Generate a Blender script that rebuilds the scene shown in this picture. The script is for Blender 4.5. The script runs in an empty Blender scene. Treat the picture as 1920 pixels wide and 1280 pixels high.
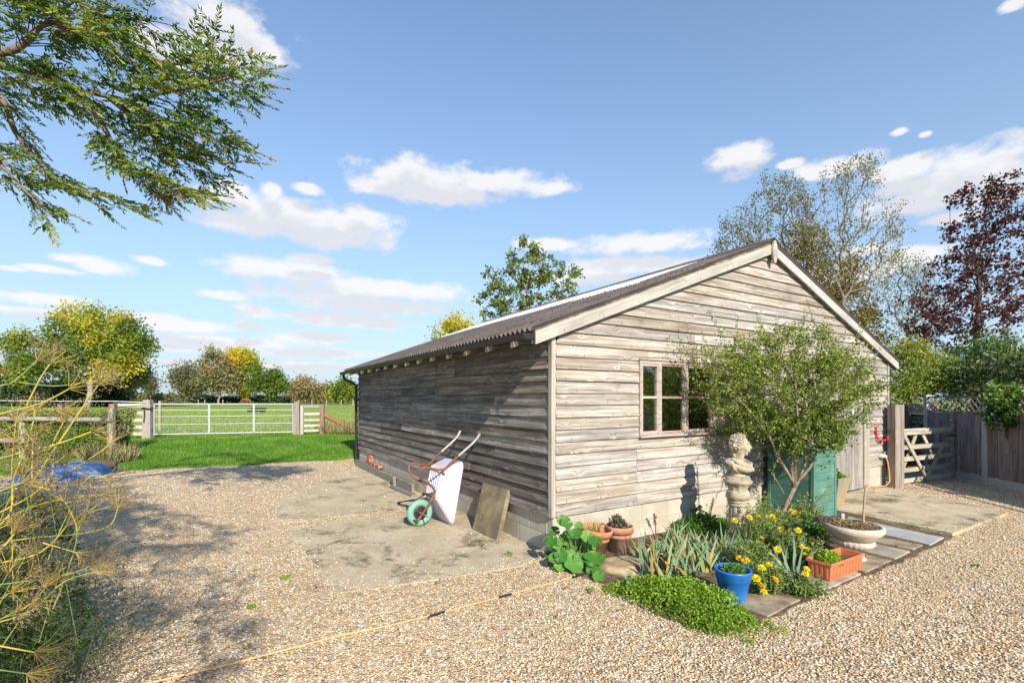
import bpy, bmesh, math, random
import numpy as np
from mathutils import Vector, Matrix
R = math.radians
SC = bpy.context.scene
COL = SC.collection
# ---------------------------------------------------------------- camera
F, V0, H = 905.0, 747.0, 1.65          # focal length in photo pixels, horizon row, eye height
cd = bpy.data.cameras.new('camera')
cd.sensor_width = 36.0
cd.lens = F / 1920 * 36.0
cd.shift_y = (V0 - 640) / 1920
cd.clip_start = 0.05
cd.clip_end = 3000
cam = bpy.data.objects.new('camera', cd)
cam.location = (0, 0, H)
cam.rotation_euler = (R(90), 0, 0)
COL.objects.link(cam)
SC.camera = cam
# ---------------------------------------------------------------- view
SC.view_settings.view_transform = 'Standard'
SC.view_settings.look = 'None'
SC.view_settings.gamma = 1
SC.view_settings.use_curve_mapping = False
SC.view_settings.exposure = 0.70
SC.cycles.max_bounces = 6
SC.cycles.transparent_max_bounces = 8
# ---------------------------------------------------------------- sun
TRAVEL = Vector((-.347, .960, -.588)).normalized()
ELEV = math.asin(-TRAVEL.z)
AZ = math.atan2(-TRAVEL.x, -TRAVEL.y)          # direction of the sun, clockwise from +y
sd = bpy.data.lights.new('sun', 'SUN')
sd.energy = 4.6
sd.angle = R(0.53)
sd.color = (1.0, .91, .785)
sun = bpy.data.objects.new('sun', sd)
sun.rotation_euler = TRAVEL.to_track_quat('-Z', 'Y').to_euler()
COL.objects.link(sun)
# ---------------------------------------------------------------- world: sky and clouds
world = bpy.data.worlds.new('World')
SC.world = world
world.use_nodes = True
wt = world.node_tree
for n in list(wt.nodes): wt.nodes.remove(n)
def wn(t, tree=wt, **kw):
    n = tree.nodes.new(t)
    for k, v in kw.items(): setattr(n, k, v)
    return n
def pix_dir(u, v):
    a = math.atan2(u - 960, F)
    return a, math.atan((V0 - v) / F * math.cos(a))
CLOUDS = [  # photo column, row, half width, half height
    (420, 72, 100, 40), (345, 92, 80, 30), (478, 86, 52, 18),
    (790, 335, 105, 24), (830, 362, 120, 17), (930, 345, 110, 17), (1035, 353, 42, 8), (715, 350, 60, 12),
    (560, 410, 140, 24), (640, 425, 110, 26), (470, 420, 90, 18), (430, 374, 70, 15), (620, 448, 90, 15), (690, 412, 55, 16),
    (437, 352, 30, 9), (511, 356, 18, 10), (571, 354, 30, 8),
    (535, 505, 112, 15), (585, 486, 40, 7), (590, 512, 60, 10),
    (190, 498, 52, 14), (122, 485, 26, 7), (95, 505, 60, 6), (285, 490, 32, 7), (20, 503, 26, 5),
    (421, 553, 44, 8), (700, 545, 180, 17), (620, 558, 120, 12), (700, 572, 150, 12), (640, 598, 130, 11), (700, 606, 90, 9),
    (590, 632, 95, 10), (475, 580, 42, 7), (60, 557, 75, 12), (50, 584, 60, 8), (330, 610, 120, 9), (280, 597, 60, 10), (465, 610, 26, 6), (400, 612, 30, 8),
    (420, 642, 150, 9), (330, 650, 110, 8), (600, 662, 120, 8), (500, 684, 180, 8),
    (1200, 458, 122, 15), (1020, 458, 62, 9), (1160, 498, 130, 13), (1090, 520, 110, 12), (1240, 500, 90, 12),
    (1392, 300, 48, 21), (1480, 308, 22, 6), (1560, 315, 75, 13), (1690, 318, 70, 16), (1790, 330, 150, 32), (1890, 318, 70, 24), (1750, 372, 120, 20), (1870, 360, 80, 20),
    (1720, 480, 60, 15), (1620, 470, 40, 10), (1905, 6, 28, 9), (1685, 247, 14, 5), (1735, 252, 12, 4), (1780, 410, 50, 10), (1560, 520, 160, 16),
]
rnd = random.Random(3)
cl = [(*pix_dir(u, v), ru / F * math.cos(pix_dir(u, v)[0]) ** 1.5, 1.22 * rv / F * math.cos(pix_dir(u, v)[0])) for u, v, ru, rv in CLOUDS]
for k in range(14):                              # the same fair-weather sky all round
    a = rnd.uniform(R(52), R(308)); e = rnd.choice((rnd.uniform(.05, .2), rnd.uniform(.12, .6)))
    w = rnd.uniform(.05, .16)
    cl.append(((a + math.pi) % (2 * math.pi) - math.pi, e, w, w * rnd.uniform(.14, .3)))
grp = bpy.data.node_groups.new('cloud_cover', 'ShaderNodeTree')
grp.interface.new_socket('vec', in_out='INPUT', socket_type='NodeSocketVector')
grp.interface.new_socket('dist', in_out='OUTPUT', socket_type='NodeSocketFloat')
gi, go = grp.nodes.new('NodeGroupInput'), grp.nodes.new('NodeGroupOutput')
prev = None
for a, e, ra, re in cl:
    ma = wn('ShaderNodeVectorMath', grp, operation='MULTIPLY_ADD')
    grp.links.new(gi.outputs[0], ma.inputs[0])
    ma.inputs[1].default_value = (1 / ra, 1 / re, 0)
    ma.inputs[2].default_value = (-a / ra, -e / re, 0)
    ln = wn('ShaderNodeVectorMath', grp, operation='LENGTH')
    grp.links.new(ma.outputs[0], ln.inputs[0])
    if prev is None:
        prev = ln.outputs['Value']
    else:
        mi = wn('ShaderNodeMath', grp, operation='SMOOTH_MIN')
        mi.inputs[2].default_value = .25
        grp.links.new(prev, mi.inputs[0]); grp.links.new(ln.outputs['Value'], mi.inputs[1])
        prev = mi.outputs[0]
grp.links.new(prev, go.inputs[0])
tc = wn('ShaderNodeTexCoord')
sep = wn('ShaderNodeSeparateXYZ'); wt.links.new(tc.outputs['Generated'], sep.inputs[0])
az = wn('ShaderNodeMath', operation='ARCTAN2'); wt.links.new(sep.outputs[0], az.inputs[0]); wt.links.new(sep.outputs[1], az.inputs[1])
el = wn('ShaderNodeMath', operation='ARCSINE'); wt.links.new(sep.outputs[2], el.inputs[0])
comb = wn('ShaderNodeCombineXYZ'); wt.links.new(az.outputs[0], comb.inputs[0]); wt.links.new(el.outputs[0], comb.inputs[1])
def cover(shift):
    sh = wn('ShaderNodeVectorMath', operation='ADD'); sh.inputs[1].default_value = (0, shift, 0)
    wt.links.new(comb.outputs[0], sh.inputs[0])
    st = wn('ShaderNodeVectorMath', operation='MULTIPLY'); st.inputs[1].default_value = (1, 1.7, 1)
    wt.links.new(sh.outputs[0], st.inputs[0])
    n1 = wn('ShaderNodeTexNoise'); n1.inputs['Scale'].default_value = 17; n1.inputs['Detail'].default_value = 7; n1.inputs['Roughness'].default_value = .58
    wt.links.new(st.outputs[0], n1.inputs['Vector'])
    g = wn('ShaderNodeGroup'); g.node_tree = grp
    wt.links.new(sh.outputs[0], g.inputs[0])
    ad = wn('ShaderNodeMath', operation='MULTIPLY_ADD'); ad.inputs[1].default_value = -2.3
    wt.links.new(n1.outputs['Fac'], ad.inputs[0]); wt.links.new(g.outputs[0], ad.inputs[2])   # dist - 2.3*noise
    mr = wn('ShaderNodeMapRange', interpolation_type='SMOOTHSTEP')
    mr.inputs['From Min'].default_value = .2; mr.inputs['From Max'].default_value = -.62
    wt.links.new(ad.outputs[0], mr.inputs[0])
    return mr.outputs[0]
c0, c1 = cover(0), cover(.03)
sky = wn('ShaderNodeTexSky', sky_type='NISHITA')
sky.sun_disc = False
sky.sun_elevation = ELEV
sky.sun_rotation = AZ
sky.air_density = 1.0
sky.air_density = 1.1
sky.dust_density = 0.0
sky.ozone_density = 3.5
ccol = wn('ShaderNodeMix', data_type='RGBA')
ccol.inputs[6].default_value = (5.5, 5.45, 5.45, 1); ccol.inputs[7].default_value = (4.5, 4.5, 4.7, 1)
wt.links.new(c1, ccol.inputs[0])
mx = wn('ShaderNodeMix', data_type='RGBA')
fac = wn('ShaderNodeMath', operation='MULTIPLY'); fac.inputs[1].default_value = .9
wt.links.new(c0, fac.inputs[0]); wt.links.new(fac.outputs[0], mx.inputs[0])
hz = wn('ShaderNodeMath', operation='MULTIPLY'); hz.inputs[1].default_value = -2.5
ab = wn('ShaderNodeMath', operation='MAXIMUM'); ab.inputs[1].default_value = 0.0
wt.links.new(el.outputs[0], ab.inputs[0]); wt.links.new(ab.outputs[0], hz.inputs[0])
ex = wn('ShaderNodeMath', operation='EXPONENT'); wt.links.new(hz.outputs[0], ex.inputs[0])
hf = wn('ShaderNodeMath', operation='MULTIPLY'); hf.inputs[1].default_value = .97; wt.links.new(ex.outputs[0], hf.inputs[0])
hm = wn('ShaderNodeMix', data_type='RGBA'); hm.inputs[7].default_value = (2.9, 3.65, 4.65, 1)      # pale haze low over the land
hsv = wn('ShaderNodeHueSaturation'); hsv.inputs['Saturation'].default_value = 1.06; hsv.inputs['Value'].default_value = 1.22
wt.links.new(sky.outputs[0], hsv.inputs['Color'])
wt.links.new(hf.outputs[0], hm.inputs[0]); wt.links.new(hsv.outputs[0], hm.inputs[6])
wt.links.new(hm.outputs[2], mx.inputs[6]); wt.links.new(ccol.outputs[2], mx.inputs[7])
bg = wn('ShaderNodeBackground'); bg.inputs[1].default_value = .11
wt.links.new(mx.outputs[2], bg.inputs[0])
world.cycles.sampling_method = 'MANUAL'; world.cycles.sample_map_resolution = 256
wo = wn('ShaderNodeOutputWorld'); wt.links.new(bg.outputs[0], wo.inputs[0])
# ================================================================ helpers
def at(u, v, Y):                       # point of the place seen at a photo pixel, at a given distance
    return Vector(((u - 960) / F * Y, Y, H + (V0 - v) / F * Y))
def gp(u, v, z=0.0):                   # the same, on level ground of height z
    return at(u, v, (H - z) * F / (v - V0))
def rise(x, y):                        # the drive is level; the meadow beyond lies a little higher
    t = min(1, max(0, (y - 11.2) / 5.0))
    s = min(1, max(0, (2 - x) / 6))
    return .30 * t * t * (3 - 2 * t) * s * s * (3 - 2 * s)
def fg(u, Y):                          # a point standing on the terrain
    x = (u - 960) / F * Y
    return Vector((x, Y, rise(x, Y)))
# ---- shed frame: x along the gable wall, y along the long wall
SH = Vector((.4265, 5.079, 0)); SANG = math.atan2(.520, .854)
SX = Vector((math.cos(SANG), math.sin(SANG), 0)); SY = Vector((-math.sin(SANG), math.cos(SANG), 0))
def sl(x, y, z=0.0): return SH + SX * x + SY * y + Vector((0, 0, z))
def hit(u, v, axis, val):              # where the sight line meets the shed-frame plane x=val or y=val -> shed-frame coords
    d = Vector(((u - 960) / F, 1, (V0 - v) / F)); o = Vector((0, 0, H))
    n = SX if axis == 'x' else SY
    t = (val + SH.dot(n) - o.dot(n)) / d.dot(n)
    p = o + d * t - SH
    return Vector((p.dot(SX), p.dot(SY), p.z))

def tag(o, label=None, cat=None, group=None, kind=None):
    if label: o['label'] = label
    if cat: o['category'] = cat
    if group: o['group'] = group
    if kind: o['kind'] = kind
    return o
def thing(name, label, cat, loc=(0, 0, 0), rz=0.0, group=None):
    o = bpy.data.objects.new(name, None)
    o.empty_display_size = .1
    o.location = loc; o.rotation_euler = (0, 0, rz)
    COL.objects.link(o)
    return tag(o, label, cat, group)
def link(name, me, parent=None, loc=None, rot=None, mats=None):
    o = bpy.data.objects.new(name, me); COL.objects.link(o)
    if parent is not None: o.parent = parent
    if loc is not None: o.location = loc
    if rot is not None: o.rotation_euler = rot
    for m in (mats or []):
        if m.name not in me.materials: me.materials.append(m)
    return o
def copy_tree(o, parent=None):
    c = o.copy(); COL.objects.link(c)
    if parent is not None: c.parent = parent
    for ch in list(o.children): copy_tree(ch, c)
    return c

class MB:                                # mesh builder
    def __init__(s): s.v = []; s.f = []; s.m = []; s.t = []; s.sm = []
    def add(s, vs, fs, m=0, t=.5, smooth=False):
        b = len(s.v); s.v.extend([tuple(p) for p in vs])
        for f in fs:
            s.f.append(tuple(i + b for i in f)); s.m.append(m); s.t.append(t); s.sm.append(smooth)
        return s
    def box(s, x0, x1, y0, y1, z0, z1, m=0, t=.5, M=None):
        vs = [Vector((x, y, z)) for z in (z0, z1) for x, y in ((x0, y0), (x1, y0), (x1, y1), (x0, y1))]
        if M is not None: vs = [M @ p for p in vs]
        return s.add(vs, [(0, 3, 2, 1), (4, 5, 6, 7), (0, 1, 5, 4), (1, 2, 6, 5), (2, 3, 7, 6), (3, 0, 4, 7)], m, t)
    def prism(s, poly, ext, m=0, t=.5):
        """poly: 3D loop, ext: extrusion vector"""
        n = len(poly); e = Vector(ext)
        a = [Vector(p) for p in poly]; b = [p + e for p in a]
        return s.add(a + b, [tuple(range(n))[::-1], tuple(range(n, 2 * n))] + [(i, (i + 1) % n, n + (i + 1) % n, n + i) for i in range(n)], m, t)
    def tube(s, pts, r, n=8, m=0, t=.5, caps=True, smooth=True):
        pts = [Vector(p) for p in pts]
        rs = r if hasattr(r, '__len__') else [r] * len(pts)
        vs = []; prevx = None
        for i, p in enumerate(pts):
            d = (pts[min(i + 1, len(pts) - 1)] - pts[max(i - 1, 0)])
            d = d.normalized() if d.length > 1e-9 else Vector((0, 0, 1))
            if prevx is None:
                up = Vector((0, 0, 1)) if abs(d.z) < .9 else Vector((1, 0, 0))
                X = up.cross(d).normalized()
            else:
                X = (prevx - d * prevx.dot(d)).normalized()
            prevx = X; Yv = d.cross(X)
            for k in range(n):
                a = 2 * math.pi * k / n
                vs.append(p + (X * math.cos(a) + Yv * math.sin(a)) * rs[i])
        fs = []
        for i in range(len(pts) - 1):
            for k in range(n):
                fs.append((i * n + k, i * n + (k + 1) % n, (i + 1) * n + (k + 1) % n, (i + 1) * n + k))
        s.add(vs, fs, m, t, smooth)
        if caps:
            s.add([vs[k] for k in range(n)], [tuple(range(n))[::-1]], m, t)
            s.add([vs[-n + k] for k in range(n)], [tuple(range(n))], m, t)
        return s
    def lathe(s, prof, n=24, c=(0, 0, 0), m=0, t=.5, flute=None, smooth=True):
        c = Vector(c); vs = []
        for r, z in prof:
            for k in range(n):
                a = 2 * math.pi * k / n
                rr = r * (flute(a, z) if flute else 1)
                vs.append(c + Vector((rr * math.cos(a), rr * math.sin(a), z)))
        fs = [(i * n + k, i * n + (k + 1) % n, (i + 1) * n + (k + 1) % n, (i + 1) * n + k) for i in range(len(prof) - 1) for k in range(n)]
        return s.add(vs, fs, m, t, smooth)
    def ball(s, c, rx, ry=None, rz=None, n=12, m=0, t=.5):
        ry = ry or rx; rz = rz or rx; c = Vector(c); vs = []; h = n // 2
        for i in range(h + 1):
            th = math.pi * i / h
            for k in range(n):
                a = 2 * math.pi * k / n
                vs.append(c + Vector((rx * math.sin(th) * math.cos(a), ry * math.sin(th) * math.sin(a), rz * math.cos(th))))
        fs = [(i * n + k, (i + 1) * n + k, (i + 1) * n + (k + 1) % n, i * n + (k + 1) % n) for i in range(h) for k in range(n)]
        return s.add(vs, fs, m, t, True)
    def mesh(s, name, mats):
        me = bpy.data.meshes.new(name)
        me.from_pydata(s.v, [], s.f)
        for mt in (mats if isinstance(mats, (list, tuple)) else [mats]): me.materials.append(mt)
        me.polygons.foreach_set('material_index', s.m)
        me.polygons.foreach_set('use_smooth', s.sm)
        a = me.attributes.new('tint', 'FLOAT', 'FACE'); a.data.foreach_set('value', s.t)
        me.update()
        return me
    def build(s, name, mats, parent=None, loc=None, rot=None, bevel=0.0, merge=False):
        me = s.mesh(name, mats)
        if merge:
            bm = bmesh.new(); bm.from_mesh(me); bmesh.ops.remove_doubles(bm, verts=bm.verts, dist=1e-4); bm.to_mesh(me); bm.free()
        o = link(name, me, parent, loc, rot)
        if bevel:
            b = o.modifiers.new('bevel', 'BEVEL'); b.width = bevel; b.segments = 2; b.limit_method = 'ANGLE'
        return o

def np_mesh(name, V, Fc, mat, tint=None, smooth=False):
    """V (n,3), Fc (m,k) constant face size"""
    me = bpy.data.meshes.new(name)
    V = np.ascontiguousarray(V, dtype=np.float32); Fc = np.ascontiguousarray(Fc, dtype=np.int32)
    m, k = Fc.shape
    me.vertices.add(len(V)); me.vertices.foreach_set('co', V.ravel())
    me.loops.add(m * k); me.loops.foreach_set('vertex_index', Fc.ravel())
    me.polygons.add(m)
    me.polygons.foreach_set('loop_start', np.arange(0, m * k, k, dtype=np.int32))
    if smooth: me.polygons.foreach_set('use_smooth', np.ones(m, dtype=bool))
    for mt in (mat if isinstance(mat, (list, tuple)) else [mat]): me.materials.append(mt)
    if tint is not None:
        a = me.attributes.new('tint', 'FLOAT', 'FACE')
        a.data.foreach_set('value', np.ascontiguousarray(tint, dtype=np.float32))
    me.update(calc_edges=True)
    me.validate()
    return me
def unit(a): return a / (np.linalg.norm(a, axis=-1, keepdims=True) + 1e-9)
def rand_unit(rng, n): return unit(rng.normal(size=(n, 3)))
def leaf_arrays(rng, P, D, L, W, fold=.2, N=None):
    n = len(P); D = unit(D)
    A = rand_unit(rng, n) if N is None else N
    S = unit(np.cross(D, A)); U = np.cross(S, D)
    L = np.broadcast_to(np.asarray(L, float), (n,))[:, None]; W = np.broadcast_to(np.asarray(W, float), (n,))[:, None]
    mid = P + D * L * .48
    V = np.stack([P, mid + S * W * .5 + U * W * fold, P + D * L - U * L * .08, mid - S * W * .5 + U * W * fold], 1).reshape(-1, 3)
    b = np.arange(n)[:, None] * 4
    Fc = np.concatenate([b + np.array([[0, 1, 2]]), b + np.array([[0, 2, 3]])], 1).reshape(-1, 3)
    return V, Fc
def leaf_mesh(name, rng, P, D, L, W, tint, mat, fold=.2, N=None):
    V, Fc = leaf_arrays(rng, P, D, L, W, fold, N)
    return np_mesh(name, V, Fc, mat, np.repeat(tint, 2))
def frustums(edges, n=5):
    """edges: list of (p0, p1, r0, r1) -> V, quads"""
    P0 = np.array([e[0] for e in edges], float); P1 = np.array([e[1] for e in edges], float)
    r0 = np.array([e[2] for e in edges])[:, None, None]; r1 = np.array([e[3] for e in edges])[:, None, None]
    D = unit(P1 - P0)
    up = np.where(np.abs(D[:, 2:3]) < .9, np.array([[0, 0, 1.]]), np.array([[1., 0, 0]]))
    X = unit(np.cross(up, D)); Yv = np.cross(D, X)
    a = np.arange(n) * 2 * math.pi / n
    ring = X[:, None, :] * np.cos(a)[None, :, None] + Yv[:, None, :] * np.sin(a)[None, :, None]
    V = np.concatenate([P0[:, None, :] + ring * r0, P1[:, None, :] + ring * r1], 1).reshape(-1, 3)
    k = np.arange(n); k2 = (k + 1) % n
    q = np.stack([k, k2, n + k2, n + k], 1)
    Fc = (np.arange(len(edges))[:, None, None] * 2 * n + q[None]).reshape(-1, 4)
    return V, Fc
def grow(rng, trunk, attract, bend=.12, tip_r=.006, expo=.45, alpha=.35, steps=3, sag=0.0):
    """branching skeleton from trunk nodes to attractor points -> edges with radii"""
    nodes = [np.array(p, float) for p in trunk]; par = [-1] + list(range(len(trunk) - 1))
    plen = [0.0]
    for i in range(1, len(nodes)): plen.append(plen[-1] + np.linalg.norm(nodes[i] - nodes[i - 1]) * .5)
    root_ok = max(1, len(trunk) // 3)
    top = nodes[-1]
    order = np.argsort(np.linalg.norm(attract - top, axis=1))
    ends = []
    for i in order:
        a = attract[i]; Pn = np.array(nodes)
        d = np.linalg.norm(Pn - a, axis=1) + alpha * np.array(plen)
        d[:root_ok] += 1e3
        d += np.maximum(0, Pn[:, 2] - a[2]) * .6        # branches climb
        j = int(np.argmin(d)); p = nodes[j]; L = np.linalg.norm(a - p)
        k = max(1, min(steps, int(L / .05)))
        off = rng.normal(size=3) * bend * L; off[2] += abs(rng.normal()) * bend * L - sag * L
        last = j
        for q in range(1, k + 1):
            t = q / k
            x = p + (a - p) * t + off * math.sin(math.pi * t) * (1 if q < k else 0)
            nodes.append(x); par.append(last); plen.append(plen[last] + np.linalg.norm(x - nodes[last])); last = len(nodes) - 1
        ends.append(last)
    cnt = np.zeros(len(nodes))
    for e in ends: cnt[e] += 1
    for i in range(len(nodes) - 1, 0, -1):
        if par[i] >= 0: cnt[par[i]] += cnt[i]
    rad = tip_r * np.maximum(cnt, .6) ** expo
    edges = [(nodes[par[i]], nodes[i], rad[par[i]] if par[i] in (i - 1,) or True else rad[i], rad[i]) for i in range(1, len(nodes))]
    edges = [(a, b, min(r0, r1 * 1.5), r1) for a, b, r0, r1 in edges]
    dirs = np.array([unit(nodes[e] - nodes[par[e]]) for e in ends]); pts = np.array([nodes[e] for e in ends])
    return edges, pts, dirs
def blob_points(rng, blobs, n, shell=.0):
    """blobs: list of (centre, (rx,ry,rz), weight)"""
    w = np.array([b[2] for b in blobs], float); w /= w.sum()
    k = rng.choice(len(blobs), n, p=w)
    d = rand_unit(rng, n); r = (shell + (1 - shell) * rng.random(n)) ** (1 / 2.2)
    C = np.array([list(b[0]) for b in blobs])[k]; S = np.array([b[1] for b in blobs])[k]
    return C + d * r[:, None] * S, k

# ================================================================ materials
def new_mat(name):
    m = bpy.data.materials.new(name); m.use_nodes = True
    nt = m.node_tree
    return m, nt, nt.nodes['Principled BSDF'], nt.nodes['Material Output']
def nd(nt, t, ins=None, **kw):
    n = nt.nodes.new(t)
    for k, v in kw.items(): setattr(n, k, v)
    for k, v in (ins or {}).items():
        if hasattr(v, 'is_output') or isinstance(v, bpy.types.NodeSocket): nt.links.new(v, n.inputs[k])
        else: n.inputs[k].default_value = v
    return n
def ramp(nt, fac, stops, interp='LINEAR'):
    r = nt.nodes.new('ShaderNodeValToRGB'); r.color_ramp.interpolation = interp
    e = r.color_ramp.elements
    while len(e) < len(stops): e.new(.5)
    for i, (p, c) in enumerate(stops):
        e[i].position = p; e[i].color = (*c, 1) if len(c) == 3 else c
    nt.links.new(fac, r.inputs[0])
    return r.outputs[0]
def mixc(nt, fac, a, b, mode='MIX'):
    n = nt.nodes.new('ShaderNodeMix'); n.data_type = 'RGBA'; n.blend_type = mode
    for sock, v in ((n.inputs[0], fac), (n.inputs[6], a), (n.inputs[7], b)):
        if isinstance(v, bpy.types.NodeSocket): nt.links.new(v, sock)
        elif isinstance(v, (int, float)): sock.default_value = v
        else: sock.default_value = (*v, 1)
    return n.outputs[2]
def coords(nt, kind='Object', scale=(1, 1, 1), rnd=0.0):
    tc = nt.nodes.new('ShaderNodeTexCoord'); out = tc.outputs[kind]
    if rnd:
        oi = nt.nodes.new('ShaderNodeObjectInfo')
        mu = nd(nt, 'ShaderNodeMath', {0: oi.outputs['Random'], 1: rnd}, operation='MULTIPLY')
        cb = nd(nt, 'ShaderNodeCombineXYZ', {0: mu.outputs[0], 1: mu.outputs[0], 2: mu.outputs[0]})
        out = nd(nt, 'ShaderNodeVectorMath', {0: out, 1: cb.outputs[0]}, operation='ADD').outputs[0]
    return nd(nt, 'ShaderNodeVectorMath', {0: out, 1: scale}, operation='MULTIPLY').outputs[0]
def noise(nt, vec, scale, detail=4, rough=.55, dist=0.0):
    return nd(nt, 'ShaderNodeTexNoise', {'Vector': vec, 'Scale': scale, 'Detail': detail, 'Roughness': rough, 'Distortion': dist}).outputs['Fac']
def bump(nt, height, strength, dist, bsdf):
    b = nd(nt, 'ShaderNodeBump', {'Height': height, 'Strength': strength, 'Distance': dist})
    nt.links.new(b.outputs[0], bsdf.inputs['Normal'])
    return b
def mathn(nt, op, a, b=0.0, c=0.0):
    n = nt.nodes.new('ShaderNodeMath'); n.operation = op
    for i, v in enumerate((a, b, c)):
        if isinstance(v, bpy.types.NodeSocket): nt.links.new(v, n.inputs[i])
        else: n.inputs[i].default_value = v
    return n.outputs[0]

def simple(name, col, rough=.6, var=.18, scale=8, bumps=.15, bdist=.004, metal=0.0, spec=.4, col2=None, mixscale=3.0, kind='Object', rnd=7.0, coat=0.0):
    m, nt, b, _ = new_mat(name)
    v = coords(nt, kind, rnd=rnd)
    n1 = noise(nt, v, scale, 6, .6)
    lo = tuple(c * (1 - var) for c in col); hi = tuple(min(1, c * (1 + var)) for c in col)
    c = ramp(nt, n1, [(.3, lo), (.7, hi)])
    if col2 is not None:
        n2 = noise(nt, v, mixscale, 5, .65)
        f = ramp(nt, n2, [(.45, (0, 0, 0)), (.62, (1, 1, 1))])
        c = mixc(nt, f, c, col2)
    nt.links.new(c, b.inputs['Base Color'])
    b.inputs['Roughness'].default_value = rough; b.inputs['Metallic'].default_value = metal
    b.inputs['Specular IOR Level'].default_value = spec
    b.inputs['Coat Weight'].default_value = coat
    if bumps: bump(nt, noise(nt, v, scale * 6, 4, .6), bumps, bdist, b)
    return m

def wood(name, cols, grain=34.0, knots=True, stain=None, rough=.8, rnd_amt=.25, green=None, axis='x', dirt=.0):
    """weathered board: local x runs along the grain"""
    m, nt, b, _ = new_mat(name)
    sc = {'x': (1, 1, 1), 'z': (1, 1, 1)}[axis]
    base = coords(nt, 'Object', sc, rnd=53.0)
    if axis == 'z':
        s = nd(nt, 'ShaderNodeSeparateXYZ', {0: base})
        base = nd(nt, 'ShaderNodeCombineXYZ', {0: s.outputs[2], 1: s.outputs[1], 2: s.outputs[0]}).outputs[0]
    # knots bend the grain
    kv = nd(nt, 'ShaderNodeVectorMath', {0: base, 1: (4.2, 2.0, 8.0)}, operation='MULTIPLY').outputs[0]
    vor = nd(nt, 'ShaderNodeTexVoronoi', {'Vector': kv, 'Scale': 1.0, 'Randomness': 1.0}, feature='F1')
    kd = vor.outputs['Distance']
    bendk = mathn(nt, 'MULTIPLY', ramp(nt, kd, [(.0, (1, 1, 1)), (.45, (0, 0, 0))], 'EASE'), .04)
    sep = nd(nt, 'ShaderNodeSeparateXYZ', {0: base})
    z2 = mathn(nt, 'ADD', sep.outputs[2], bendk)
    gv = nd(nt, 'ShaderNodeCombineXYZ', {0: mathn(nt, 'MULTIPLY', sep.outputs[0], .9), 1: mathn(nt, 'MULTIPLY', sep.outputs[1], 8), 2: mathn(nt, 'MULTIPLY', z2, grain)}).outputs[0]
    g1 = noise(nt, gv, 1.0, 6, .62, .35)
    gv2 = nd(nt, 'ShaderNodeVectorMath', {0: gv, 1: (2.0, 1, 3.6)}, operation='MULTIPLY').outputs[0]
    g2 = noise(nt, gv2, 1.0, 4, .6)
    g = mathn(nt, 'ADD', mathn(nt, 'MULTIPLY', g1, .68), mathn(nt, 'MULTIPLY', g2, .32))
    c = ramp(nt, g, [(.28, cols[0]), (.44, cols[1]), (.56, cols[2]), (.72, cols[3])])
    if knots:
        k1 = ramp(nt, kd, [(.0, (1, 1, 1)), (.05, (1, 1, 1)), (.09, (0, 0, 0))])
        halo = ramp(nt, kd, [(.07, (0, 0, 0)), (.1, (.42, .42, .42)), (.24, (0, 0, 0))])
        kr = nd(nt, 'ShaderNodeSeparateColor', {0: vor.outputs['Color']}).outputs[0]
        on = mathn(nt, 'GREATER_THAN', kr, .70)
        c = mixc(nt, mathn(nt, 'MULTIPLY', halo, on), c, tuple(min(1, x * 1.35) for x in cols[3]))
        c = mixc(nt, mathn(nt, 'MULTIPLY', k1, mathn(nt, 'MULTIPLY', on, .8)), c, tuple(x * .55 for x in cols[1]))
    if knots:                                            # nail heads every stud
        nx = mathn(nt, 'SUBTRACT', mathn(nt, 'MULTIPLY', mathn(nt, 'FRACT', mathn(nt, 'MULTIPLY', sep.outputs[0], 1 / .585)), .585), .05)
        tcn = nt.nodes.new('ShaderNodeTexCoord'); sz = nd(nt, 'ShaderNodeSeparateXYZ', {0: tcn.outputs['Object']})
        nz = mathn(nt, 'SUBTRACT', sz.outputs[2], .034)
        dn = mathn(nt, 'SQRT', mathn(nt, 'ADD', mathn(nt, 'MULTIPLY', nx, nx), mathn(nt, 'MULTIPLY', nz, nz)))
        c = mixc(nt, ramp(nt, dn, [(.0, (.85,) * 3), (.0045, (.85,) * 3), (.0065, (0, 0, 0))]), c, (.05, .035, .025))
        run = mathn(nt, 'MULTIPLY', ramp(nt, mathn(nt, 'ABSOLUTE', nx), [(.0, (.4,) * 3), (.012, (0, 0, 0))]), mathn(nt, 'LESS_THAN', nz, 0.0))
        c = mixc(nt, run, c, (.13, .085, .05))
    if stain:
        nv = nd(nt, 'ShaderNodeVectorMath', {0: base, 1: (1.1, 1, 5)}, operation='MULTIPLY').outputs[0]
        sf = ramp(nt, noise(nt, nv, 1.0, 3, .6), [(.56, (0, 0, 0)), (.74, (.75, .75, .75))])
        c = mixc(nt, sf, c, stain)
    if dirt:
        nv = nd(nt, 'ShaderNodeVectorMath', {0: base, 1: (.9, 1, 2.5)}, operation='MULTIPLY').outputs[0]
        sf = ramp(nt, noise(nt, nv, 2.1, 5, .7), [(.42, (0, 0, 0)), (.68, (dirt, dirt, dirt))])
        c = mixc(nt, sf, c, tuple(x * .5 for x in cols[0]))
    if green:
        sf = ramp(nt, noise(nt, base, 3.1, 5, .65), [(.5, (0, 0, 0)), (.7, (.6, .6, .6))])
        c = mixc(nt, sf, c, green)
    oi = nt.nodes.new('ShaderNodeObjectInfo')
    br = mathn(nt, 'MULTIPLY_ADD', oi.outputs['Random'], rnd_amt * 2, 1 - rnd_amt)
    wn2 = nd(nt, 'ShaderNodeTexWhiteNoise', {'W': oi.outputs['Random']}, noise_dimensions='1D')
    hs = nd(nt, 'ShaderNodeHueSaturation', {'Hue': .5, 'Saturation': mathn(nt, 'MULTIPLY_ADD', wn2.outputs['Value'], .55, .55), 'Value': br, 'Color': c})
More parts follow.
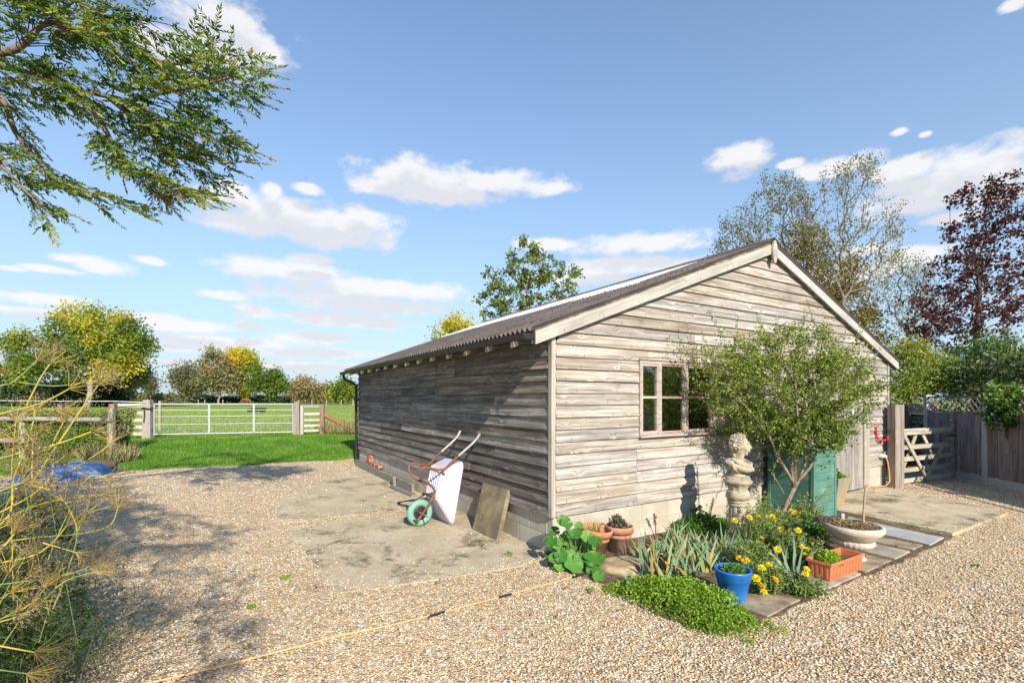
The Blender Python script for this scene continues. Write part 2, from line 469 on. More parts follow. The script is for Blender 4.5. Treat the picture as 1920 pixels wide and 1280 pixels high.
    nt.links.new(hs.outputs[0], b.inputs['Base Color'])
    b.inputs['Roughness'].default_value = rough; b.inputs['Specular IOR Level'].default_value = .25
    bump(nt, g, .35, .004, b)
    return m

def leafy(name, stops, trans=.32, rough=.5, spec=.35):
    m, nt, b, out = new_mat(name)
    a = nt.nodes.new('ShaderNodeAttribute'); a.attribute_name = 'tint'
    c = ramp(nt, a.outputs['Fac'], stops)
    nt.links.new(c, b.inputs['Base Color'])
    b.inputs['Roughness'].default_value = rough; b.inputs['Specular IOR Level'].default_value = spec
    tr = nd(nt, 'ShaderNodeBsdfTranslucent', {'Color': mixc(nt, 1.0, c, (1.25, 1.2, .6), 'MULTIPLY')})
    mx = nd(nt, 'ShaderNodeMixShader', {0: trans, 1: b.outputs[0], 2: tr.outputs[0]})
    nt.links.new(mx.outputs[0], out.inputs[0])
    return m
from mathutils import noise as mn
# ================================================================ shared materials
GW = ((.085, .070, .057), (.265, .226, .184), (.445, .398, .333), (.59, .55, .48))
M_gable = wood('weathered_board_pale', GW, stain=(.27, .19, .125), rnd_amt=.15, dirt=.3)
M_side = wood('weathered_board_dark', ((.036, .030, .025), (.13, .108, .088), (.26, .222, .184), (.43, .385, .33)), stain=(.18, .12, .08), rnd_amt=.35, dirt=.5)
M_barge = wood('pale_bargeboard', ((.24, .215, .175), (.37, .345, .29), (.47, .445, .385), (.54, .515, .46)), rnd_amt=.05, dirt=.3)
M_tail = wood('fresh_rafter_end', ((.45, .36, .22), (.6, .5, .33), (.68, .58, .4), (.74, .65, .48)), rnd_amt=.2, knots=False)
M_frame = wood('window_frame_wood', ((.17, .115, .08), (.31, .23, .175), (.42, .335, .265), (.51, .43, .35)), rnd_amt=.12, stain=(.32, .15, .08), knots=False)
M_door = wood('grey_door_plank', ((.13, .11, .09), (.28, .25, .215), (.40, .37, .33), (.52, .49, .45)), rnd_amt=.22, axis='z', dirt=.5)
M_post = wood('oak_gate_post', ((.10, .075, .055), (.22, .165, .12), (.33, .26, .19), (.42, .35, .27)), rnd_amt=.12, axis='z', stain=(.30, .15, .07))
M_palepost = wood('pale_gate_post', ((.14, .105, .08), (.26, .205, .16), (.34, .275, .22), (.41, .35, .285)), rnd_amt=.12, axis='z')
M_redpost = wood('red_brown_post', ((.10, .04, .022), (.20, .075, .04), (.27, .115, .062), (.34, .17, .10)), rnd_amt=.12, axis='z')
M_redlog = wood('red_brown_log', ((.10, .04, .022), (.22, .085, .045), (.30, .13, .07), (.36, .18, .11)), rnd_amt=.12)
M_slat = wood('bleached_slat', ((.27, .25, .19), (.41, .39, .31), (.50, .48, .395), (.56, .54, .465)), rnd_amt=.12)
M_greyrail = wood('grey_rail', ((.14, .12, .095), (.27, .24, .19), (.37, .335, .28), (.46, .42, .36)), rnd_amt=.1)
M_greypost = wood('grey_post', ((.17, .15, .12), (.32, .29, .24), (.42, .385, .33), (.50, .46, .4)), rnd_amt=.1, axis='z')
M_fence = wood('fence_board', ((.10, .075, .07), (.20, .155, .145), (.29, .235, .22), (.36, .30, .28)), rnd_amt=.22, axis='z', dirt=.5)
M_trellis = wood('trellis_lath', ((.12, .09, .075), (.22, .17, .15), (.3, .245, .215), (.36, .3, .26)), rnd_amt=.15, knots=False)
M_gatewood = wood('five_bar_gate_wood', ((.14, .11, .07), (.30, .26, .18), (.44, .40, .30), (.54, .50, .40)), rnd_amt=.15, green=(.22, .22, .10))
M_plank = wood('old_ground_plank', ((.08, .07, .058), (.18, .16, .13), (.27, .24, .2), (.36, .33, .28)), rnd_amt=.15)
M_block = simple('concrete_block', (.46, .43, .36), .9, .10, 5, .35, .004, spec=.2, col2=(.40, .36, .28), mixscale=2.2)
M_mortar = simple('yellow_mortar', (.44, .36, .22), .95, .12, 12, .3, spec=.15)
M_brick = simple('red_brick', (.30, .115, .065), .9, .2, 14, .4, spec=.2, col2=(.36, .22, .15))
M_black = simple('black_plastic', (.018, .019, .02), .38, .1, 3, .05, spec=.5)
M_rubber = simple('black_rubber', (.02, .02, .02), .7, .1, 5, .1)
M_zinc = simple('galvanised_steel', (.40, .43, .43), .45, .08, 6, .05, metal=.35)
M_rust = simple('rusty_steel_tube', (.16, .075, .045), .75, .3, 18, .2, metal=.2, col2=(.25, .12, .07))
M_greytube = simple('worn_grey_tube', (.36, .33, .31), .5, .2, 20, .1, metal=.4)
M_conc = None
def concrete_mat():
    m, nt, b, _ = new_mat('old_concrete')
    v = coords(nt, 'Object')
    c = ramp(nt, noise(nt, v, 2.3, 8, .65), [(.3, (.37, .305, .20)), (.5, (.48, .405, .275)), (.7, (.56, .485, .35))])
    d = ramp(nt, noise(nt, v, 1.25, 7, .7, .4), [(.52, (0, 0, 0)), (.61, (.9, .9, .9))])
    d = mathn(nt, 'MULTIPLY', d, ramp(nt, noise(nt, v, 9, 6, .75), [(.38, (.25,) * 3), (.55, (1, 1, 1))]))
    c = mixc(nt, d, c, (.10, .083, .055))
    f = ramp(nt, noise(nt, v, 26, 6, .7), [(.56, (0, 0, 0)), (.72, (.6, .6, .6))])
    c = mixc(nt, f, c, (.19, .16, .12))
    vo = nd(nt, 'ShaderNodeTexVoronoi', {'Vector': v, 'Scale': 55.0})
    c = mixc(nt, .16, c, vo.outputs['Color'], 'OVERLAY')
    nt.links.new(c, b.inputs['Base Color']); b.inputs['Roughness'].default_value = .92; b.inputs['Specular IOR Level'].default_value = .2
    h = mathn(nt, 'ADD', noise(nt, v, 30, 6, .7), mathn(nt, 'MULTIPLY', noise(nt, v, 4, 5, .6), 1.5))
    bump(nt, h, .5, .01, b)
    return m
M_conc = concrete_mat()
M_grave_kerb = simple('stone_paving', (.40, .36, .29), .9, .15, 5, .4, .006, spec=.2, col2=(.26, .23, .17), mixscale=4)
M_slate = simple('grey_paving', (.34, .345, .335), .85, .1, 5, .3, .005, spec=.25, col2=(.42, .42, .40))
M_brownslab = simple('brown_paving', (.36, .29, .205), .9, .15, 6, .4, .006, spec=.2, col2=(.2, .155, .105), mixscale=4)

STONE = [(0, (.60, .45, .27)), (.18, (.47, .28, .12)), (.28, (.72, .59, .41)), (.46, (.38, .295, .20)), (.55, (.56, .36, .17)), (.66, (.80, .72, .59)), (.83, (.19, .155, .12)), (.89, (.42, .41, .39)), (.95, (.30, .165, .08))]
def gravel_mat():
    m, nt, b, _ = new_mat('pea_gravel')
    v = coords(nt, 'Object')
    vo = nd(nt, 'ShaderNodeTexVoronoi', {'Vector': v, 'Scale': 62.0, 'Randomness': 1.0})
    vo2 = nd(nt, 'ShaderNodeTexVoronoi', {'Vector': v, 'Scale': 24.0, 'Randomness': 1.0})
    r = nd(nt, 'ShaderNodeSeparateColor', {0: vo.outputs['Color']}).outputs[0]
    r2 = nd(nt, 'ShaderNodeSeparateColor', {0: vo2.outputs['Color']}).outputs[1]
    c = ramp(nt, r, STONE, 'CONSTANT')
    c2 = ramp(nt, r2, [(0, (.47, .345, .19)), (.4, (.62, .50, .33)), (.7, (.30, .225, .15)), (.9, (.72, .62, .47))], 'CONSTANT')
    c = mixc(nt, .45, c, c2)
    big = noise(nt, v, .9, 5, .6)
    c = mixc(nt, ramp(nt, big, [(.45, (0, 0, 0)), (.68, (.45, .45, .45))]), c, (.41, .315, .19))
    nt.links.new(c, b.inputs['Base Color']); b.inputs['Roughness'].default_value = .8; b.inputs['Specular IOR Level'].default_value = .25
    h = mathn(nt, 'SUBTRACT', 1.0, mathn(nt, 'ADD', vo.outputs['Distance'], mathn(nt, 'MULTIPLY', vo2.outputs['Distance'], .8)))
    bump(nt, h, 1.0, .012, b)
    return m
M_gravel = gravel_mat()
def stone_mat():
    m, nt, b, _ = new_mat('gravel_stone')
    a = nt.nodes.new('ShaderNodeAttribute'); a.attribute_name = 'tint'
    c = ramp(nt, a.outputs['Fac'], STONE, 'CONSTANT')
    c = mixc(nt, .25, c, nd(nt, 'ShaderNodeTexNoise', {'Vector': coords(nt, 'Object'), 'Scale': 160.0}).outputs['Color'], 'OVERLAY')
    nt.links.new(c, b.inputs['Base Color']); b.inputs['Roughness'].default_value = .7; b.inputs['Specular IOR Level'].default_value = .3
    return m
M_stone = stone_mat()
def turf_mat(name, lo, mid, hi, dry, drymix=.5, sc=1.0):
    m, nt, b, _ = new_mat(name)
    v = coords(nt, 'Object', (1, 1, 1))
    n1 = noise(nt, v, .55 * sc, 6, .62); n2 = noise(nt, v, 9 * sc, 5, .7)
    c = ramp(nt, mathn(nt, 'ADD', mathn(nt, 'MULTIPLY', n1, .45), mathn(nt, 'MULTIPLY', n2, .55)), [(.3, lo), (.5, mid), (.7, hi)])
    st = nd(nt, 'ShaderNodeVectorMath', {0: v, 1: (.25, 1, 1)}, operation='MULTIPLY').outputs[0]
    d = ramp(nt, noise(nt, st, .16 * sc, 6, .6), [(.46, (0, 0, 0)), (.68, (drymix,) * 3)])
    c = mixc(nt, d, c, dry)
    nt.links.new(c, b.inputs['Base Color']); b.inputs['Roughness'].default_value = .85; b.inputs['Specular IOR Level'].default_value = .15
    bump(nt, noise(nt, v, 30, 5, .7), .9, .03, b)
    return m
M_lawn = turf_mat('lawn_turf', (.03, .10, .008), (.06, .17, .014), (.10, .23, .03), (.10, .19, .03), .4)
M_field = turf_mat('meadow_turf', (.15, .23, .035), (.21, .30, .055), (.27, .34, .08), (.33, .32, .12), .6)
M_soil = simple('bed_soil', (.13, .095, .062), .95, .35, 14, .8, .012, spec=.1, col2=(.20, .15, .10), mixscale=7)

# ================================================================ the ground
def sheet(name, x0, x1, nx, y0, y1, ny, hf, mat, ragged=None):
    xs = np.linspace(x0, x1, nx + 1); V = []
    for i in range(nx + 1):
        a, b = y0(xs[i]) if callable(y0) else y0, y1(xs[i]) if callable(y1) else y1
        for j in range(ny + 1):
            y = a + (b - a) * j / ny
            V.append((xs[i], y, hf(xs[i], y)))
    k = ny + 1
    Fc = [(i * k + j, (i + 1) * k + j, (i + 1) * k + j + 1, i * k + j + 1) for i in range(nx) for j in range(ny)]
    return tag(link(name, np_mesh(name, np.array(V), np.array(Fc), mat, smooth=True)), kind='structure')
# one big sheet of meadow to the horizon, finer near the drive
def meadow():
    ys = list(np.linspace(-40, 8, 6)) + list(np.linspace(9, 20, 40)) + [24, 30, 40, 60, 90, 140, 220, 400, 900, 1800]
    xs = [-1500, -600, -250, -120, -60, -35] + list(np.linspace(-24, 16, 50)) + [24, 40, 80, 200, 600, 1500]
    V = [(x, y, rise(x, y) - .008) for x in xs for y in ys]
    k = len(ys)
    Fc = [(i * k + j, (i + 1) * k + j, (i + 1) * k + j + 1, i * k + j + 1) for i in range(len(xs) - 1) for j in range(k - 1)]
    return tag(link('meadow', np_mesh('meadow', np.array(V), np.array(Fc), M_field, smooth=True)), kind='structure')
meadow()
nr = random.Random(5)
jag = [nr.uniform(-.07, .07) for _ in range(400)]
def drive_edge(x):
    b = 11.06 + (x + 8.9) * .349 if x < 3 else 15.2
    return b + jag[int((x + 15) * 9) % 400] + .06 * math.sin(x * 3.1)
sheet('lawn', -16, -2.6, 90, lambda x: drive_edge(x) - .25, lambda x: 17.6 + (x + 10) * .33, 24, lambda x, y: rise(x, y) + .002, M_lawn)
sheet('gravel_drive', -14, 14, 260, -9.0, drive_edge, 60, lambda x, y: rise(x, y) + .010, M_gravel)

# loose stones lying on the drive where they can be told apart
def gravel_stones():
    rng = np.random.default_rng(11)
    n = 145000
    Y = 2.3 + (8.2 - 2.3) * rng.random(n) ** 1.15
    far = rng.random(n) < .2
    Y = np.where(far, rng.uniform(7.0, 13.5, n), Y)
    X = (rng.random(n) * 2 - 1) * (Y * 1.09 + .25)
    # keep them off the shed, the slabs and the bed
    dx, dy = X - SH.x, Y - SH.y
    lx, ly = dx * SX.x + dy * SX.y, dx * SY.x + dy * SY.y
    keep = ~((lx > -.02) & (ly > -.03))
    keep &= ~inside(X, Y, BED)
    lo_edge = 11.06 + (X + 8.9) * .349
    keep &= Y < np.where(X < 3, lo_edge - .2, 15)
    on_slab = inside(X, Y, SLAB_NEAR) | inside(X, Y, SLAB_FAR) | inside(X, Y, SLAB_RIGHT)
    ed = np.minimum(np.minimum(edge_dist(X, Y, SLAB_NEAR), edge_dist(X, Y, SLAB_FAR)), edge_dist(X, Y, SLAB_RIGHT) * 2.5)
    wob = np.array([mn.noise(Vector((x * 2.2, y * 2.2, 0))) for x, y in zip(X, Y)])
    spill = np.exp(-ed / (.10 + .12 * np.maximum(0, wob + .25))) * .75
    keep &= ~on_slab | (rng.random(n) < np.where(inside(X, Y, SLAB_FAR), .07 + .25 * np.maximum(0, wob), .025) + spill * ((lx < -.35) | (lx > 0)))
    X, Y, on_slab, far = X[keep], Y[keep], on_slab[keep], far[keep]; n = len(X)
    r = .0040 + .0060 * rng.random(n) ** 1.8
    r *= np.where(rng.random(n) < .04, 1.5, 1) * np.where(far & (Y > 8), 1.7, 1)
    base = np.array([[1, 0, 0], [.25, .95, .1], [-.85, .5, 0], [-.75, -.6, .1], [.35, -.95, 0], [.1, .1, .8], [-.05, 0, -.8]])
    fc = np.array([[0, 1, 5], [1, 2, 5], [2, 3, 5], [3, 4, 5], [4, 0, 5], [1, 0, 6], [2, 1, 6], [3, 2, 6], [4, 3, 6], [0, 4, 6]])
    base = base[None] * (1 + .35 * (rng.random((n, 7, 1)) - .5))
    S = np.stack([r * rng.uniform(.8, 1.5, n), r * rng.uniform(.7, 1.1, n), r * rng.uniform(.5, .9, n)], 1)[:, None, :]
    P = base * S
    a = rng.random(n) * 6.283; t = rng.normal(size=n) * .35
    ca, sa, ct, st = np.cos(a)[:, None], np.sin(a)[:, None], np.cos(t)[:, None], np.sin(t)[:, None]
    y1 = P[..., 1] * ct - P[..., 2] * st; z1 = P[..., 1] * st + P[..., 2] * ct
    V = np.stack([P[..., 0] * ca - y1 * sa + X[:, None], P[..., 0] * sa + y1 * ca + Y[:, None], z1 + (np.array([rise(x, y) for x, y in zip(X, Y)]) + .010 + .002 + r * .45 + .006 * on_slab + .030 * inside(X, Y, SLAB_RIGHT))[:, None]], -1).reshape(-1, 3)
    Fc = (np.arange(n)[:, None, None] * 7 + fc[None]).reshape(-1, 3)
    tag(link('gravel_stones', np_mesh('gravel_stones', V, Fc, M_stone, np.repeat(np.clip(rng.random(n) * .94 + .10 * np.array([mn.noise(Vector((x * .7, y * .7, 9))) for x, y in zip(X, Y)]), 0, 1), 10), smooth=True)), kind='stuff')
def edge_dist(X, Y, poly):
    d = np.full(len(X), 1e9)
    for i in range(len(poly)):
        a, b = poly[i], poly[(i + 1) % len(poly)]; vx, vy = b[0] - a[0], b[1] - a[1]
        t = np.clip(((X - a[0]) * vx + (Y - a[1]) * vy) / (vx * vx + vy * vy + 1e-9), 0, 1)
        d = np.minimum(d, np.hypot(X - a[0] - t * vx, Y - a[1] - t * vy))
    return d
def inside(X, Y, poly):
    r = np.zeros(len(X), bool); n = len(poly)
    for i in range(n):
        x0, y0 = poly[i][:2]; x1, y1 = poly[(i + 1) % n][:2]
        if y0 == y1: continue
        c = ((y0 > Y) != (y1 > Y)) & (X < (x1 - x0) * (Y - y0) / (y1 - y0) + x0)
        r ^= c
    return r
SLAB_NEAR = [gp(537, 990), gp(632, 1114), gp(800, 1092), gp(976, 1064), sl(-.035, .08), sl(-.03, 2.75)]
SLAB_FAR = [gp(512, 938), gp(529, 983), sl(-.03, 2.85), sl(-.03, 7.2), sl(-.75, 7.0), gp(600, 905)]
SLAB_RIGHT = [gp(1563, 960), gp(1787, 1006), gp(1890, 966), gp(1668, 918), sl(7.4, -.03), sl(4.6, -.03)]
BED = [sl(-.03, -.03), gp(1030, 1062), gp(1120, 1092), gp(1190, 1122), gp(1225, 1152), gp(1325, 1190), gp(1385, 1180), gp(1440, 1165), gp(1530, 1120), gp(1622, 1082), gp(1690, 1056), gp(1745, 1030), gp(1790, 1008), gp(1563, 960), sl(4.6, -.03)]
def ragged_poly(rng, poly, step=.12, amp=.02):
    out = []
    for i, p in enumerate(poly):
        q = poly[(i + 1) % len(poly)]; L = (q - p).length; k = max(1, int(L / step))
        for j in range(k):
            x = p.lerp(q, j / k)
            out.append(Vector((x.x + rng.uniform(-amp, amp), x.y + rng.uniform(-amp, amp), 0)))
    return out
def slab(name, poly, z0, z1, mat, parent=None, seed=1, amp=.014, kind=None, bevel=.006):
    rng = random.Random(seed)
    loop = ragged_poly(rng, [Vector((p.x, p.y, 0)) for p in poly], .14, amp)
    n = len(loop); mb = MB()
    a = sum(((loop[i].x * loop[(i + 1) % n].y - loop[(i + 1) % n].x * loop[i].y) for i in range(n)))
    if a < 0: loop = loop[::-1]
    mb.prism([p + Vector((0, 0, z0)) for p in loop], (0, 0, z1 - z0))
    o = mb.build(name, mat, parent, bevel=bevel)
    if kind: tag(o, kind=kind)
    return o
pv = tag(bpy.data.objects.new('pavement', None), kind='structure'); COL.objects.link(pv)
slab('concrete_slab', SLAB_NEAR, -.05, .0155, M_conc, pv, 1, .02)
slab('concrete_slab', SLAB_FAR, -.05, .0145, M_conc, pv, 2, .025)
slab('concrete_slab', SLAB_RIGHT, -.05, .046, M_conc, pv, 3, .008)
# row of stepping stones in front of the right-hand slab and along the front of the bed
for k, (poly, m) in enumerate([
        ([gp(1590, 972), gp(1665, 990), gp(1769, 1012), gp(1744, 1026), gp(1650, 1004), gp(1580, 985)], M_slate),
        ([gp(1600, 1000), gp(1650, 1010), gp(1730, 1026), gp(1712, 1034), gp(1640, 1019), gp(1595, 1008)], M_brownslab),
        ([gp(1590, 1015), gp(1640, 1023), gp(1706, 1038), gp(1678, 1052), gp(1612, 1036), gp(1580, 1025)], M_grave_kerb),
        ([gp(1560, 1030), gp(1607, 1039), gp(1671, 1055), gp(1622, 1078), gp(1560, 1058)], M_brownslab),
        ([gp(1500, 1068), gp(1553, 1062), gp(1616, 1081), gp(1531, 1118), gp(1470, 1090)], M_grave_kerb),
        ([gp(1395, 1120), gp(1440, 1118), gp(1500, 1130), gp(1440, 1162), gp(1385, 1140)], M_brownslab)]):
    slab('paving_stone', poly, -.05, .034 - .003 * (k % 2), m, pv, 20 + k, .006)
slab('flower_bed', BED, -.05, .020, M_soil, None, 9, .02, 'structure', 0)
gravel_stones()
# ================================================================ the shed
shed = thing('timber_shed', 'long weathered timber clad shed with corrugated roof on a block plinth', 'shed', SH, SANG)
L, W = 8.12, 7.77
rng = random.Random(21)
EXP, BH = .130, .155
def board(name, xb0, xb1, xt0, xt1, origin, rot, mat, h=BH, th=.037):
    """clapboard: thick lower edge stands proud, thin upper edge runs up behind the next board"""
    mb = MB(); k = max(1, int((xb1 - xb0) / .6)); vs = []
    ph = rng.uniform(0, 6); am = rng.uniform(0, .0025)
    for i in range(k + 1):
        t = i / k; xb = xb0 + (xb1 - xb0) * t - xb0; xt = xt0 + (xt1 - xt0) * t - xb0
        w = am * math.sin(ph + (xb0 + xb) * 2.1)
        vs += [(xb, -th + w * 2, w), (xt, -.010 + w, h), (xt, -.003, h), (xb, -.012, w)]
    fs = []
    for i in range(k):
        a, b = i * 4, i * 4 + 4
        fs += [(a, b, b + 1, a + 1), (a + 1, b + 1, b + 2, a + 2), (a + 2, b + 2, b + 3, a + 3), (a + 3, b + 3, b, a)]
    fs += [(0, 1, 2, 3), (4 * k + 3, 4 * k + 2, 4 * k + 1, 4 * k)]
    mb.add(vs, fs)
    return mb.build(name, mat, shed, origin, rot)
def rows(side):
    pass
WX0, WX1, WZ0, WZ1 = 1.26, 2.60, 1.19, 2.10
DX0, DX1, DZ1 = 4.75, 7.0, 2.10
def rake(z): return max(0.0, (z - 2.35) / .375)
for k in range(26):
    z = .41 + EXP * k; zt = z + BH
    spans = [(rake(z), W - rake(z), rake(zt), W - rake(zt))]
    if spans[0][1] - spans[0][0] < .12: break
    if zt > 2.35 + .375 * W / 2: zt = 2.35 + .375 * W / 2 - .01
    cuts = []
    if WZ0 - .01 <= z < WZ1 - .01: cuts.append((WX0 - .02, WX1 + .02))
    if z < DZ1 - .01: cuts.append((DX0, DX1))
    if k < 6: js = [1.205] if k % 2 == 0 or k == 3 else [rng.uniform(2.9, 3.6)]
    elif k < 13: js = [rng.uniform(3.2, 4.2)]
    else: js = [rng.uniform(2.2, 3.2)] if k % 2 else [rng.uniform(4.3, 5.6)]
    pieces = []; b0, b1, t0, t1 = spans[0]
    edges = [(b0, t0)] + [(j, j) for j in sorted(js) if b0 + .4 < j < b1 - .4] + [(b1, t1)]
    for i in range(len(edges) - 1):
        pieces.append((edges[i][0], edges[i + 1][0], edges[i][1], edges[i + 1][1]))
    for c0_, c1_ in cuts:
        new = []
        for p in pieces:
            if p[1] <= c0_ or p[0] >= c1_: new.append(p); continue
            if p[0] < c0_: new.append((p[0], c0_, p[2], c0_))
            if p[1] > c1_: new.append((c1_, p[1], c1_, p[3]))
        pieces = new
    for p in pieces:
        if p[1] - p[0] < .03: continue
        x0, x1 = p[0] + .0015, p[1] - .0015
        if x0 < .02: x0 = .024
        if x1 > W - .02: x1 = W - .024
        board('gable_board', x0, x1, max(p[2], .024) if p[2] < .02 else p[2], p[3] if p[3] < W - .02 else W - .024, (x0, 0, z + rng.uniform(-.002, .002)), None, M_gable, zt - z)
for k in range(15):
    z = .41 + EXP * k
    js = sorted(rng.sample([1.2, 1.9, 2.4, 3.1, 3.7, 4.3, 4.8, 5.5, 6.2, 6.9], 2))
    e = [.024] + js + [L]
    for i in range(3):
        a, b_ = e[i] + .0015, e[i + 1] - .0015
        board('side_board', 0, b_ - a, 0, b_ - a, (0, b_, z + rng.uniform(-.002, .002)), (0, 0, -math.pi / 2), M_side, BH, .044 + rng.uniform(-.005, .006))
# inner frame behind the boards keeps the inside dark
mb = MB()
mb.box(.012, WX0 - .05, .012, .10, 0, 2.33); mb.box(WX0 - .05, WX1 + .05, .012, .10, 0, WZ0 - .01); mb.box(WX0 - .05, WX1 + .05, .012, .10, WZ1 + .01, 2.33); mb.box(WX1 + .05, W, .012, .10, 0, 2.33)
mb.add([(.02, .012, 2.33), (W - .02, .012, 2.33), (W / 2, .012, 2.33 + .37 * W / 2), (.02, .1, 2.33), (W - .02, .1, 2.33), (W / 2, .1, 2.33 + .37 * W / 2)], [(0, 1, 2), (5, 4, 3), (0, 2, 5, 3), (1, 4, 5, 2)])
mb.box(.012, .10, .10, L, 0, 2.30); mb.box(W - .1, W, .1, L, 0, 2.30); mb.box(.1, W - .1, L - .1, L, 0, 2.33)
mb.add([(.02, L - .1, 2.33), (W - .02, L - .1, 2.33), (W / 2, L - .1, 2.33 + .37 * W / 2), (.02, L, 2.33), (W - .02, L, 2.33), (W / 2, L, 2.33 + .37 * W / 2)], [(0, 1, 2), (5, 4, 3), (0, 2, 5, 3), (1, 4, 5, 2)])
mb.box(.1, W - .1, .1, L - .1, .0, .06)
mb.build('inner_wall', simple('dark_sheathing', (.05, .042, .035), .9), shed)
# corner posts
for x in (0, W):
    m2 = MB(); s = 1 if x == 0 else -1
    m2.box(min(x - .042 * s, x + .012 * s), max(x - .042 * s, x + .012 * s), -.042, -.001, .405, 2.34)
    m2.box(min(x - .042 * s, x - .001 * s), max(x - .042 * s, x - .001 * s), -.001, .020, .405, 2.32)
    m2.build('corner_post', M_greypost, shed, bevel=.003)
# plinth blocks, two courses
meshes = {}
def block(x0, ln, z0, z1, origin, rot):
    key = (round(ln, 3), round(z1 - z0, 3))
    if key not in meshes:
        meshes[key] = MB().box(0, ln, 0, .1, 0, z1 - z0).mesh('block', M_block)
    o = link('block', meshes[key], shed, origin, rot)
    b = o.modifiers.new('bevel', 'BEVEL'); b.width = .003; b.segments = 1
for c, (z0, z1) in enumerate(((-.03, .192), (.200, .440))):
    for side in (0, 1):
        tot = W if side == 0 else L
        x = .0
        first = .22 if c == 0 else .435
        while x < tot - .06:
            ln = min(first, tot - x); first = .44
            a, b_ = x, x + ln - .008
            x += ln
            if side == 0:
                if b_ > DX0 and a < DX1:
                    if a < DX0 - .05: b_ = DX0
                    elif b_ > DX1 + .05: a = DX1
                    else: continue
                block(a, round(b_ - a, 3), z0, z1, (a, -.004 - .0015 * rng.random(), z0), None)
            else:
                if a < .05: a = .1
                block(a, round(b_ - a, 3), z0, z1, (-.004 - .0015 * rng.random(), b_, z0), (0, 0, -math.pi / 2))
for q in ((.002, DX0, .001, .011), (DX1, W, .001, .011), (.001, .011, .011, L)): MB().box(*q, -.02, .44).build('mortar_joint', M_mortar, shed)
# ---- window
def wx(u): return hit(u, 745, 'y', -.03).x
win = thing('window', None, None); win.parent = shed
fr = MB()
fr.box(WX0 - .018, WX0 + .014, -.045, .05, WZ0 + .03, WZ1 - .03); fr.box(WX1 - .014, WX1 + .018, -.045, .05, WZ0 + .03, WZ1 - .03)
fr.box(WX0 - .018, WX1 + .018, -.045, .05, WZ1 - .03, WZ1 + .004)
c1x, c2x = wx(1237), wx(1285)
fr.box(c1x - .025, c1x + .025, -.042, .05, WZ0 + .03, WZ1 - .03); fr.box(c2x - .028, c2x + .028, -.042, .05, WZ0 + .03, WZ1 - .03)
fr.build('frame', M_frame, win, bevel=.003)
MB().box(WX0 - .03, WX1 + .03, -.075, .05, WZ0 - .004, WZ0 + .03).build('sill', M_frame, win, bevel=.004)
MB().box(WX0 - .03, WX1 + .03, -.062, -.01, WZ1 + .006, WZ1 + .026).build('drip_board', M_frame, win, bevel=.003)
def glass_mat():
    m, nt, b, out = new_mat('window_glass')
    v = coords(nt, 'Object', rnd=9)
    gl = nd(nt, 'ShaderNodeBsdfGlossy', {'Color': (.9, .95, .95, 1), 'Roughness': .015})
    bp = nd(nt, 'ShaderNodeBump', {'Height': noise(nt, v, 3.0, 2, .5), 'Strength': .05, 'Distance': .02}); nt.links.new(bp.outputs[0], gl.inputs['Normal'])
    tr = nd(nt, 'ShaderNodeBsdfTransparent', {'Color': (.42, .47, .48, 1)})
    fz = nd(nt, 'ShaderNodeLayerWeight', {'Blend': .35}).outputs['Fresnel']
    f = mathn(nt, 'MINIMUM', mathn(nt, 'MULTIPLY_ADD', fz, 1.2, .30), .8)
    mx = nd(nt, 'ShaderNodeMixShader', {0: f, 1: tr.outputs[0], 2: gl.outputs[0]})
    nt.links.new(mx.outputs[0], out.inputs[0])
    return m
M_glass = glass_mat()
zt_, zm, zb_ = WZ1 - .03, (WZ0 + WZ1) / 2 + .02, WZ0 + .03
for xa, xb, cas in ((WX0 + .016, c1x - .027, True), (c1x + .027, c2x - .030, False), (c2x + .030, WX1 - .016, True)):
    s = .022 if cas else .012
    y0 = -.038 if cas else -.03
    m2 = MB()
    m2.box(xa, xa + s, y0, .02, zb_ + .002, zt_ - .002); m2.box(xb - s, xb, y0, .02, zb_ + .002, zt_ - .002)
    m2.box(xa + s, xb - s, y0, .02, zb_ + .002, zb_ + s + .018); m2.box(xa + s, xb - s, y0, .02, zt_ - s - .01, zt_ - .002)
    m2.box(xa + s, xb - s, y0 + .004, .015, zm - .014, zm + .014)
    ca = m2.build('casement', M_frame, win, bevel=.002)
    for z0, z1 in ((zb_ + s + .018, zm - .014), (zm + .014, zt_ - s - .01)):
        MB().box(xa + s, xb - s, -.012, -.008, z0, z1).build('pane', M_glass, ca)
# things dimly seen inside: a bench top and a pale stick
m2 = MB(); m2.box(1.3, 3.4, .35, .9, 1.10, 1.14); m2.build('workbench_top', simple('bench_top', (.25, .24, .22), .7), shed)
# ---- plank door
dr = thing('door', None, None); dr.parent = shed
x = DX0 + .12; k = 0
while x < 6.80:
    w = min(.118, 6.80 - x)
    if w > .03:
        MB().box(x + .002, x + w - .002, -.022 - .001 * rng.random(), .0, .06, 2.06).build('plank', M_door if k != 16 else M_barge, dr, bevel=.002)
    x += w; k += 1
m2 = MB(); m2.box(DX0, DX0 + .115, -.05, .02, -.02, 2.10); m2.build('door_post', M_greypost, dr, bevel=.004)
m2 = MB(); m2.box(6.803, 6.998, -.05, .02, -.02, 2.10); m2.build('door_post', M_greypost, dr, bevel=.004)
m2 = MB(); m2.box(DX0 + .117, 6.80, -.05, .02, 2.062, 2.10); m2.build('door_head', M_post, dr, bevel=.004)
m2 = MB(); m2.box(5.72, 5.80, -.05, -.024, 1.18, 1.24); m2.tube([(5.76, -.05, 1.2), (5.76, -.075, 1.17), (5.76, -.075, 1.10), (5.76, -.05, 1.08)], .007); m2.build('latch', M_black, dr)
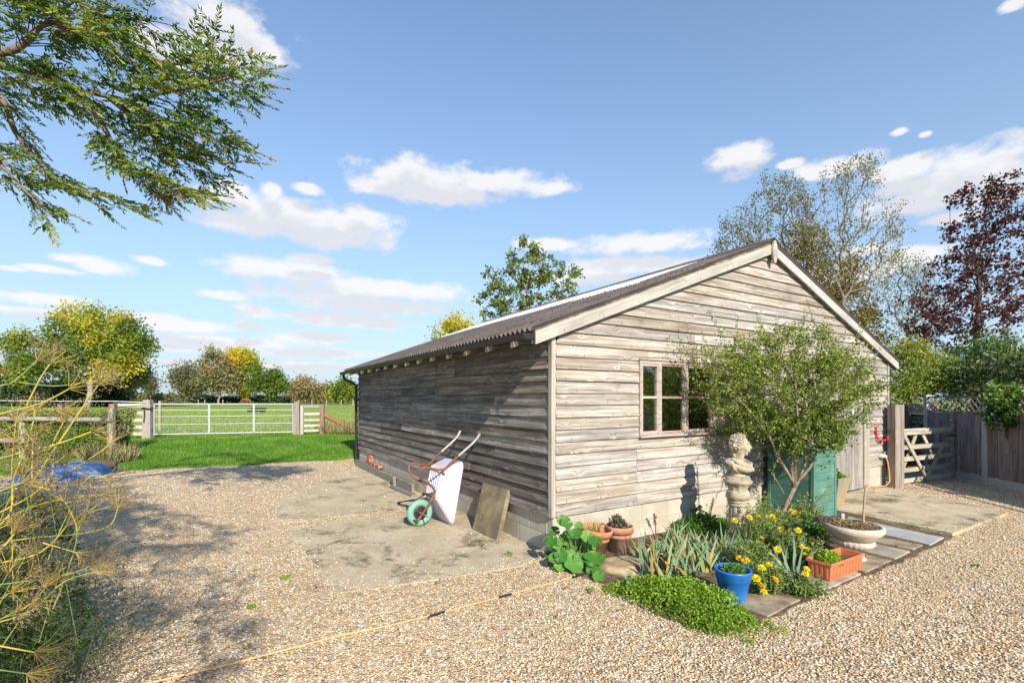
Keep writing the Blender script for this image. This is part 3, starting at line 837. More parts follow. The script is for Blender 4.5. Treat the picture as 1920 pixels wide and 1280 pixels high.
# ---- bargeboards and finial
def rz_(x): return 2.30 + .375 * min(x, W - x)
def barge(xa, xb, y0, y1, h=.132):
    poly = [(xa, y0, rz_(xa)), (xb, y0, rz_(xb)), (xb, y0, rz_(xb) + h), (xa, y0, rz_(xa) + h)]
    m2 = MB(); m2.prism([Vector(p) for p in poly][::-1], (0, y1 - y0, 0))
    ln = math.hypot(xb - xa, rz_(xb) - rz_(xa)); ang = math.atan2(rz_(xb) - rz_(xa), xb - xa)
    org = Vector((xa, y0, rz_(xa))); Mi = Matrix.Rotation(ang, 4, 'Y')   # rotate so local x lies along the board
    m2.v = [tuple(Mi @ (Vector(p) - org)) for p in m2.v]
    return m2.build('bargeboard', M_barge, shed, org, (0, -ang, 0), bevel=.003)
barge(-.28, 2.93, -.100, -.078); barge(2.932, W / 2 - .002, -.101, -.079)
barge(W / 2 + .002, 6.35, -.100, -.078); barge(6.352, W + .28, -.101, -.079)
for xa_, xb_ in ((-.27, W / 2 - .003), (W / 2 + .003, W + .27)):
    m2 = MB(); m2.prism([Vector((xa_, -.076, rz_(xa_) + .01)), Vector((xb_, -.076, rz_(xb_) + .01)), Vector((xb_, -.076, rz_(xb_) + .158)), Vector((xa_, -.076, rz_(xa_) + .158))][::-1], (0, .07, 0)); m2.build('verge_slit_filler', M_side, shed)  # dark strip added behind the bargeboards to block the bright slit below the sheets
m2 = MB(); poly = []
for i in range(20):
    a = 2 * math.pi * i / 20
    poly.append(Vector((W / 2 + .058 * math.cos(a) * (1 - .25 * abs(math.sin(a)) ** 3), -.135, 3.775 + .17 * math.sin(a))))
m2.prism(poly, (0, .034, 0)); m2.build('finial', M_barge, shed, bevel=.004)
# ---- rafters, gutter, downpipe
def rtop(x): return 2.445 + .375 * x
for y in [.32 + .585 * i for i in range(14)]:
    m2 = MB(); j = rng.uniform(-.012, .012)
    xa, xb = -.285 + j, .14
    m2.prism([Vector(p) for p in ((0, -.024, 0), (xb - xa, -.024, .375 * (xb - xa)), (xb - xa, -.024, .375 * (xb - xa) - .13), (.0, -.024, -.13))][::-1], (0, .048, 0))
    ra = m2.build('rafter', M_side, shed, (xa, y, rtop(xa)))  # rafter wood darkened to paint in the shade under the eaves
    m3 = MB(); m3.prism([Vector(p) for p in ((-.012, -.026, -.004), (.055, -.026, .017), (.055, -.026, -.113), (-.012, -.026, -.138))][::-1], (0, .052, 0)); m3.build('cut_end', M_tail, ra)
# soffit strip: purlin along the wall top
MB().box(-.012, .10, .024, L, 2.335, 2.44).build('wall_plate', M_side, shed)
def half_round(y0, y1, rad, cx, cz):
    m2 = MB(); n = 10; pr = []
    for i in range(n + 1):
        a = math.pi + math.pi * i / n; pr.append((rad * math.cos(a), rad * math.sin(a)))
    for i in range(n, -1, -1):
        a = math.pi + math.pi * i / n; pr.append(((rad - .004) * math.cos(a), (rad - .004) * math.sin(a)))
    m2.prism([Vector((cx + p[0], y0, cz + p[1])) for p in pr], (0, y1 - y0, 0))
    return m2
GX, GZ = -.375, 2.300
gut = half_round(-.10, 8.30, .056, GX, GZ).build('gutter', M_black, shed)
for y0 in (-.105, 1.75, 3.4, 5.2, 6.9, 8.25):
    m2 = half_round(y0, y0 + .07, .062, GX, GZ)
    if y0 < 0 or y0 > 8: m2.prism([Vector((GX + .058 * math.cos(math.pi + math.pi * i / 10), y0 if y0 < 0 else y0 + .068, GZ + .058 * math.sin(math.pi + math.pi * i / 10))) for i in range(11)], (0, .004, 0))
    m2.build('gutter_union', M_black, gut)
for i in range(9):
    y = .7 + .9 * i
    half_round(y, y + .025, .0585, GX, GZ).build('gutter_bracket', M_black, gut)
m2 = MB(); m2.tube([(GX, 8.16, GZ - .05), (GX, 8.16, GZ - .13), (GX + .03, 8.16, GZ - .18), (GX + .22, 8.13, GZ - .27), (-.10, 8.10, GZ - .33), (-.085, 8.10, GZ - .42), (-.085, 8.10, .09)], .034, 12)
dp = m2.build('downpipe', M_black, shed)
for z in (1.95, 1.1, .25):
    MB().tube([(-.085, 8.10, z), (-.085, 8.10, z + .06)], .040, 12).build('pipe_bracket', M_black, dp)
# ---- corrugated roof
def corrugated(width, x0, x1, side=1, amp=.023, pitch=.095, lift=0.0, th=.004):
    """sheet running up the slope from x0 to x1 (shed x), local y 0..width"""
    n = int(round(width / pitch)) * 8
    vs = []; fs = []
    steps = 3
    sl_ = .375; nx_, nz_ = -sl_ / math.hypot(1, sl_), 1 / math.hypot(1, sl_)
    for i in range(steps + 1):
        x = (x1 - x0) * i / steps
        for j in range(n + 1):
            y = width * j / n
            w = amp * math.cos(2 * math.pi * y / pitch)
            vs.append((x + nx_ * w, y, sl_ * x + nz_ * w))
    k = n + 1; N = len(vs)
    for i in range(steps):
        for j in range(n):
            fs.append((i * k + j, (i + 1) * k + j, (i + 1) * k + j + 1, i * k + j + 1))
    vs2 = [(x, y, z - th) for x, y, z in vs]
    f2 = [tuple(q + N for q in f[::-1]) for f in fs]
    fs3 = [(j, j + 1, N + j + 1, N + j) for j in range(n)] + [(N + steps * k + j, N + steps * k + j + 1, steps * k + j + 1, steps * k + j) for j in range(n)]
    fs3 += [(i * k, N + i * k, N + (i + 1) * k, (i + 1) * k) for i in range(steps)] + [((i + 1) * k + n, N + (i + 1) * k + n, N + i * k + n, i * k + n) for i in range(steps)]
    mb = MB(); mb.add(vs, fs, smooth=True); mb.add(vs2, [tuple(q - N for q in f) for f in f2], smooth=True)
    mb.add(vs + vs2, fs3)
    return mb
def roof_mat():
    m, nt, b, _ = new_mat('bitumen_corrugated_sheet')
    v = coords(nt, 'Object', rnd=31)
    c = ramp(nt, noise(nt, v, 3.0, 7, .65), [(.3, (.085, .067, .058)), (.5, (.125, .103, .092)), (.7, (.18, .155, .14))])
    f = ramp(nt, noise(nt, v, 22, 5, .7), [(.58, (0, 0, 0)), (.7, (.7, .7, .7))])
    c = mixc(nt, f, c, (.24, .22, .19))
    nt.links.new(c, b.inputs['Base Color']); b.inputs['Roughness'].default_value = .9; b.inputs['Specular IOR Level'].default_value = .15
    bump(nt, noise(nt, v, 60, 4, .7), .4, .004, b)
    return m
M_roof = roof_mat()
M_white = simple('white_roof_light', (.82, .84, .85), .35, .05, 4, .08, spec=.5)
def zr(x): return 2.47 + .375 * x
lower = corrugated(.95, -.33, 2.56).mesh('roof_sheet', M_roof)
upper = corrugated(.95, 2.36, 3.88).mesh('roof_sheet', M_roof)
top_ = corrugated(.95, 3.66, 3.88).mesh('roof_sheet', M_roof)
light = corrugated(.95, 2.36, 3.74).mesh('roof_light', M_white)
# local origin of each sheet sits at its lower edge
for i in range(9):
    y = -.115 + .935 * i
    link('roof_sheet', lower, shed, (-.33, y, zr(-.33) + .003 * (i % 2)))
    if i == 0:
        link('roof_sheet', upper, shed, (2.36, y, zr(2.36) + .012))
    else:
        link('roof_light', light, shed, (2.36, y + .2, zr(2.36) + .012 + .003 * (i % 2)))
        link('roof_sheet', top_, shed, (3.66, y, zr(3.66) + .022 + .003 * (i % 2)))
for i in range(9):                                    # far slope
    y = -.115 + .935 * i
    o = link('roof_sheet', lower, shed, (W + .33, y + .95, zr(-.33) + .003 * (i % 2)), (0, 0, math.pi))
    o = link('roof_sheet', upper, shed, (W - 2.36, y + .95, zr(2.36) + .012), (0, 0, math.pi))
# ridge capping in overlapping lengths
for i in range(6):
    y0 = -.12 + 1.43 * i; m2 = MB(); pr = []
    for k in range(13):
        t = -1 + 2 * k / 12
        pr.append((t * .17, 3.992 - .375 * abs(t) * .17 - .02 * t * t + .004 * (i % 2)))
    pts = [Vector((W / 2 + a, y0, z)) for a, z in pr] + [Vector((W / 2 + a, y0, z - .012)) for a, z in reversed(pr)]
    m2.prism(pts[::-1], (0, 1.47, 0)); m2.build('ridge_cap', M_roof, shed)
# fixing caps on the roof sheets
m2 = MB(); rr = random.Random(4)
for i in range(9):
    for xx in (.1, .95, 1.75, 2.4):
        for q in range(4):
            yy = -.115 + .935 * i + .095 * (1 + 2 * q)
            m2.ball((xx, yy, zr(xx) + .024), .013, n=6)
o = m2.build('fixing_cap', M_black, shed); tag(o, kind='stuff')
# ================================================================ things round the shed
M_terra = simple('terracotta', (.46, .19, .09), .8, .14, 7, .2, .003, col2=(.52, .30, .20), mixscale=4)
M_terra2 = simple('limewashed_terracotta', (.44, .20, .11), .85, .16, 7, .2, .003, col2=(.55, .40, .33), mixscale=3.2)
M_troughp = simple('terracotta_plastic', (.52, .165, .075), .45, .08, 4, .06)
M_blue = simple('blue_glaze', (.012, .16, .56), .35, .08, 4, .05, spec=.5, col2=(.03, .22, .62), mixscale=3)
M_stonecast = simple('cast_stone', (.43, .37, .27), .9, .12, 18, .5, .004, spec=.2, col2=(.24, .21, .15), mixscale=9)
M_urnstone = simple('urn_stone', (.54, .48, .39), .9, .10, 24, .5, .004, spec=.2, col2=(.42, .37, .29), mixscale=5)
def greenpaint():
    m, nt, b, _ = new_mat('faded_green_paint')
    v = coords(nt, 'Object', rnd=3)
    c = ramp(nt, noise(nt, v, 4, 7, .65), [(.3, (.05, .155, .115)), (.55, (.085, .215, .165)), (.75, (.19, .31, .255))])
    f = ramp(nt, noise(nt, v, 17, 6, .7), [(.6, (0, 0, 0)), (.75, (.5, .5, .5))]); c = mixc(nt, f, c, (.26, .36, .30))
    nt.links.new(c, b.inputs['Base Color']); b.inputs['Roughness'].default_value = .65
    bump(nt, noise(nt, v, 40, 4, .7), .3, .003, b); return m
M_green = greenpaint()
def flowerpot(name, label, loc, R0, Hh, mat, group=None, base=.62, soil=.86, lip=True, tilt=(0, 0)):
    t = thing(name, label, 'plant pot', loc, 0, group)
    t.rotation_euler = (tilt[0], tilt[1], 0)
    rb = R0 * base
    if lip:
        pr = [(0, .0), (rb, 0), (R0 * .90, Hh * .76), (R0, Hh * .765), (R0 * 1.02, Hh * .98), (R0, Hh), (R0 * .93, Hh), (R0 * .9, Hh * .8), (R0 * .86, Hh * .6)]
    else:
        pr = [(0, 0), (rb, 0), (rb * 1.02, .008), (R0 * .93, Hh * .68), (R0 * .965, Hh * .69), (R0 * .99, Hh * .92), (R0 * 1.03, Hh * .94), (R0 * 1.03, Hh), (R0 * .96, Hh), (R0 * .93, Hh * .8), (R0 * .84, Hh * .55)]
    MB().lathe(pr, 36).build('pot_body', mat, t)
    MB().lathe([(R0 * .905, Hh * soil), (R0 * .5, Hh * soil + .012), (0, Hh * soil + .015)], 20).build('potting_soil', M_soil, t)
    return t
GZ0 = .02
pA = gp(1118, 1046, GZ0); pB = gp(1167, 1042, GZ0)
potA = flowerpot('terracotta_pot', 'plain orange terracotta pot of grassy shoots beside the mallow', pA + Vector((0, .12, 0)), .160, .285, M_terra, 'terracotta pots by the shed corner', tilt=(.05, .10), soil=.72)
potB = flowerpot('terracotta_pot', 'limewashed terracotta pot holding a dark rosette plant', pB + Vector((0, .14, 0)), .146, .285, M_terra2, 'terracotta pots by the shed corner', soil=.74)
pC = gp(1381, 1130, .03)
potC = flowerpot('blue_pot', 'bright blue glazed pot at the front edge of the flower bed', pC + Vector((0, .06, 0)), .136, .255, M_blue, None, .66, .84, lip=False)

# ---- terracotta plastic trough
tp = gp(1558, 1092, .034)
tr = thing('plant_trough', 'long terracotta plastic trough with ribbed sides on the paving', 'planter', tp, SANG)
TL, TW, TH = .60, .20, .16
def tub(l, w, h, th, taper, mat, name, par, ribs=True):
    mb = MB(); t = taper
    def ring(x0, x1, y0, y1, z): return [(x0, y0, z), (x1, y0, z), (x1, y1, z), (x0, y1, z)]
    o0 = ring(t, l - t, t, w - t, 0); o1 = ring(0, l, 0, w, h); i1 = ring(th, l - th, th, w - th, h); i0 = ring(t + th, l - t - th, t + th, w - t - th, .02)
    vs = o0 + o1 + i1 + i0
    fs = [(3, 2, 1, 0)]
    for a, b in ((0, 4), (4, 8), (8, 12)):
        for k in range(4): fs.append((a + k, a + (k + 1) % 4, b + (k + 1) % 4, b + k))
    fs.append((12, 13, 14, 15))
    mb.add(vs, fs)
    return mb.build(name, mat, par, bevel=.005)
tub(TL, TW, TH, .007, .014, M_troughp, 'trough_body', tr)
rim = MB(); 
for (x0, x1, y0, y1) in ((-.008, TL + .008, -.008, .003), (-.008, TL + .008, TW - .003, TW + .008), (-.008, .003, .003, TW - .003), (TL - .003, TL + .008, .003, TW - .003)):
    rim.box(x0, x1, y0, y1, TH - .022, TH + .003)
rim.build('rim', M_troughp, tr, bevel=.002)
def rib_mesh(h):
    return MB().prism([Vector(p) for p in ((-.011, .001, .012), (.011, .001, .012), (.009, -.0045, .022), (-.009, -.0045, .022))], (0, -.010, h)).mesh('rib', M_troughp)
rmesh = rib_mesh(.112)
for k in range(9): link('rib', rmesh, tr, (.07 + .0575 * k, .0115, 0), (0, 0, 0))
for k in range(4): link('rib', rmesh, tr, (.0115, TW - .04 - .04 * k, 0), (0, 0, -math.pi / 2))
MB().box(.02, TL - .02, .02, TW - .02, .02, .105).build('potting_soil', M_soil, tr)

# ---- stone urn
up = gp(1611, 1052, .03)
urn = thing('stone_urn', 'wide cast stone urn on a fluted foot planted with sedum', 'urn', up + Vector((0, .08, 0)), 0)
UR = .262
lobes = lambda a, z: 1 + .035 * (abs(math.cos(a * 12)) - .5)
MB().lathe([(0, 0), (.105, 0), (.108, .018), (.098, .03)], 40).build('foot', M_urnstone, urn)
MB().lathe([(.095, .026), (.078, .055), (.045, .085), (.04, .10), (.05, .115)], 40, flute=lambda a, z: 1 + .05 * (abs(math.cos(a * 7)) - .5)).build('stem', M_urnstone, urn)
MB().lathe([(.05, .112), (.135, .125), (.172, .15), (.182, .18), (.17, .205), (.12, .21)], 96, flute=lobes).build('fluted_bowl', M_urnstone, urn)
MB().lathe([(.12, .205), (.175, .206), (.20, .235), (.24, .275), (UR - .002, .30), (UR, .325), (UR - .004, .345), (UR - .03, .35), (UR - .045, .338), (UR - .05, .30)], 64).build('rim_bowl', M_urnstone, urn)
MB().lathe([(UR - .046, .328), (UR * .5, .345), (0, .352)], 24).build('potting_soil', M_soil, urn)
m2 = MB(); m2.box(-.022, .022, -.009, .009, .33, .43, M=Matrix.Translation((-.03, .12, 0)) @ Matrix.Rotation(.3, 4, 'Z')); m2.build('slate_label', M_slate, urn, bevel=.004)
m2 = MB(); m2.tube([(.10, .0, .34), (.115, .02, .44), (.145, .05, .53), (.155, .06, .62), (.175, .07, .70), (.178, .075, .735)], [.013, .011, .010, .0095, .009, .008], 8)
m2.tube([(.175, .07, .70), (.195, .065, .735)], [.006, .005], 6); m2.tube([(.176, .07, .705), (.15, .085, .738)], [.006, .005], 6)
m2.build('bare_stem', simple('bare_bark', (.36, .23, .13), .8, .2, 20, .4), urn)

# ---- bust on its pillar
bp = Vector((2.536, 5.42, .02))
pl = thing('stone_pillar', 'short ornate stone column with round capital in the flower bed', 'column', bp)
flt = lambda a, z: 1 - .09 * max(0, math.cos(a * 12)) ** 2
MB().lathe([(.0, 0), (.115, 0), (.115, .05), (.10, .07), (.095, .09)], 48).build('base', M_stonecast, pl)
MB().lathe([(.092, .085), (.094, .3), (.096, .44)], 96, flute=flt).build('fluted_shaft', M_stonecast, pl)
MB().lathe([(.098, .435), (.108, .44), (.110, .452), (.102, .46), (.104, .47), (.112, .475), (.113, .49), (.102, .50)], 48).build('ring_moulding', M_stonecast, pl)
rel = lambda a, z: 1 + .05 * math.sin(a * 8 + 20 * z) * math.sin(z * 60)
MB().lathe([(.100, .497), (.117, .505), (.122, .54), (.120, .58), (.112, .60), (.098, .607)], 96, flute=rel).build('relief_drum', M_stonecast, pl)
MB().lathe([(.096, .604), (.098, .63), (.110, .655), (.128, .67), (.126, .676)], 96, flute=lambda a, z: 1 + .035 * math.cos(a * 10)).build('capital_neck', M_stonecast, pl)
MB().lathe([(.12, .675), (.142, .68), (.15, .70), (.148, .716), (.135, .722), (.132, .735), (.128, .74), (.124, .762), (0, .764)], 48).build('capital', M_stonecast, pl)
bust = thing('stone_bust', 'weathered stone bust of a curly haired head turned aside on the column', 'bust', bp + Vector((0, 0, .764)))
mb = MB(); rr = random.Random(8)
mb.lathe([(0, 0), (.080, 0), (.078, .016), (.060, .03), (.056, .05), (.075, .075)], 24)
# chest and shoulders under a draped robe, the near shoulder high, the far one falling away
mb.ball((.0, 0, .115), .120, .095, .062, n=20); mb.ball((-.085, .0, .150), .070, .080, .048, n=16); mb.ball((.085, -.005, .098), .075, .085, .050, n=16)
mb.tube([(-.155, -.01, .165), (-.12, -.05, .135), (-.05, -.092, .10), (.04, -.10, .075), (.13, -.06, .075), (.165, .0, .085)], [.016, .026, .032, .032, .026, .014], 10)
mb.tube([(-.10, -.05, .20), (-.065, -.09, .165), (.01, -.105, .125), (.09, -.085, .112), (.135, -.03, .13), (.12, .04, .16), (.05, .07, .185)], [.014, .020, .022, .022, .021, .018, .014], 10)
for i in range(6):
    a = i / 5; mb.tube([(-.12 + .2 * a, -.075 - .02 * math.sin(a * 3), .15 - .06 * a), (-.10 + .2 * a, -.10, .085), (-.05 + .12 * a, -.08, .05)], [.010, .013, .008], 8)
mb.tube([(.0, 0, .14), (.005, 0, .19), (.018, -.004, .235), (.022, -.004, .28)], [.075, .055, .050, .055], 16)
hx, hz = .030, .335
FD = Vector((.90, -.43, 0)).normalized(); SD_ = Vector((-FD.y, FD.x, 0))                # the face looks to one side
def hp(f, s, u): return Vector((hx, 0, hz)) + FD * f + SD_ * s + Vector((0, 0, u))
mb.ball(hp(-.012, 0, .022), .092, .088, .096, n=22)                    # skull
mb.ball(hp(.030, 0, -.028), .062, .060, .082, n=20)                    # face
mb.ball(hp(.052, 0, -.092), .026, .026, .020, n=12)                    # chin
mb.tube([hp(.082, 0, .022), hp(.097, 0, -.004), hp(.108, 0, -.026), hp(.092, 0, -.034)], [.009, .010, .013, .009], 10)   # nose
mb.tube([hp(.086, -.022, -.055), hp(.094, 0, -.053), hp(.086, .022, -.055)], [.005, .008, .005], 8); mb.tube([hp(.084, -.018, -.067), hp(.091, 0, -.067), hp(.084, .018, -.067)], [.005, .008, .005], 8)
for q in (-1, 1):
    mb.tube([hp(.062, q * .056, .028), hp(.083, q * .034, .036), hp(.088, q * .012, .026)], [.007, .009, .007], 8)   # brow
    mb.ball(hp(.073, q * .032, .006), .010, .015, .009, n=10)                                                             # eyelid
    mb.ball(hp(.052, q * .040, -.030), .028, .026, .032, n=12)                                                           # cheek
    mb.ball(hp(-.005, q * .082, -.010), .014, .012, .024, n=10)                                                          # ear
for i in range(230):                                    # small curls over crown, sides and nape
    d = Vector((rr.gauss(0, 1), rr.gauss(0, 1), rr.gauss(0, 1))).normalized()
    f = d.dot(FD)
    if f > .30 + .42 * max(0, d.z) or (f > .05 and d.z < -.05): continue
    p = hp(-.012, 0, .024) + Vector((d.x * .098, d.y * .094, d.z * .103))
    if d.z < -.55 and f > -.3: continue
    r_ = rr.uniform(.010, .0155)
    mb.ball(p, r_, n=8)
    e = Vector((rr.gauss(0, 1), rr.gauss(0, 1), rr.gauss(0, 1))).normalized() * .014
    mb.ball(p + e, r_ * .8, n=8)
for i in range(26):                                     # locks falling behind the neck
    k = rr.random(); mb.ball(hp(-.075 - .02 * rr.random() + .03 * k, rr.uniform(-.06, .06), -.03 - .13 * k), rr.uniform(.011, .018), n=8)
bo = mb.build('head_and_shoulders', M_stonecast, bust)
rm = bo.modifiers.new('join', 'REMESH'); rm.mode = 'VOXEL'; rm.voxel_size = .0045; rm.use_smooth_shade = True
sm = bo.modifiers.new('soften', 'SMOOTH'); sm.iterations = 1; sm.factor = .5
bo.rotation_euler = (0, 0, .12)
bo.scale = (1.02, 1.02, 1.02)

# ---- green cabinet
gc = thing('green_cabinet', 'tall green painted timber cabinet with a flat lid against the shed', 'cabinet', sl(3.75, -.72, .02), SANG)
CW, CD, CH = .56, .60, .945
for k in range(9):                                     # planks wrap the front (towards the door) and the end
    z = .015 + k * .103
    MB().box(.03, CW - .03, -.012, .004, z, z + .0995).build('front_plank', M_green, gc, bevel=.002)
    MB().box(-.012, .004, .03, CD - .03, z, z + .0995).build('side_plank', M_green, gc, bevel=.002)
    MB().box(CW - .004, CW + .012, .03, CD - .03, z, z + .0995).build('side_plank', M_green, gc, bevel=.002)
for x, y in ((-.018, -.018), (CW - .028, -.018), (-.018, CD - .03), (CW - .028, CD - .03)):
    MB().box(x, x + .046, y, y + .046, 0, .94).build('corner_batten', M_green, gc, bevel=.003)
MB().box(.006, CW - .006, .006, CD - .006, .01, .93).build('inner_box', M_black, gc)
MB().box(-.045, CW + .045, -.05, CD + .02, .942, .968).build('lid', M_green, gc, bevel=.004)

# ---- tapered steel planter by the door
zp = thing('steel_planter', 'tapered square zinc planter with rusty streaks beside the shed door', 'planter', sl(4.92, -.39, .05), SANG)
def zincmat():
    m, nt, b, _ = new_mat('rust_streaked_zinc')
    v = coords(nt, 'Object', (1, 1, .5))
    c = ramp(nt, noise(nt, v, 3.5, 6, .6), [(.35, (.26, .25, .21)), (.52, (.36, .32, .23)), (.64, (.44, .28, .13)), (.78, (.42, .37, .27))])
    nt.links.new(c, b.inputs['Base Color']); b.inputs['Metallic'].default_value = .25; b.inputs['Roughness'].default_value = .5
    return m
M_rustzinc = zincmat()
mb = MB(); hb, ht, hh = .115, .19, .43
o0 = [(-hb, -hb, 0), (hb, -hb, 0), (hb, hb, 0), (-hb, hb, 0)]; o1 = [(-ht, -ht, hh), (ht, -ht, hh), (ht, ht, hh), (-ht, ht, hh)]
q = ht - .016; i1 = [(-q, -q, hh), (q, -q, hh), (q, q, hh), (-q, q, hh)]; q2 = q - .02; i0 = [(-q2, -q2, hh - .09), (q2, -q2, hh - .09), (q2, q2, hh - .09), (-q2, q2, hh - .09)]
fs = [(3, 2, 1, 0)] + [(a + k, a + (k + 1) % 4, a + 4 + (k + 1) % 4, a + 4 + k) for a in (0, 4, 8) for k in range(4)]
mb.add(o0 + o1 + i1 + i0, fs); mb.build('planter_body', M_rustzinc, zp, bevel=.003)
MB().box(-.15, .15, -.15, .15, hh - .10, hh - .075).build('potting_soil', M_soil, zp)
wc = thing('watering_can', 'small pink plastic watering can standing in the zinc planter', 'watering can', sl(4.83, -.45, .05 + hh - .075), SANG)
M_pink = simple('pink_plastic', (.75, .10, .30), .4, .05, 3, .0)
MB().lathe([(0, 0), (.052, 0), (.048, .09), (.044, .095), (.03, .096)], 24).build('can_body', M_pink, wc)
MB().tube([(.045, 0, .03), (.08, 0, .07), (.10, 0, .11)], [.012, .009, .008], 8).build('spout', M_pink, wc)
MB().tube([(-.045, 0, .02), (-.075, 0, .06), (-.06, 0, .11), (-.02, 0, .13), (.02, 0, .095)], .007, 8).build('handle', M_pink, wc)

# ---- red hook, tap and hose on the wall
M_red = simple('red_plastic', (.62, .02, .03), .4, .05, 3, .0)
hk = hit(1645, 800, 'y', -.05); hk2 = hit(1652, 823, 'y', -.05); 
rk = thing('hose_hanger', 'red plastic hose hanger shaped like a hook on the shed boards', 'hook', sl(hk.x, -.033, hk2.z), SANG)
mb = MB()
mb.box(-.028, .028, -.018, -.002, .04, .24, M=Matrix.Rotation(-.18, 4, 'Y'))
mb.build('back_plate', M_red, rk, bevel=.004)
MB().tube([(.0, -.02, .05), (.005, -.03, .0), (.05, -.06, -.02), (.12, -.09, -.012), (.15, -.10, .005)], .017, 10).build('hook_arm', M_red, rk)
MB().lathe([(0, -.012), (.045, -.012), (.048, 0), (.045, .012), (0, .012)], 24).build('stop_disc', M_red, rk, (.165, -.11, .02), (math.pi / 2, 0, .5))
tp_ = hit(1653, 855, 'y', -.06)
tap = thing('garden_tap', 'small outdoor tap in pale lagging on the shed boards', 'tap', sl(tp_.x, -.032, tp_.z), SANG)
M_lag = simple('pale_lagging', (.58, .57, .54), .7, .15, 12, .5)
MB().tube([(-.035, 0, .0), (-.03, -.035, .01), (.0, -.06, .012), (.05, -.07, .0), (.07, -.07, -.03)], [.032, .036, .038, .03, .018], 10).build('tap_body', M_lag, tap)
MB().tube([(.02, -.07, .035), (.02, -.07, .075)], .007, 8).build('spindle', M_zinc, tap); MB().tube([(-.02, -.07, .077), (.06, -.07, .077)], .009, 8).build('handle', M_zinc, tap)
M_hose = simple('orange_hose', (.60, .29, .11), .5, .1, 6, .1)
h0 = sl(tp_.x + .07, -.102, tp_.z - .03)
hs = MB(); pts = [h0, h0 + Vector((.02, -.01, -.06)), h0 + Vector((.035, -.03, -.25)), h0 + Vector((.02, -.06, -.42)), Vector((h0.x - .02, h0.y - .09, .12)), Vector((h0.x - .10, h0.y - .12, .065)), Vector((h0.x - .25, h0.y - .16, .062)), Vector((h0.x - .42, h0.y - .20, .063))]
hs.tube(pts, .0105, 8); tag(hs.build('garden_hose', M_hose), 'orange garden hose hanging from the outdoor tap to the slab', 'hose')

# ---- leaning concrete slab
b0, b1 = gp(885, 992, .0155), gp(931, 1013, .0155)
l0 = Vector(((b0 - SH).dot(SX), (b0 - SH).dot(SY), .0155)); l1 = Vector(((b1 - SH).dot(SX), (b1 - SH).dot(SY), .0155))
t0 = hit(907, 905, 'x', -.075); t1 = hit(950, 917, 'x', -.075)
ls = thing('paving_slab', 'rough lichened paving slab leaning against the side boards of the shed', 'slab', SH, SANG)
upv = (t0 - l0 + t1 - l1) * .5; wv = (l1 - l0); nrm = wv.cross(upv).normalized()
if nrm.x > 0: nrm = -nrm
q4 = [l0, l1, l1 + upv + wv * .02, l0 + upv]
o = slab_lean = MB()
o.prism([p - nrm * .055 * 0 for p in q4], -nrm * .055)
so = o.build('slab', simple('lichened_slab', (.25, .205, .125), .95, .22, 9, .6, .006, spec=.15, col2=(.15, .125, .085), mixscale=5), ls, bevel=.006)

# ---- plank, bricks and odd pieces along the foot of the long wall
def lay(name, label, cat, x0, x1, y0, y1, z0, z1, mat, tilt=0.0, rz=0.0, group=None):
    c = sl((x0 + x1) / 2, (y0 + y1) / 2, z0)
    o = MB().box(-(y1 - y0) / 2, (y1 - y0) / 2, -(x1 - x0) / 2, (x1 - x0) / 2, 0, z1 - z0).build(name, mat, None, c, (tilt, 0, SANG + math.pi / 2 + rz), bevel=.004)
    tag(o, label, cat, group); return o
lay('timber_plank', 'long grey plank on edge along the foot of the dark side wall', 'plank', -.15, -.10, 3.9, 7.95, .014, .165, M_plank, .0)
lay('short_plank', 'short grey offcut lying flat on the slab near the wheelbarrow', 'plank', -.30, -.19, 3.6, 4.6, .014, .052, M_plank, 0, .05)
lay('wood_block', 'small square timber block standing against the long plank', 'block', -.21, -.155, 4.72, 4.82, .014, .20, M_plank, -.1)
lay('terracotta_tile', 'broken orange tile leaning behind the wheelbarrow wheel', 'tile', -.16, -.125, 2.62, 2.95, .016, .27, M_terra2, .12)
for i, (y, z, tl) in enumerate(((6.2, .20, 0), (6.48, .20, 0.03), (6.76, .20, -.02), (7.04, .20, .02), (6.9, .31, .0))):
    o = MB().box(-.105, .105, -.05, .05, 0, .068 if i < 4 else .14).build('red_brick', M_brick, None, sl(-.0625, y, .165 if i < 4 else .2345), (0, 0, SANG + math.pi / 2 + tl), bevel=.004)
    tag(o, ['red brick nearest the wheelbarrow in the row behind the long plank', 'second red brick from the wheelbarrow in the row behind the plank', 'third red brick from the wheelbarrow in the row behind the plank', 'red brick nearest the downpipe in the row behind the plank', 'taller broken red brick standing on top of the brick row'][i], 'brick', 'red bricks at the foot of the wall')
# ---- black cable loop by the wheel
c0 = gp(768, 943, .024)
mb = MB(); pts = []
for i in range(17):
    a = .4 + 4.9 * i / 16
    pts.append(c0 + Vector((.17 * math.cos(a), .20 * math.sin(a), .012 * math.sin(a * 2) + .01)))
mb.tube(pts, .009, 8); tag(mb.build('rubber_cable', M_rubber), 'loop of black rubber cable on the concrete beside the green wheel', 'cable')

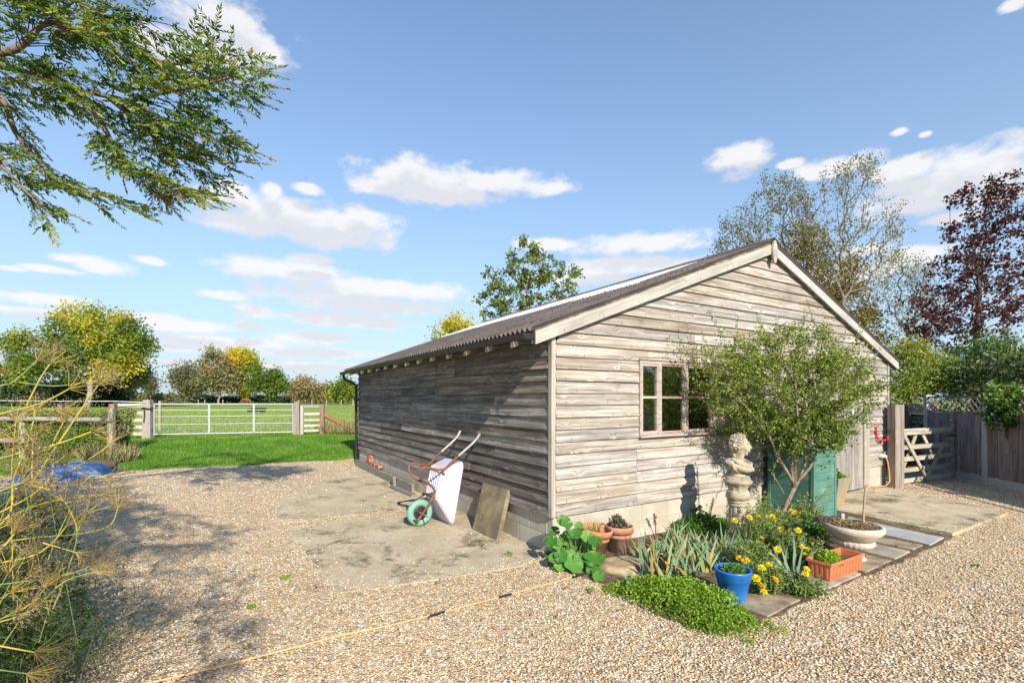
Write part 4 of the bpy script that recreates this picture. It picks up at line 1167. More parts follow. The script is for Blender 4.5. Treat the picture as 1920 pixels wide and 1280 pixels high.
# ---- wheelbarrow stood on its nose against the wall (shed frame)
wb = thing('wheelbarrow', 'upended wheelbarrow with pale lilac tray and green tyre against the shed', 'wheelbarrow', SH, SANG)
wc_ = hit(787, 962, 'y', 1.80)
M_tyre = simple('mint_green_tyre', (.17, .36, .265), .55, .08, 6, .1)
M_hub = simple('black_wheel_hub', (.025, .025, .028), .45, .1, 6, .1)
M_tray = simple('lilac_plastic_tray', (.56, .49, .60), .5, .10, 5, .1, col2=(.66, .63, .64), mixscale=2)
wr = .172; cw = Vector((wc_.x, 1.80, wr + .016))
wheel = thing('wheel', None, None); wheel.parent = wb; wheel.location = cw; wheel.rotation_euler = (math.pi / 2, 0, .0)
mb = MB(); n, m_ = 40, 12; vs = []
for i in range(n):
    a = 2 * math.pi * i / n
    for j in range(m_):
        b = 2 * math.pi * j / m_
        r_ = .126 + .046 * math.cos(b); vs.append((r_ * math.cos(a), r_ * math.sin(a), .043 * math.sin(b)))
mb.add(vs, [(i * m_ + j, ((i + 1) % n) * m_ + j, ((i + 1) % n) * m_ + (j + 1) % m_, i * m_ + (j + 1) % m_) for i in range(n) for j in range(m_)], smooth=True)
mb.build('tyre', M_tyre, wheel)
mb = MB()
mb.lathe([(.062, -.03), (.086, -.036), (.09, -.02), (.09, .02), (.086, .036), (.062, .03)], 32)
mb.lathe([(0, -.035), (.028, -.035), (.03, .035), (0, .035)], 16)
mb.lathe([(.02, -.012), (.088, -.012), (.088, .012), (.02, .012)], 32)
for k in range(9):
    a = 2 * math.pi * k / 9
    mb.box(.025, .08, -.005, .005, -.026, .026, M=Matrix.Rotation(a, 4, 'Z'))
mb.build('hub', M_hub, wheel)
MB().tube([(0, 0, -.30), (0, 0, .30)], .009, 10).build('axle', M_greytube, wheel)
yn, yf = 1.50, 2.10
def frame_tube(y, dy):
    path = [(899, 814), (890, 828), (853, 862), (838, 878), (830, 881), (818, 880), (800, 877), (794, 884), (793, 892), (800, 904), (818, 915), (822, 928), (812, 950), (792, 981)]
    pts = []
    for (u, v) in path:
        p = hit(u, v, 'y', yn); pts.append(p)
    # smooth, then shift to this side
    P = [Vector((p.x, y + dy * i / (len(pts) - 1), p.z)) for i, p in enumerate(pts)]
    out = []
    for i in range(len(P) - 1):
        a, b, c, d = P[max(i - 1, 0)], P[i], P[i + 1], P[min(i + 2, len(P) - 1)]
        for t in (0, .25, .5, .75):
            out.append(.5 * ((2 * b) + (c - a) * t + (2 * a - 5 * b + 4 * c - d) * t * t + (3 * b - a - 3 * c + d) * t ** 3))
    out.append(P[-1]); return out
ends = []
for y, dy in ((yn, .16), (yf, -.16)):
    pts = frame_tube(y, dy)
    MB().tube(pts[6:], .0155, 10).build('frame_tube', M_rust, wb)
    MB().tube(pts[:8], .0165, 10).build('handle_tube', M_greytube, wb)
    MB().tube([pts[0] + (pts[0] - pts[4]).normalized() * .01, pts[3]], .019, 10).build('grip', M_greytube, wb)
    ends.append(pts[-1])
MB().tube([ends[0], (ends[0] + ends[1]) / 2 + Vector((-.02, 0, -.02)), ends[1]], .0155, 10).build('nose_bar', M_rust, wb)
# tray: bottom panel faces out, rim faces the wall
rt, rb_ = hit(868, 868, 'y', yn + .0), hit(851, 990, 'y', yn + .02)
bt, bb = hit(835, 880, 'y', yn + .06), hit(822, 938, 'y', yn + .06)
YC = 1.80
def P3(p, hw): return [Vector((p.x, YC - hw, p.z)), Vector((p.x, YC + hw, p.z))]
rimn = [Vector((rt.x, 0, rt.z)), Vector((rb_.x, 0, max(rb_.z, .045)))]
prof = [  # (x, z, half width) along the rim and the bottom panel, top to bottom
    (rt, .30), (rb_, .21), (bt, .20), (bb, .17)]
mb = MB()
def grid_patch(A, B, C, D, nu, nv, bulge=0.0):
    vs = []; nrm = (B - A).cross(D - A).normalized()
    for i in range(nu + 1):
        for j in range(nv + 1):
            s, t = i / nu, j / nv
            p = A.lerp(B, s).lerp(D.lerp(C, s), t)
            vs.append(p + nrm * bulge * 16 * s * (1 - s) * t * (1 - t))
    k = nv + 1
    mb.add(vs, [(i * k + j, (i + 1) * k + j, (i + 1) * k + j + 1, i * k + j + 1) for i in range(nu) for j in range(nv)], smooth=True)
rtz = Vector((rt.x, 0, rt.z)); rbz = Vector((rb_.x, 0, max(rb_.z, .032)))
def Y(p, y): return Vector((p.x, y, p.z))
An, Bn = Y(rtz, YC - .31), Y(rbz, YC - .24); Af, Bf = Y(rtz, YC + .31), Y(rbz, YC + .24)
Cn, Dn = Y(bt, YC - .24), Y(bb, YC - .20); Cf, Df = Y(bt, YC + .24), Y(bb, YC + .20)
for quad in ((Cn, Cf, Df, Dn), (An, Cn, Dn, Bn), (Cf, Af, Bf, Df), (Dn, Df, Bf, Bn), (An, Af, Cf, Cn)):
    grid_patch(*quad, 8, 8, .012)
to = mb.build('tray', M_tray, wb, merge=True)
so_ = to.modifiers.new('thick', 'SOLIDIFY'); so_.thickness = .008; so_.offset = 0
mb = MB(); loop = [An, Bn, Bf, Af]; mids = []
for i in range(4):
    a, b = loop[i], loop[(i + 1) % 4]
    mids += [a.lerp(b, t) for t in (.06, .3, .5, .7, .94)]
mb.tube(mids + [mids[0]], .012, 8); mb.build('tray_rim', M_tray, wb)
ribm = []
for k in range(6):
    t = .12 + .76 * k / 5
    a, b = Cn.lerp(Cf, t), Dn.lerp(Df, t); n_ = (Cf - Cn).cross(Dn - Cn).normalized()
    if n_.x > 0: n_ = -n_
    MB().tube([a + n_ * .008, a.lerp(b, .5) + n_ * .016, b + n_ * .008], .011, 6).build('tray_rib', M_tray, wb)
MB().tube([Y(bt, YC - .26) + Vector((-.02, 0, -.05)), Y(bt, YC + .26) + Vector((-.02, 0, -.05))], .012, 8).build('cross_bar', M_rust, wb)
MB().tube([Y(bb, YC - .18) + Vector((-.02, 0, .03)), Y(bb, YC + .18) + Vector((-.02, 0, .03))], .012, 8).build('cross_bar', M_rust, wb)

# ---- jointed tan rods lying across the gravel
M_tan = simple('tan_rod', (.62, .38, .17), .5, .08, 5, .05)
rods = thing('drain_rods', 'long tan rods with black joints laid end to end across the gravel', 'rods', (0, 0, 0))
rp = [gp(u, v, .022) for u, v in ((1128, 1066), (1068, 1083), (946, 1116), (820, 1150), (730, 1172), (640, 1190), (540, 1216), (440, 1242), (300, 1275), (150, 1306))]
MB().tube(rp[:3], .0062, 8).build('rod', M_tan, rods); MB().tube(rp[2:4], .0062, 8).build('rod', M_tan, rods); MB().tube(rp[3:], .0062, 8).build('rod', M_tan, rods)
for u0, v0, u1, v1 in ((1072, 1082, 1100, 1074), (935, 1119, 959, 1113), (806, 1154, 834, 1146)):
    MB().tube([gp(u0, v0, .024), gp(u1, v1, .024)], .009, 10).build('joint', M_black, rods)
# ---- flat rock at the corner of the bed
rk_ = gp(1170, 1075, .0)
bm = bmesh.new(); bmesh.ops.create_icosphere(bm, subdivisions=4, radius=1)
rr = random.Random(2)
from mathutils import noise as mn
for v in bm.verts:
    d = v.co.copy(); f = 1 + .22 * mn.noise(d * 1.6) + .06 * mn.noise(d * 5)
    v.co = Vector((d.x * .30 * f, d.y * .19 * f, max(-.06, min(.07, d.z * .12)) * f))
me = bpy.data.meshes.new('flat_rock'); bm.to_mesh(me); bm.free()
for p in me.polygons: p.use_smooth = True
o = link('flat_rock', me, None, rk_ + Vector((.06, .10, .02)), (0, 0, .3), [simple('sandy_rock', (.40, .31, .185), .95, .2, 11, .7, .008, spec=.15, col2=(.27, .21, .13), mixscale=6)])
tag(o, 'flat sandy rock lying in front of the terracotta pots', 'rock')
# ================================================================ plants near the shed
G_fresh = leafy('fresh_leaf', [(0, (.035, .10, .012)), (.4, (.07, .19, .022)), (.75, (.13, .28, .04)), (1, (.24, .36, .08))], .3)
G_olive = leafy('shrub_leaf', [(0, (.085, .145, .018)), (.3, (.18, .255, .035)), (.6, (.30, .36, .06)), (.85, (.40, .37, .09)), (1, (.36, .17, .05))], .3, .45, .4)
G_mallow = leafy('mallow_leaf', [(0, (.03, .11, .015)), (.5, (.075, .22, .03)), (1, (.17, .34, .06))], .25)
G_iris = leafy('iris_leaf', [(0, (.12, .21, .14)), (.35, (.21, .33, .22)), (.6, (.30, .40, .15)), (.8, (.38, .40, .12)), (.9, (.50, .38, .12)), (1, (.42, .22, .07))], .25, .45)
G_mound = leafy('oregano_leaf', [(0, (.10, .21, .012)), (.5, (.21, .36, .025)), (1, (.36, .50, .05))], .3)
G_lettuce = leafy('lime_leaf', [(0, (.16, .30, .02)), (.5, (.30, .46, .04)), (1, (.45, .58, .08))], .35)
G_grey = leafy('daisy_leaf', [(0, (.10, .165, .04)), (.5, (.22, .31, .075)), (.8, (.22, .26, .09)), (1, (.34, .33, .13))], .25)
Y_flower = leafy('yellow_petal', [(0, (.80, .66, .02)), (.6, (.85, .76, .04)), (1, (.82, .50, .05))], .3)
G_sedum = leafy('sedum_leaf', [(0, (.16, .20, .05)), (.35, (.30, .28, .10)), (.6, (.36, .20, .13)), (.85, (.22, .10, .10)), (1, (.42, .34, .22))], .15)
G_dark = leafy('dark_rosette_leaf', [(0, (.06, .07, .035)), (.6, (.13, .13, .08)), (1, (.22, .17, .13))], .15)
G_grassy = leafy('grass_blade', [(0, (.07, .16, .02)), (.5, (.14, .27, .04)), (1, (.34, .38, .12))], .3)
G_dead = leafy('dead_leaf', [(0, (.10, .06, .035)), (.5, (.22, .13, .07)), (1, (.36, .26, .16))], .1)
M_bark = simple('pale_bark', (.30, .25, .19), .9, .2, 22, .5, .004, spec=.15, col2=(.20, .165, .125), mixscale=9)
M_stem = simple('green_stem', (.17, .24, .07), .6, .15, 12, .1)
M_twig = simple('brown_twig', (.16, .115, .075), .9, .2, 20, .2)
def skin_tree(name, parent, edges, mat, n=5):
    V, Fc = frustums(edges, n)
    return link(name, np_mesh(name, V, Fc, mat, smooth=True), parent)

# ---- multi-stemmed shrub in front of the gable
rng = np.random.default_rng(5)
sb = gp(1456, 992, .02)
shr = thing('shrub', 'many stemmed small leaved shrub spreading across the gable window', 'shrub', sb)
def loc(u, v, Y): p = at(u, v, Y) - sb; return p
Ys = sb.y
stems = []
fork = loc(1490, 913, Ys + .02)
trunkpts = [Vector((0, 0, 0)), loc(1466, 968, Ys), loc(1477, 940, Ys), fork]
mb = MB()
def smooth(P, k=5):
    out = []
    for i in range(len(P) - 1):
        a, b, c, d = P[max(i - 1, 0)], P[i], P[i + 1], P[min(i + 2, len(P) - 1)]
        for q in range(k):
            t = q / k
            out.append(.5 * ((2 * b) + (c - a) * t + (2 * a - 5 * b + 4 * c - d) * t * t + (3 * b - a - 3 * c + d) * t ** 3))
    out.append(P[-1]); return out
tp_s = smooth(trunkpts)
mb.tube(tp_s, [.036 - .010 * i / (len(tp_s) - 1) for i in range(len(tp_s))], 10)
mb.build('trunk', M_bark, shr)
limbs = [[fork, loc(1478, 888, Ys + .05), loc(1462, 858, Ys + .1), loc(1455, 830, Ys + .12), loc(1425, 760, Ys + .15)],
         [fork, loc(1484, 875, Ys - .02), loc(1492, 845, Ys - .08), loc(1496, 800, Ys - .15), loc(1490, 700, Ys - .1)],
         [fork, loc(1500, 895, Ys), loc(1510, 865, Ys), loc(1514, 820, Ys - .05), loc(1560, 740, Ys - .1)],
         [loc(1497, 900, Ys), loc(1517, 877, Ys - .05), loc(1530, 850, Ys - .1), loc(1550, 800, Ys - .2), loc(1610, 740, Ys - .15)],
         [loc(1484, 900, Ys), loc(1473, 880, Ys - .1), loc(1455, 850, Ys - .15), loc(1440, 815, Ys - .25), loc(1380, 740, Ys - .3)]]
nodes_trunk = []
for l in limbs:
    P = smooth(l); m3 = MB(); m3.tube(P, [.021 - .011 * i / (len(P) - 1) for i in range(len(P))], 8); m3.build('branch', M_bark, shr)
for a, b in (((1470, 925), (1447, 885)), ((1447, 860), (1438, 842)), ((1452, 900), (1449, 862))):
    MB().tube([loc(*a, Ys + .05), loc(*b, Ys - .05)], .006, 6).build('dead_twig', M_bark, shr)
def PW(u, v, Y): return np.array(at(u, v, Y) - sb)
blobs = [(PW(1480, 730, Ys), (.80, .75, .50), 3), (PW(1400, 730, Ys - .15), (.60, .55, .45), 1.6), (PW(1565, 730, Ys), (.52, .55, .50), 1.5), (PW(1480, 650, Ys), (.75, .55, .32), 1.6),
         (PW(1360, 690, Ys - .25), (.40, .4, .42), .6), (PW(1430, 795, Ys), (.50, .5, .30), 1.7), (PW(1500, 812, Ys - .15), (.55, .45, .24), 1.5), (PW(1532, 800, Ys - .1), (.40, .45, .30), 1.4), (PW(1592, 690, Ys), (.36, .4, .40), .6)]
att, _ = blob_points(rng, blobs, 1050, .3)
start = [np.array(p) for p in (fork, loc(1488, 870, Ys), loc(1490, 830, Ys))]
edges, pts, dirs = grow(rng, start, att, .10, .0022, .42, .3, 3)
skin_tree('twigs', shr, edges, M_twig, 4)
N = 30; n = len(pts) * N
P = np.repeat(pts, N, 0); Dd = np.repeat(dirs, N, 0)
cc = np.array(PW(1490, 730, Ys))
t = rng.random(n)
P = P - Dd * (t * .14)[:, None] + rng.normal(size=(n, 3)) * .035
# long shoots beyond the outline
sh_i = rng.choice(len(pts), 150, p=(lambda w: w / w.sum())(np.linalg.norm(pts - cc, axis=1) ** 4)); shoots = []; SP = []
for i in sh_i:
    d = unit(unit(pts[i] - cc) * .8 + rng.normal(size=3) * .35 + np.array([0, 0, .25])); Ls = rng.uniform(.12, .42)
    q0 = pts[i]; q1 = q0 + d * Ls * .5; q2 = q1 + unit(d + np.array([0, 0, .3])) * Ls * .5
    shoots += [(q0, q1, .0022, .0018), (q1, q2, .0018, .001)]
    for k in range(int(Ls / .022)):
        a = k * .022 / Ls; SP.append(q0 + (q1 - q0) * min(1, 2 * a) + (q2 - q1) * max(0, 2 * a - 1) + rng.normal(size=3) * .008)
tag(skin_tree('shoots', shr, shoots, M_twig, 4), kind='stuff')
P = np.concatenate([P, np.array(SP)]); n = len(P)
D = unit(rng.normal(size=(n, 3)) + unit(P - cc) * .5 + np.array([0, 0, -.1]))
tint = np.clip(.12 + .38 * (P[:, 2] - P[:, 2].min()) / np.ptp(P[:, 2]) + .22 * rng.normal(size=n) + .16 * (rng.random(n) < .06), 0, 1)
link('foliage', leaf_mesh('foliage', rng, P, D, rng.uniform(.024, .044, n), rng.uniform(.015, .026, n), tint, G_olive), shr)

# ---- mallow
def disc_leaf(mb, c, nrm, rad, lobes, rngp, tint, cup=.18):
    nrm = nrm.normalized(); X = nrm.orthogonal().normalized(); X.rotate(Matrix.Rotation(rngp.uniform(0, 6.28), 3, nrm)); Yv = nrm.cross(X)
    n = 22; vs = [c]; 
    for k in range(n):
        a = .10 + (2 * math.pi - .2) * k / (n - 1)
        r = rad * (1 - .07 * math.cos(a * lobes) + .03 * rngp.uniform(-1, 1))
        w = cup * rad * (.5 * math.cos(a * lobes) * .5 + .8 * (1 if k % 2 else .55))
        vs.append(c + X * r * math.cos(a) + Yv * r * math.sin(a) + nrm * w)
    m_ = []
    for k in range(n):
        p = vs[1 + k]; m_.append(c.lerp(p, .55) + nrm * (-.10 * rad if k % 2 else -.02 * rad))
    vs += m_
    fs = [(0, 1 + n + k, 1 + n + k + 1) for k in range(n - 1)] + [(1 + n + k, 1 + k, 2 + k, 2 + n + k) for k in range(n - 1)]
    mb.add(vs, fs, 0, tint, True)
rp = random.Random(12)
mc = gp(1078, 1052, .02)
mal = thing('mallow_plant', 'leafy green mallow with round crinkled leaves at the shed corner', 'plant', mc)
stem = MB(); k = 0
for u, v, r in ((1040, 995, .045), (1055, 975, .05), (1062, 980, .055), (1035, 1015, .055), (1060, 1010, .06), (1048, 1030, .06), (1080, 1000, .055), (1075, 1020, .055), (1100, 1005, .055), (1116, 1015, .06), (1092, 1030, .055), (1062, 1048, .078), (1075, 1056, .08), (1110, 1052, .085), (1120, 1048, .07), (1095, 1050, .06), (1123, 1080, .05), (1040, 1045, .05), (1030, 1012, .045), (1105, 1030, .06), (1045, 1020, .045), (1070, 1040, .05), (1088, 1048, .055), (1100, 1018, .05), (1052, 1042, .055), (1110, 1066, .05), (1082, 1064, .05), (1030, 1040, .04), (1068, 1000, .045), (1066, 1030, .05), (1085, 985, .04), (1050, 1060, .05)):
    Yd = mc.y + rp.uniform(-.20, .10) - (.12 if v > 1040 else 0)
    c = at(u, v, Yd)
    if c.z < .05: c = gp(u, v, .06)
    c = c - mc
    nr_ = Vector((rp.uniform(-.5, .5) + c.x * .9, -.75 + rp.uniform(-.3, .3), .75 + rp.uniform(-.2, .2)))
    m3 = MB(); disc_leaf(m3, c, nr_, r * 1.15, 5, rp, rp.uniform(.15, .95)); m3.build('leaf', G_mallow, mal)
    stem.tube([Vector((c.x * .2 + rp.uniform(-.03, .03), .03 + rp.uniform(-.03, .03), 0)), Vector((c.x * .6, c.y * .5, c.z * .7)), c], .0045, 5)
o = stem.build('stems', M_stem, mal); tag(o, kind='stuff')

# ---- sword leaves
def swords(mb, base, fan, n, Lr, Wr, rp, tints, spread=.5, lean=0.0):
    for i in range(n):
        a = (i / max(1, n - 1) - .5) * 2 * spread + rp.uniform(-.12, .12) + lean
        Ls = rp.uniform(*Lr); w = rp.uniform(*Wr)
        out = Vector((math.cos(fan), math.sin(fan), 0)); side = Vector((-math.sin(fan), math.cos(fan), 0))
        d = out * math.sin(a) + Vector((0, 0, 1)) * math.cos(a); bend = rp.uniform(.0, .35) * (1 + abs(a))
        pts = []
        for k in range(7):
            t = k / 6
            pts.append(base + side * rp.uniform(-.004, .004) + d * Ls * t + (out * math.copysign(1, a) * .35 + Vector((0, 0, -.45))) * bend * Ls * t * t)
        wd = (out * math.cos(a) - Vector((0, 0, 1)) * math.sin(a)).normalized() * .8 + side * rp.uniform(-.6, .6); wd.normalize()
        vs = []; fs = []
        for k, p in enumerate(pts):
            t = k / 6; ww = w * (1 - t ** 2.6) * (.75 + .25 * math.sin(math.pi * min(1, t * 1.4)))
            vs += [p - wd * ww * .5, p + side * .004 * (1 - t), p + wd * ww * .5]
        for k in range(6):
            b = k * 3; fs += [(b, b + 1, b + 4, b + 3), (b + 1, b + 2, b + 5, b + 4)]
        mb.add(vs, fs, 0, tints(rp), True)
IRIS_LAB = ['iris fan nearest the flat rock and the limewashed pot', 'iris fan just right of the flat rock, second in from the pots', 'iris fan directly behind the little separate fan at the rock', 'iris fan half hidden between the pots and the front fans', 'iris fan at the front of the bed just behind the rock end', 'iris fan touching the upper edge of the green mound', 'iris fan near the wall under the window corner', 'iris fan in the middle of the bed under the window', 'iris fan rising from the top of the green mound', 'iris fan by the wall below the bust shadow', 'iris fan midway between the bust shadow and the mound', 'iris fan standing in front of the leafy clump at the wall', 'iris fan just behind the blue pot on its near side', 'iris fan between the blue pot and the leafy clump', 'iris fan leaning out behind the blue pot rim', 'iris fan at the mound top closest to the blue pot', '', 'iris fan touching the foot of the stone pillar', 'iris fan in front of the pillar behind the blue pot', 'iris fan farthest back against the plinth', 'iris fan among the daisies above the blue pot', 'iris fan half lost among daisies beside the pillar']
rp = random.Random(31)
iris_spots = [(1203, 1052), (1222, 1060), (1215, 1078), (1236, 1046), (1252, 1070), (1248, 1090), (1262, 1035), (1275, 1056), (1290, 1082), (1284, 1040), (1306, 1062), (1312, 1035), (1326, 1072), (1330, 1048), (1346, 1060), (1300, 1095), (1192, 1098), (1350, 1035), (1362, 1052), (1268, 1020), (1380, 1060), (1405, 1048)]
for i, (u, v) in enumerate(iris_spots):
    b = gp(u, v, .02)
    t = thing('iris_clump', IRIS_LAB[i], 'plant', b, 0, 'iris fans in the middle of the flower bed')
    small = (u, v) == (1192, 1098)
    for k in range(rp.randint(8, 12)):
        m3 = MB(); fan = rp.uniform(-.5, .5) + .5
        tt = (lambda r: r.choice((.1, .2, .3, .4, .45, .55, .7)) + r.uniform(-.05, .05)) if rp.random() > .16 else (lambda r: r.uniform(.8, 1))
        swords(m3, Vector((rp.uniform(-.05, .05), rp.uniform(-.04, .04), 0)), fan, 1, (.14, .22) if small else (.22, .40), (.022, .038), rp, tt, .0, rp.uniform(-.75, .75))
        m3.build('leaf', G_iris, t)
    if i == 16: t['label'] = 'small separate fan of iris leaves at the bed edge beside the flat rock'; 
b = gp(1480, 1075, .02)
t = thing('iris_clump', 'long arching grey iris leaves beside the terracotta trough', 'plant', b, 0, 'iris fans in the middle of the flower bed')
for k in range(12):
    m3 = MB(); swords(m3, Vector((rp.uniform(-.06, .06), rp.uniform(-.05, .05), 0)), rp.uniform(-.4, .4), 1, (.3, .46), (.025, .042), rp, lambda r: r.uniform(.0, .5), 0, rp.uniform(-1.15, 1.0)); m3.build('leaf', G_iris, t)
b = gp(1492, 990, .02)
t = thing('sword_leaf_plant', 'upright bright green sword leaves in front of the green cabinet', 'plant', b)
for k in range(7):
    m3 = MB(); swords(m3, Vector((rp.uniform(-.07, .07), rp.uniform(-.05, .05), 0)), rp.uniform(-.4, .4), 1, (.26, .42), (.03, .045), rp, lambda r: r.uniform(.1, .9), 0, rp.uniform(-.35, .35)); m3.build('leaf', G_fresh, t)

# ---- leafy mounds
def mound(name, label, cat, mat, c, ell, n, ls, ws, seed, group=None, lift=.0, bias=.6, part='foliage', tintf=None, stems=True):
    """ell: list of (dx, dy, rx, ry, h)"""
    rng = np.random.default_rng(seed)
    t = thing(name, label, cat, c, 0, group)
    w = np.array([e[2] * e[3] for e in ell]); k = rng.choice(len(ell), n, p=w / w.sum()); E = np.array(ell)[k]
    a = rng.random(n) * 6.283; r = np.sqrt(rng.random(n))
    hh = np.sqrt(np.maximum(0, 1 - r ** 2.2)) * E[:, 4]
    d = rng.random(n) ** .45
    nz = np.array([mn.noise(Vector((x * 14, y * 14, seed))) for x, y in zip(E[:, 0] + E[:, 2] * r * np.cos(a), E[:, 1] + E[:, 3] * r * np.sin(a))])
    P = np.stack([E[:, 0] + E[:, 2] * r * np.cos(a), E[:, 1] + E[:, 3] * r * np.sin(a), hh * (.35 + .65 * d) * (1 + .35 * nz) + lift], 1)
    out = np.stack([np.cos(a) * r, np.sin(a) * r, np.full(n, .5)], 1)
    D = unit(rng.normal(size=(n, 3)) * .7 + out * bias)
    ti = np.clip(.5 + .22 * rng.normal(size=n) + .3 * nz, 0, 1) if tintf is None else tintf(rng, n, P)
    link(part, leaf_mesh(part, rng, P, D, rng.uniform(*ls, n), rng.uniform(*ws, n), ti, mat, N=unit(np.array([[0, 0, 1.]]) + rng.normal(size=(n, 3)) * .5)), t)
    if stems:
        q = rng.choice(n, min(n, 90)); E_ = []
        for i in q:
            b0_ = np.array([P[i, 0] * .8, P[i, 1] * .8, -.01 + lift * 0]); E_.append((b0_, P[i], .0022, .0014))
        o = skin_tree('stems', t, E_, M_stem, 4); tag(o, kind='stuff')
    return t
mcen = gp(1292, 1152, .0)
mound('oregano_mound', 'dense bright green mound of small leaves spilling onto the gravel', 'ground cover', G_mound, mcen,
      [(-.20, .28, .25, .24, .17), (-.02, .12, .32, .28, .23), (.12, -.05, .30, .27, .22), (.20, -.20, .24, .20, .12), (-.38, .42, .20, .16, .07), (.02, .30, .25, .2, .12), (.10, -.22, .22, .12, .07)], 9500, (.014, .026), (.011, .019), 4)
mound('creeping_herb', 'strip of low green leaves along the bed edge beside the rock', 'ground cover', G_mound, gp(1165, 1098, .0), [(.04, -.02, .12, .06, .05), (.14, -.08, .12, .07, .06)], 600, (.014, .024), (.011, .017), 6)
mound('leafy_clump', 'green leafy clump at the foot of the pillar under the wall', 'plant', G_fresh, gp(1345, 1000, .02), [(-.12, .10, .30, .22, .20), (.12, -.05, .28, .2, .16), (-.32, .1, .2, .16, .13)], 2400, (.024, .045), (.018, .032), 7)
mound('strawberry_clump', 'dark green clump of rounded leaves behind the terracotta trough', 'plant', G_mallow, gp(1545, 1012, .03), [(0, .05, .26, .24, .24), (-.16, .16, .22, .2, .2)], 1800, (.025, .045), (.02, .036), 8)
mound('green_leaves', 'bright strappy green leaves round the foot of the shrub', 'plant', G_fresh, gp(1500, 985, .02), [(0, 0, .28, .2, .22), (-.2, -.05, .2, .2, .16)], 1200, (.04, .085), (.012, .022), 9)
mound('lettuce_plant', 'lime green curly plant growing at one end of the trough', 'plant', G_lettuce, sl(0, 0) * 0 + tp + SX * .17 + SY * .10 + Vector((0, 0, .10)), [(0, 0, .105, .088, .115)], 2200, (.018, .03), (.016, .026), 10)
mound('sedum_mat', 'reddish green sedum filling the wide stone urn', 'plant', G_sedum, urn.location + Vector((0, 0, .338)), [(0, 0, .205, .205, .035), (-.12, .05, .10, .12, .05)], 2600, (.010, .02), (.008, .013), 11, stems=False)
mound('purple_sedum', 'purplish sedum tumbling over the rear edge of the stone urn', 'plant', leafy('purple_leaf', [(0, (.10, .06, .075)), (.6, (.20, .13, .15)), (1, (.30, .24, .22))], .15), urn.location + Vector((-.21, .14, .31)), [(0, 0, .10, .10, .09)], 700, (.012, .022), (.008, .014), 12, stems=False)
mound('pot_herb', 'small fleshy green shoots growing in the blue pot', 'plant', G_fresh, potC.location + Vector((0, 0, .205)), [(-.02, -.01, .085, .085, .085), (.05, .02, .06, .06, .06)], 420, (.022, .042), (.010, .018), 13)
mound('rosette_plant', 'dark fleshy rosette standing up out of the limewashed pot', 'plant', G_dark, potB.location + Vector((-.01, 0, .20)), [(-.02, 0, .075, .075, .19), (.03, .01, .06, .06, .14)], 420, (.03, .055), (.014, .022), 14, bias=1.0)
t = thing('grass_tuft', 'thin grassy shoots growing in the plain terracotta pot', 'plant', potA.location + Vector((0, 0, .20)))
m3 = MB(); rp = random.Random(3)
for k in range(34): swords(m3, Vector((rp.uniform(-.10, .08), rp.uniform(-.08, .08), 0)), rp.uniform(-3, 3), 1, (.10, .26), (.004, .008), rp, lambda r: r.random(), 0, rp.uniform(-.6, .6))
tag(m3.build('blades', G_grassy, t), kind='stuff')
mound('pelargonium', 'small leafy plant beside the pink can in the zinc planter', 'plant', G_fresh, sl(4.93, -.38, .05 + .36), [(0, 0, .13, .13, .19), (.08, .0, .12, .1, .11)], 420, (.035, .06), (.03, .05), 15)

# ---- yellow daisies
def daisy(name, label, c, w, d, h, nst, nfl, seed):
    rng = np.random.default_rng(seed); t = thing(name, label, 'flower', c, 0, 'yellow flowering plants in the bed')
    E_ = []; P = []; tips = []
    for i in range(nst):
        x, y = rng.uniform(-1, 1) * w, rng.uniform(-1, 1) * d
        hh = h * rng.uniform(.55, 1.05) * (1 - .35 * (abs(x) / w) ** 2)
        b0_ = np.array([x * .5, y * .5, 0]); m_ = np.array([x * .8, y * .8, hh * .5]); e = np.array([x * 1.1 + rng.normal() * .03, y * 1.1 + rng.normal() * .03, hh])
        E_ += [(b0_, m_, .004, .003), (m_, e, .003, .002)]; tips.append(e)
        for s in np.linspace(.12, 1, 24):
            q = b0_ + (m_ - b0_) * min(1, 2 * s) + (e - m_) * max(0, 2 * s - 1)
            for _ in range(2): P.append(q + rng.normal(size=3) * .012)
    o = skin_tree('stems', t, E_, M_stem, 4); tag(o, kind='stuff')
    P = np.array(P); n = len(P)
    D = unit(rng.normal(size=(n, 3)) + np.array([0, 0, .25]))
    link('foliage', leaf_mesh('foliage', rng, P, D, rng.uniform(.02, .05, n), rng.uniform(.009, .018, n), np.clip(.45 + .28 * rng.normal(size=n), 0, 1), G_grey), t)
    return t, tips
def flower_head(parent, p, r, seed, tint):
    rng = np.random.default_rng(seed); n = 34
    a = np.arange(n) * 2.4; lay = (np.arange(n) / n)
    nrm = unit(np.array([rng.normal() * .3, -.55 + rng.normal() * .25, .8]))
    X = unit(np.cross(nrm, [0, 0, 1.])); Yv = np.cross(nrm, X)
    out = X[None] * np.cos(a)[:, None] + Yv[None] * np.sin(a)[:, None]
    D = unit(out * (1 - .75 * lay[:, None]) + nrm[None] * (.12 + .9 * lay[:, None]))
    P = p + nrm * .006 * 0 + out * .003
    link('flower_head', leaf_mesh('flower_head', rng, P, D, r * (1 - .35 * lay), r * .42 * np.ones(n), np.clip(tint + .2 * rng.normal(size=n), 0, 1), Y_flower, N=np.broadcast_to(nrm, (n, 3))), parent)
spec = [((1420, 1040), .20, .14, .50, 52), ((1405, 1075), .18, .14, .34, 38), ((1460, 1020), .24, .17, .42, 60), ((1510, 1000), .20, .14, .34, 40), ((1440, 1110), .18, .12, .26, 36), ((1500, 1058), .18, .14, .32, 40), ((1495, 1112), .17, .12, .18, 34), ((1425, 990), .14, .1, .46, 14)]
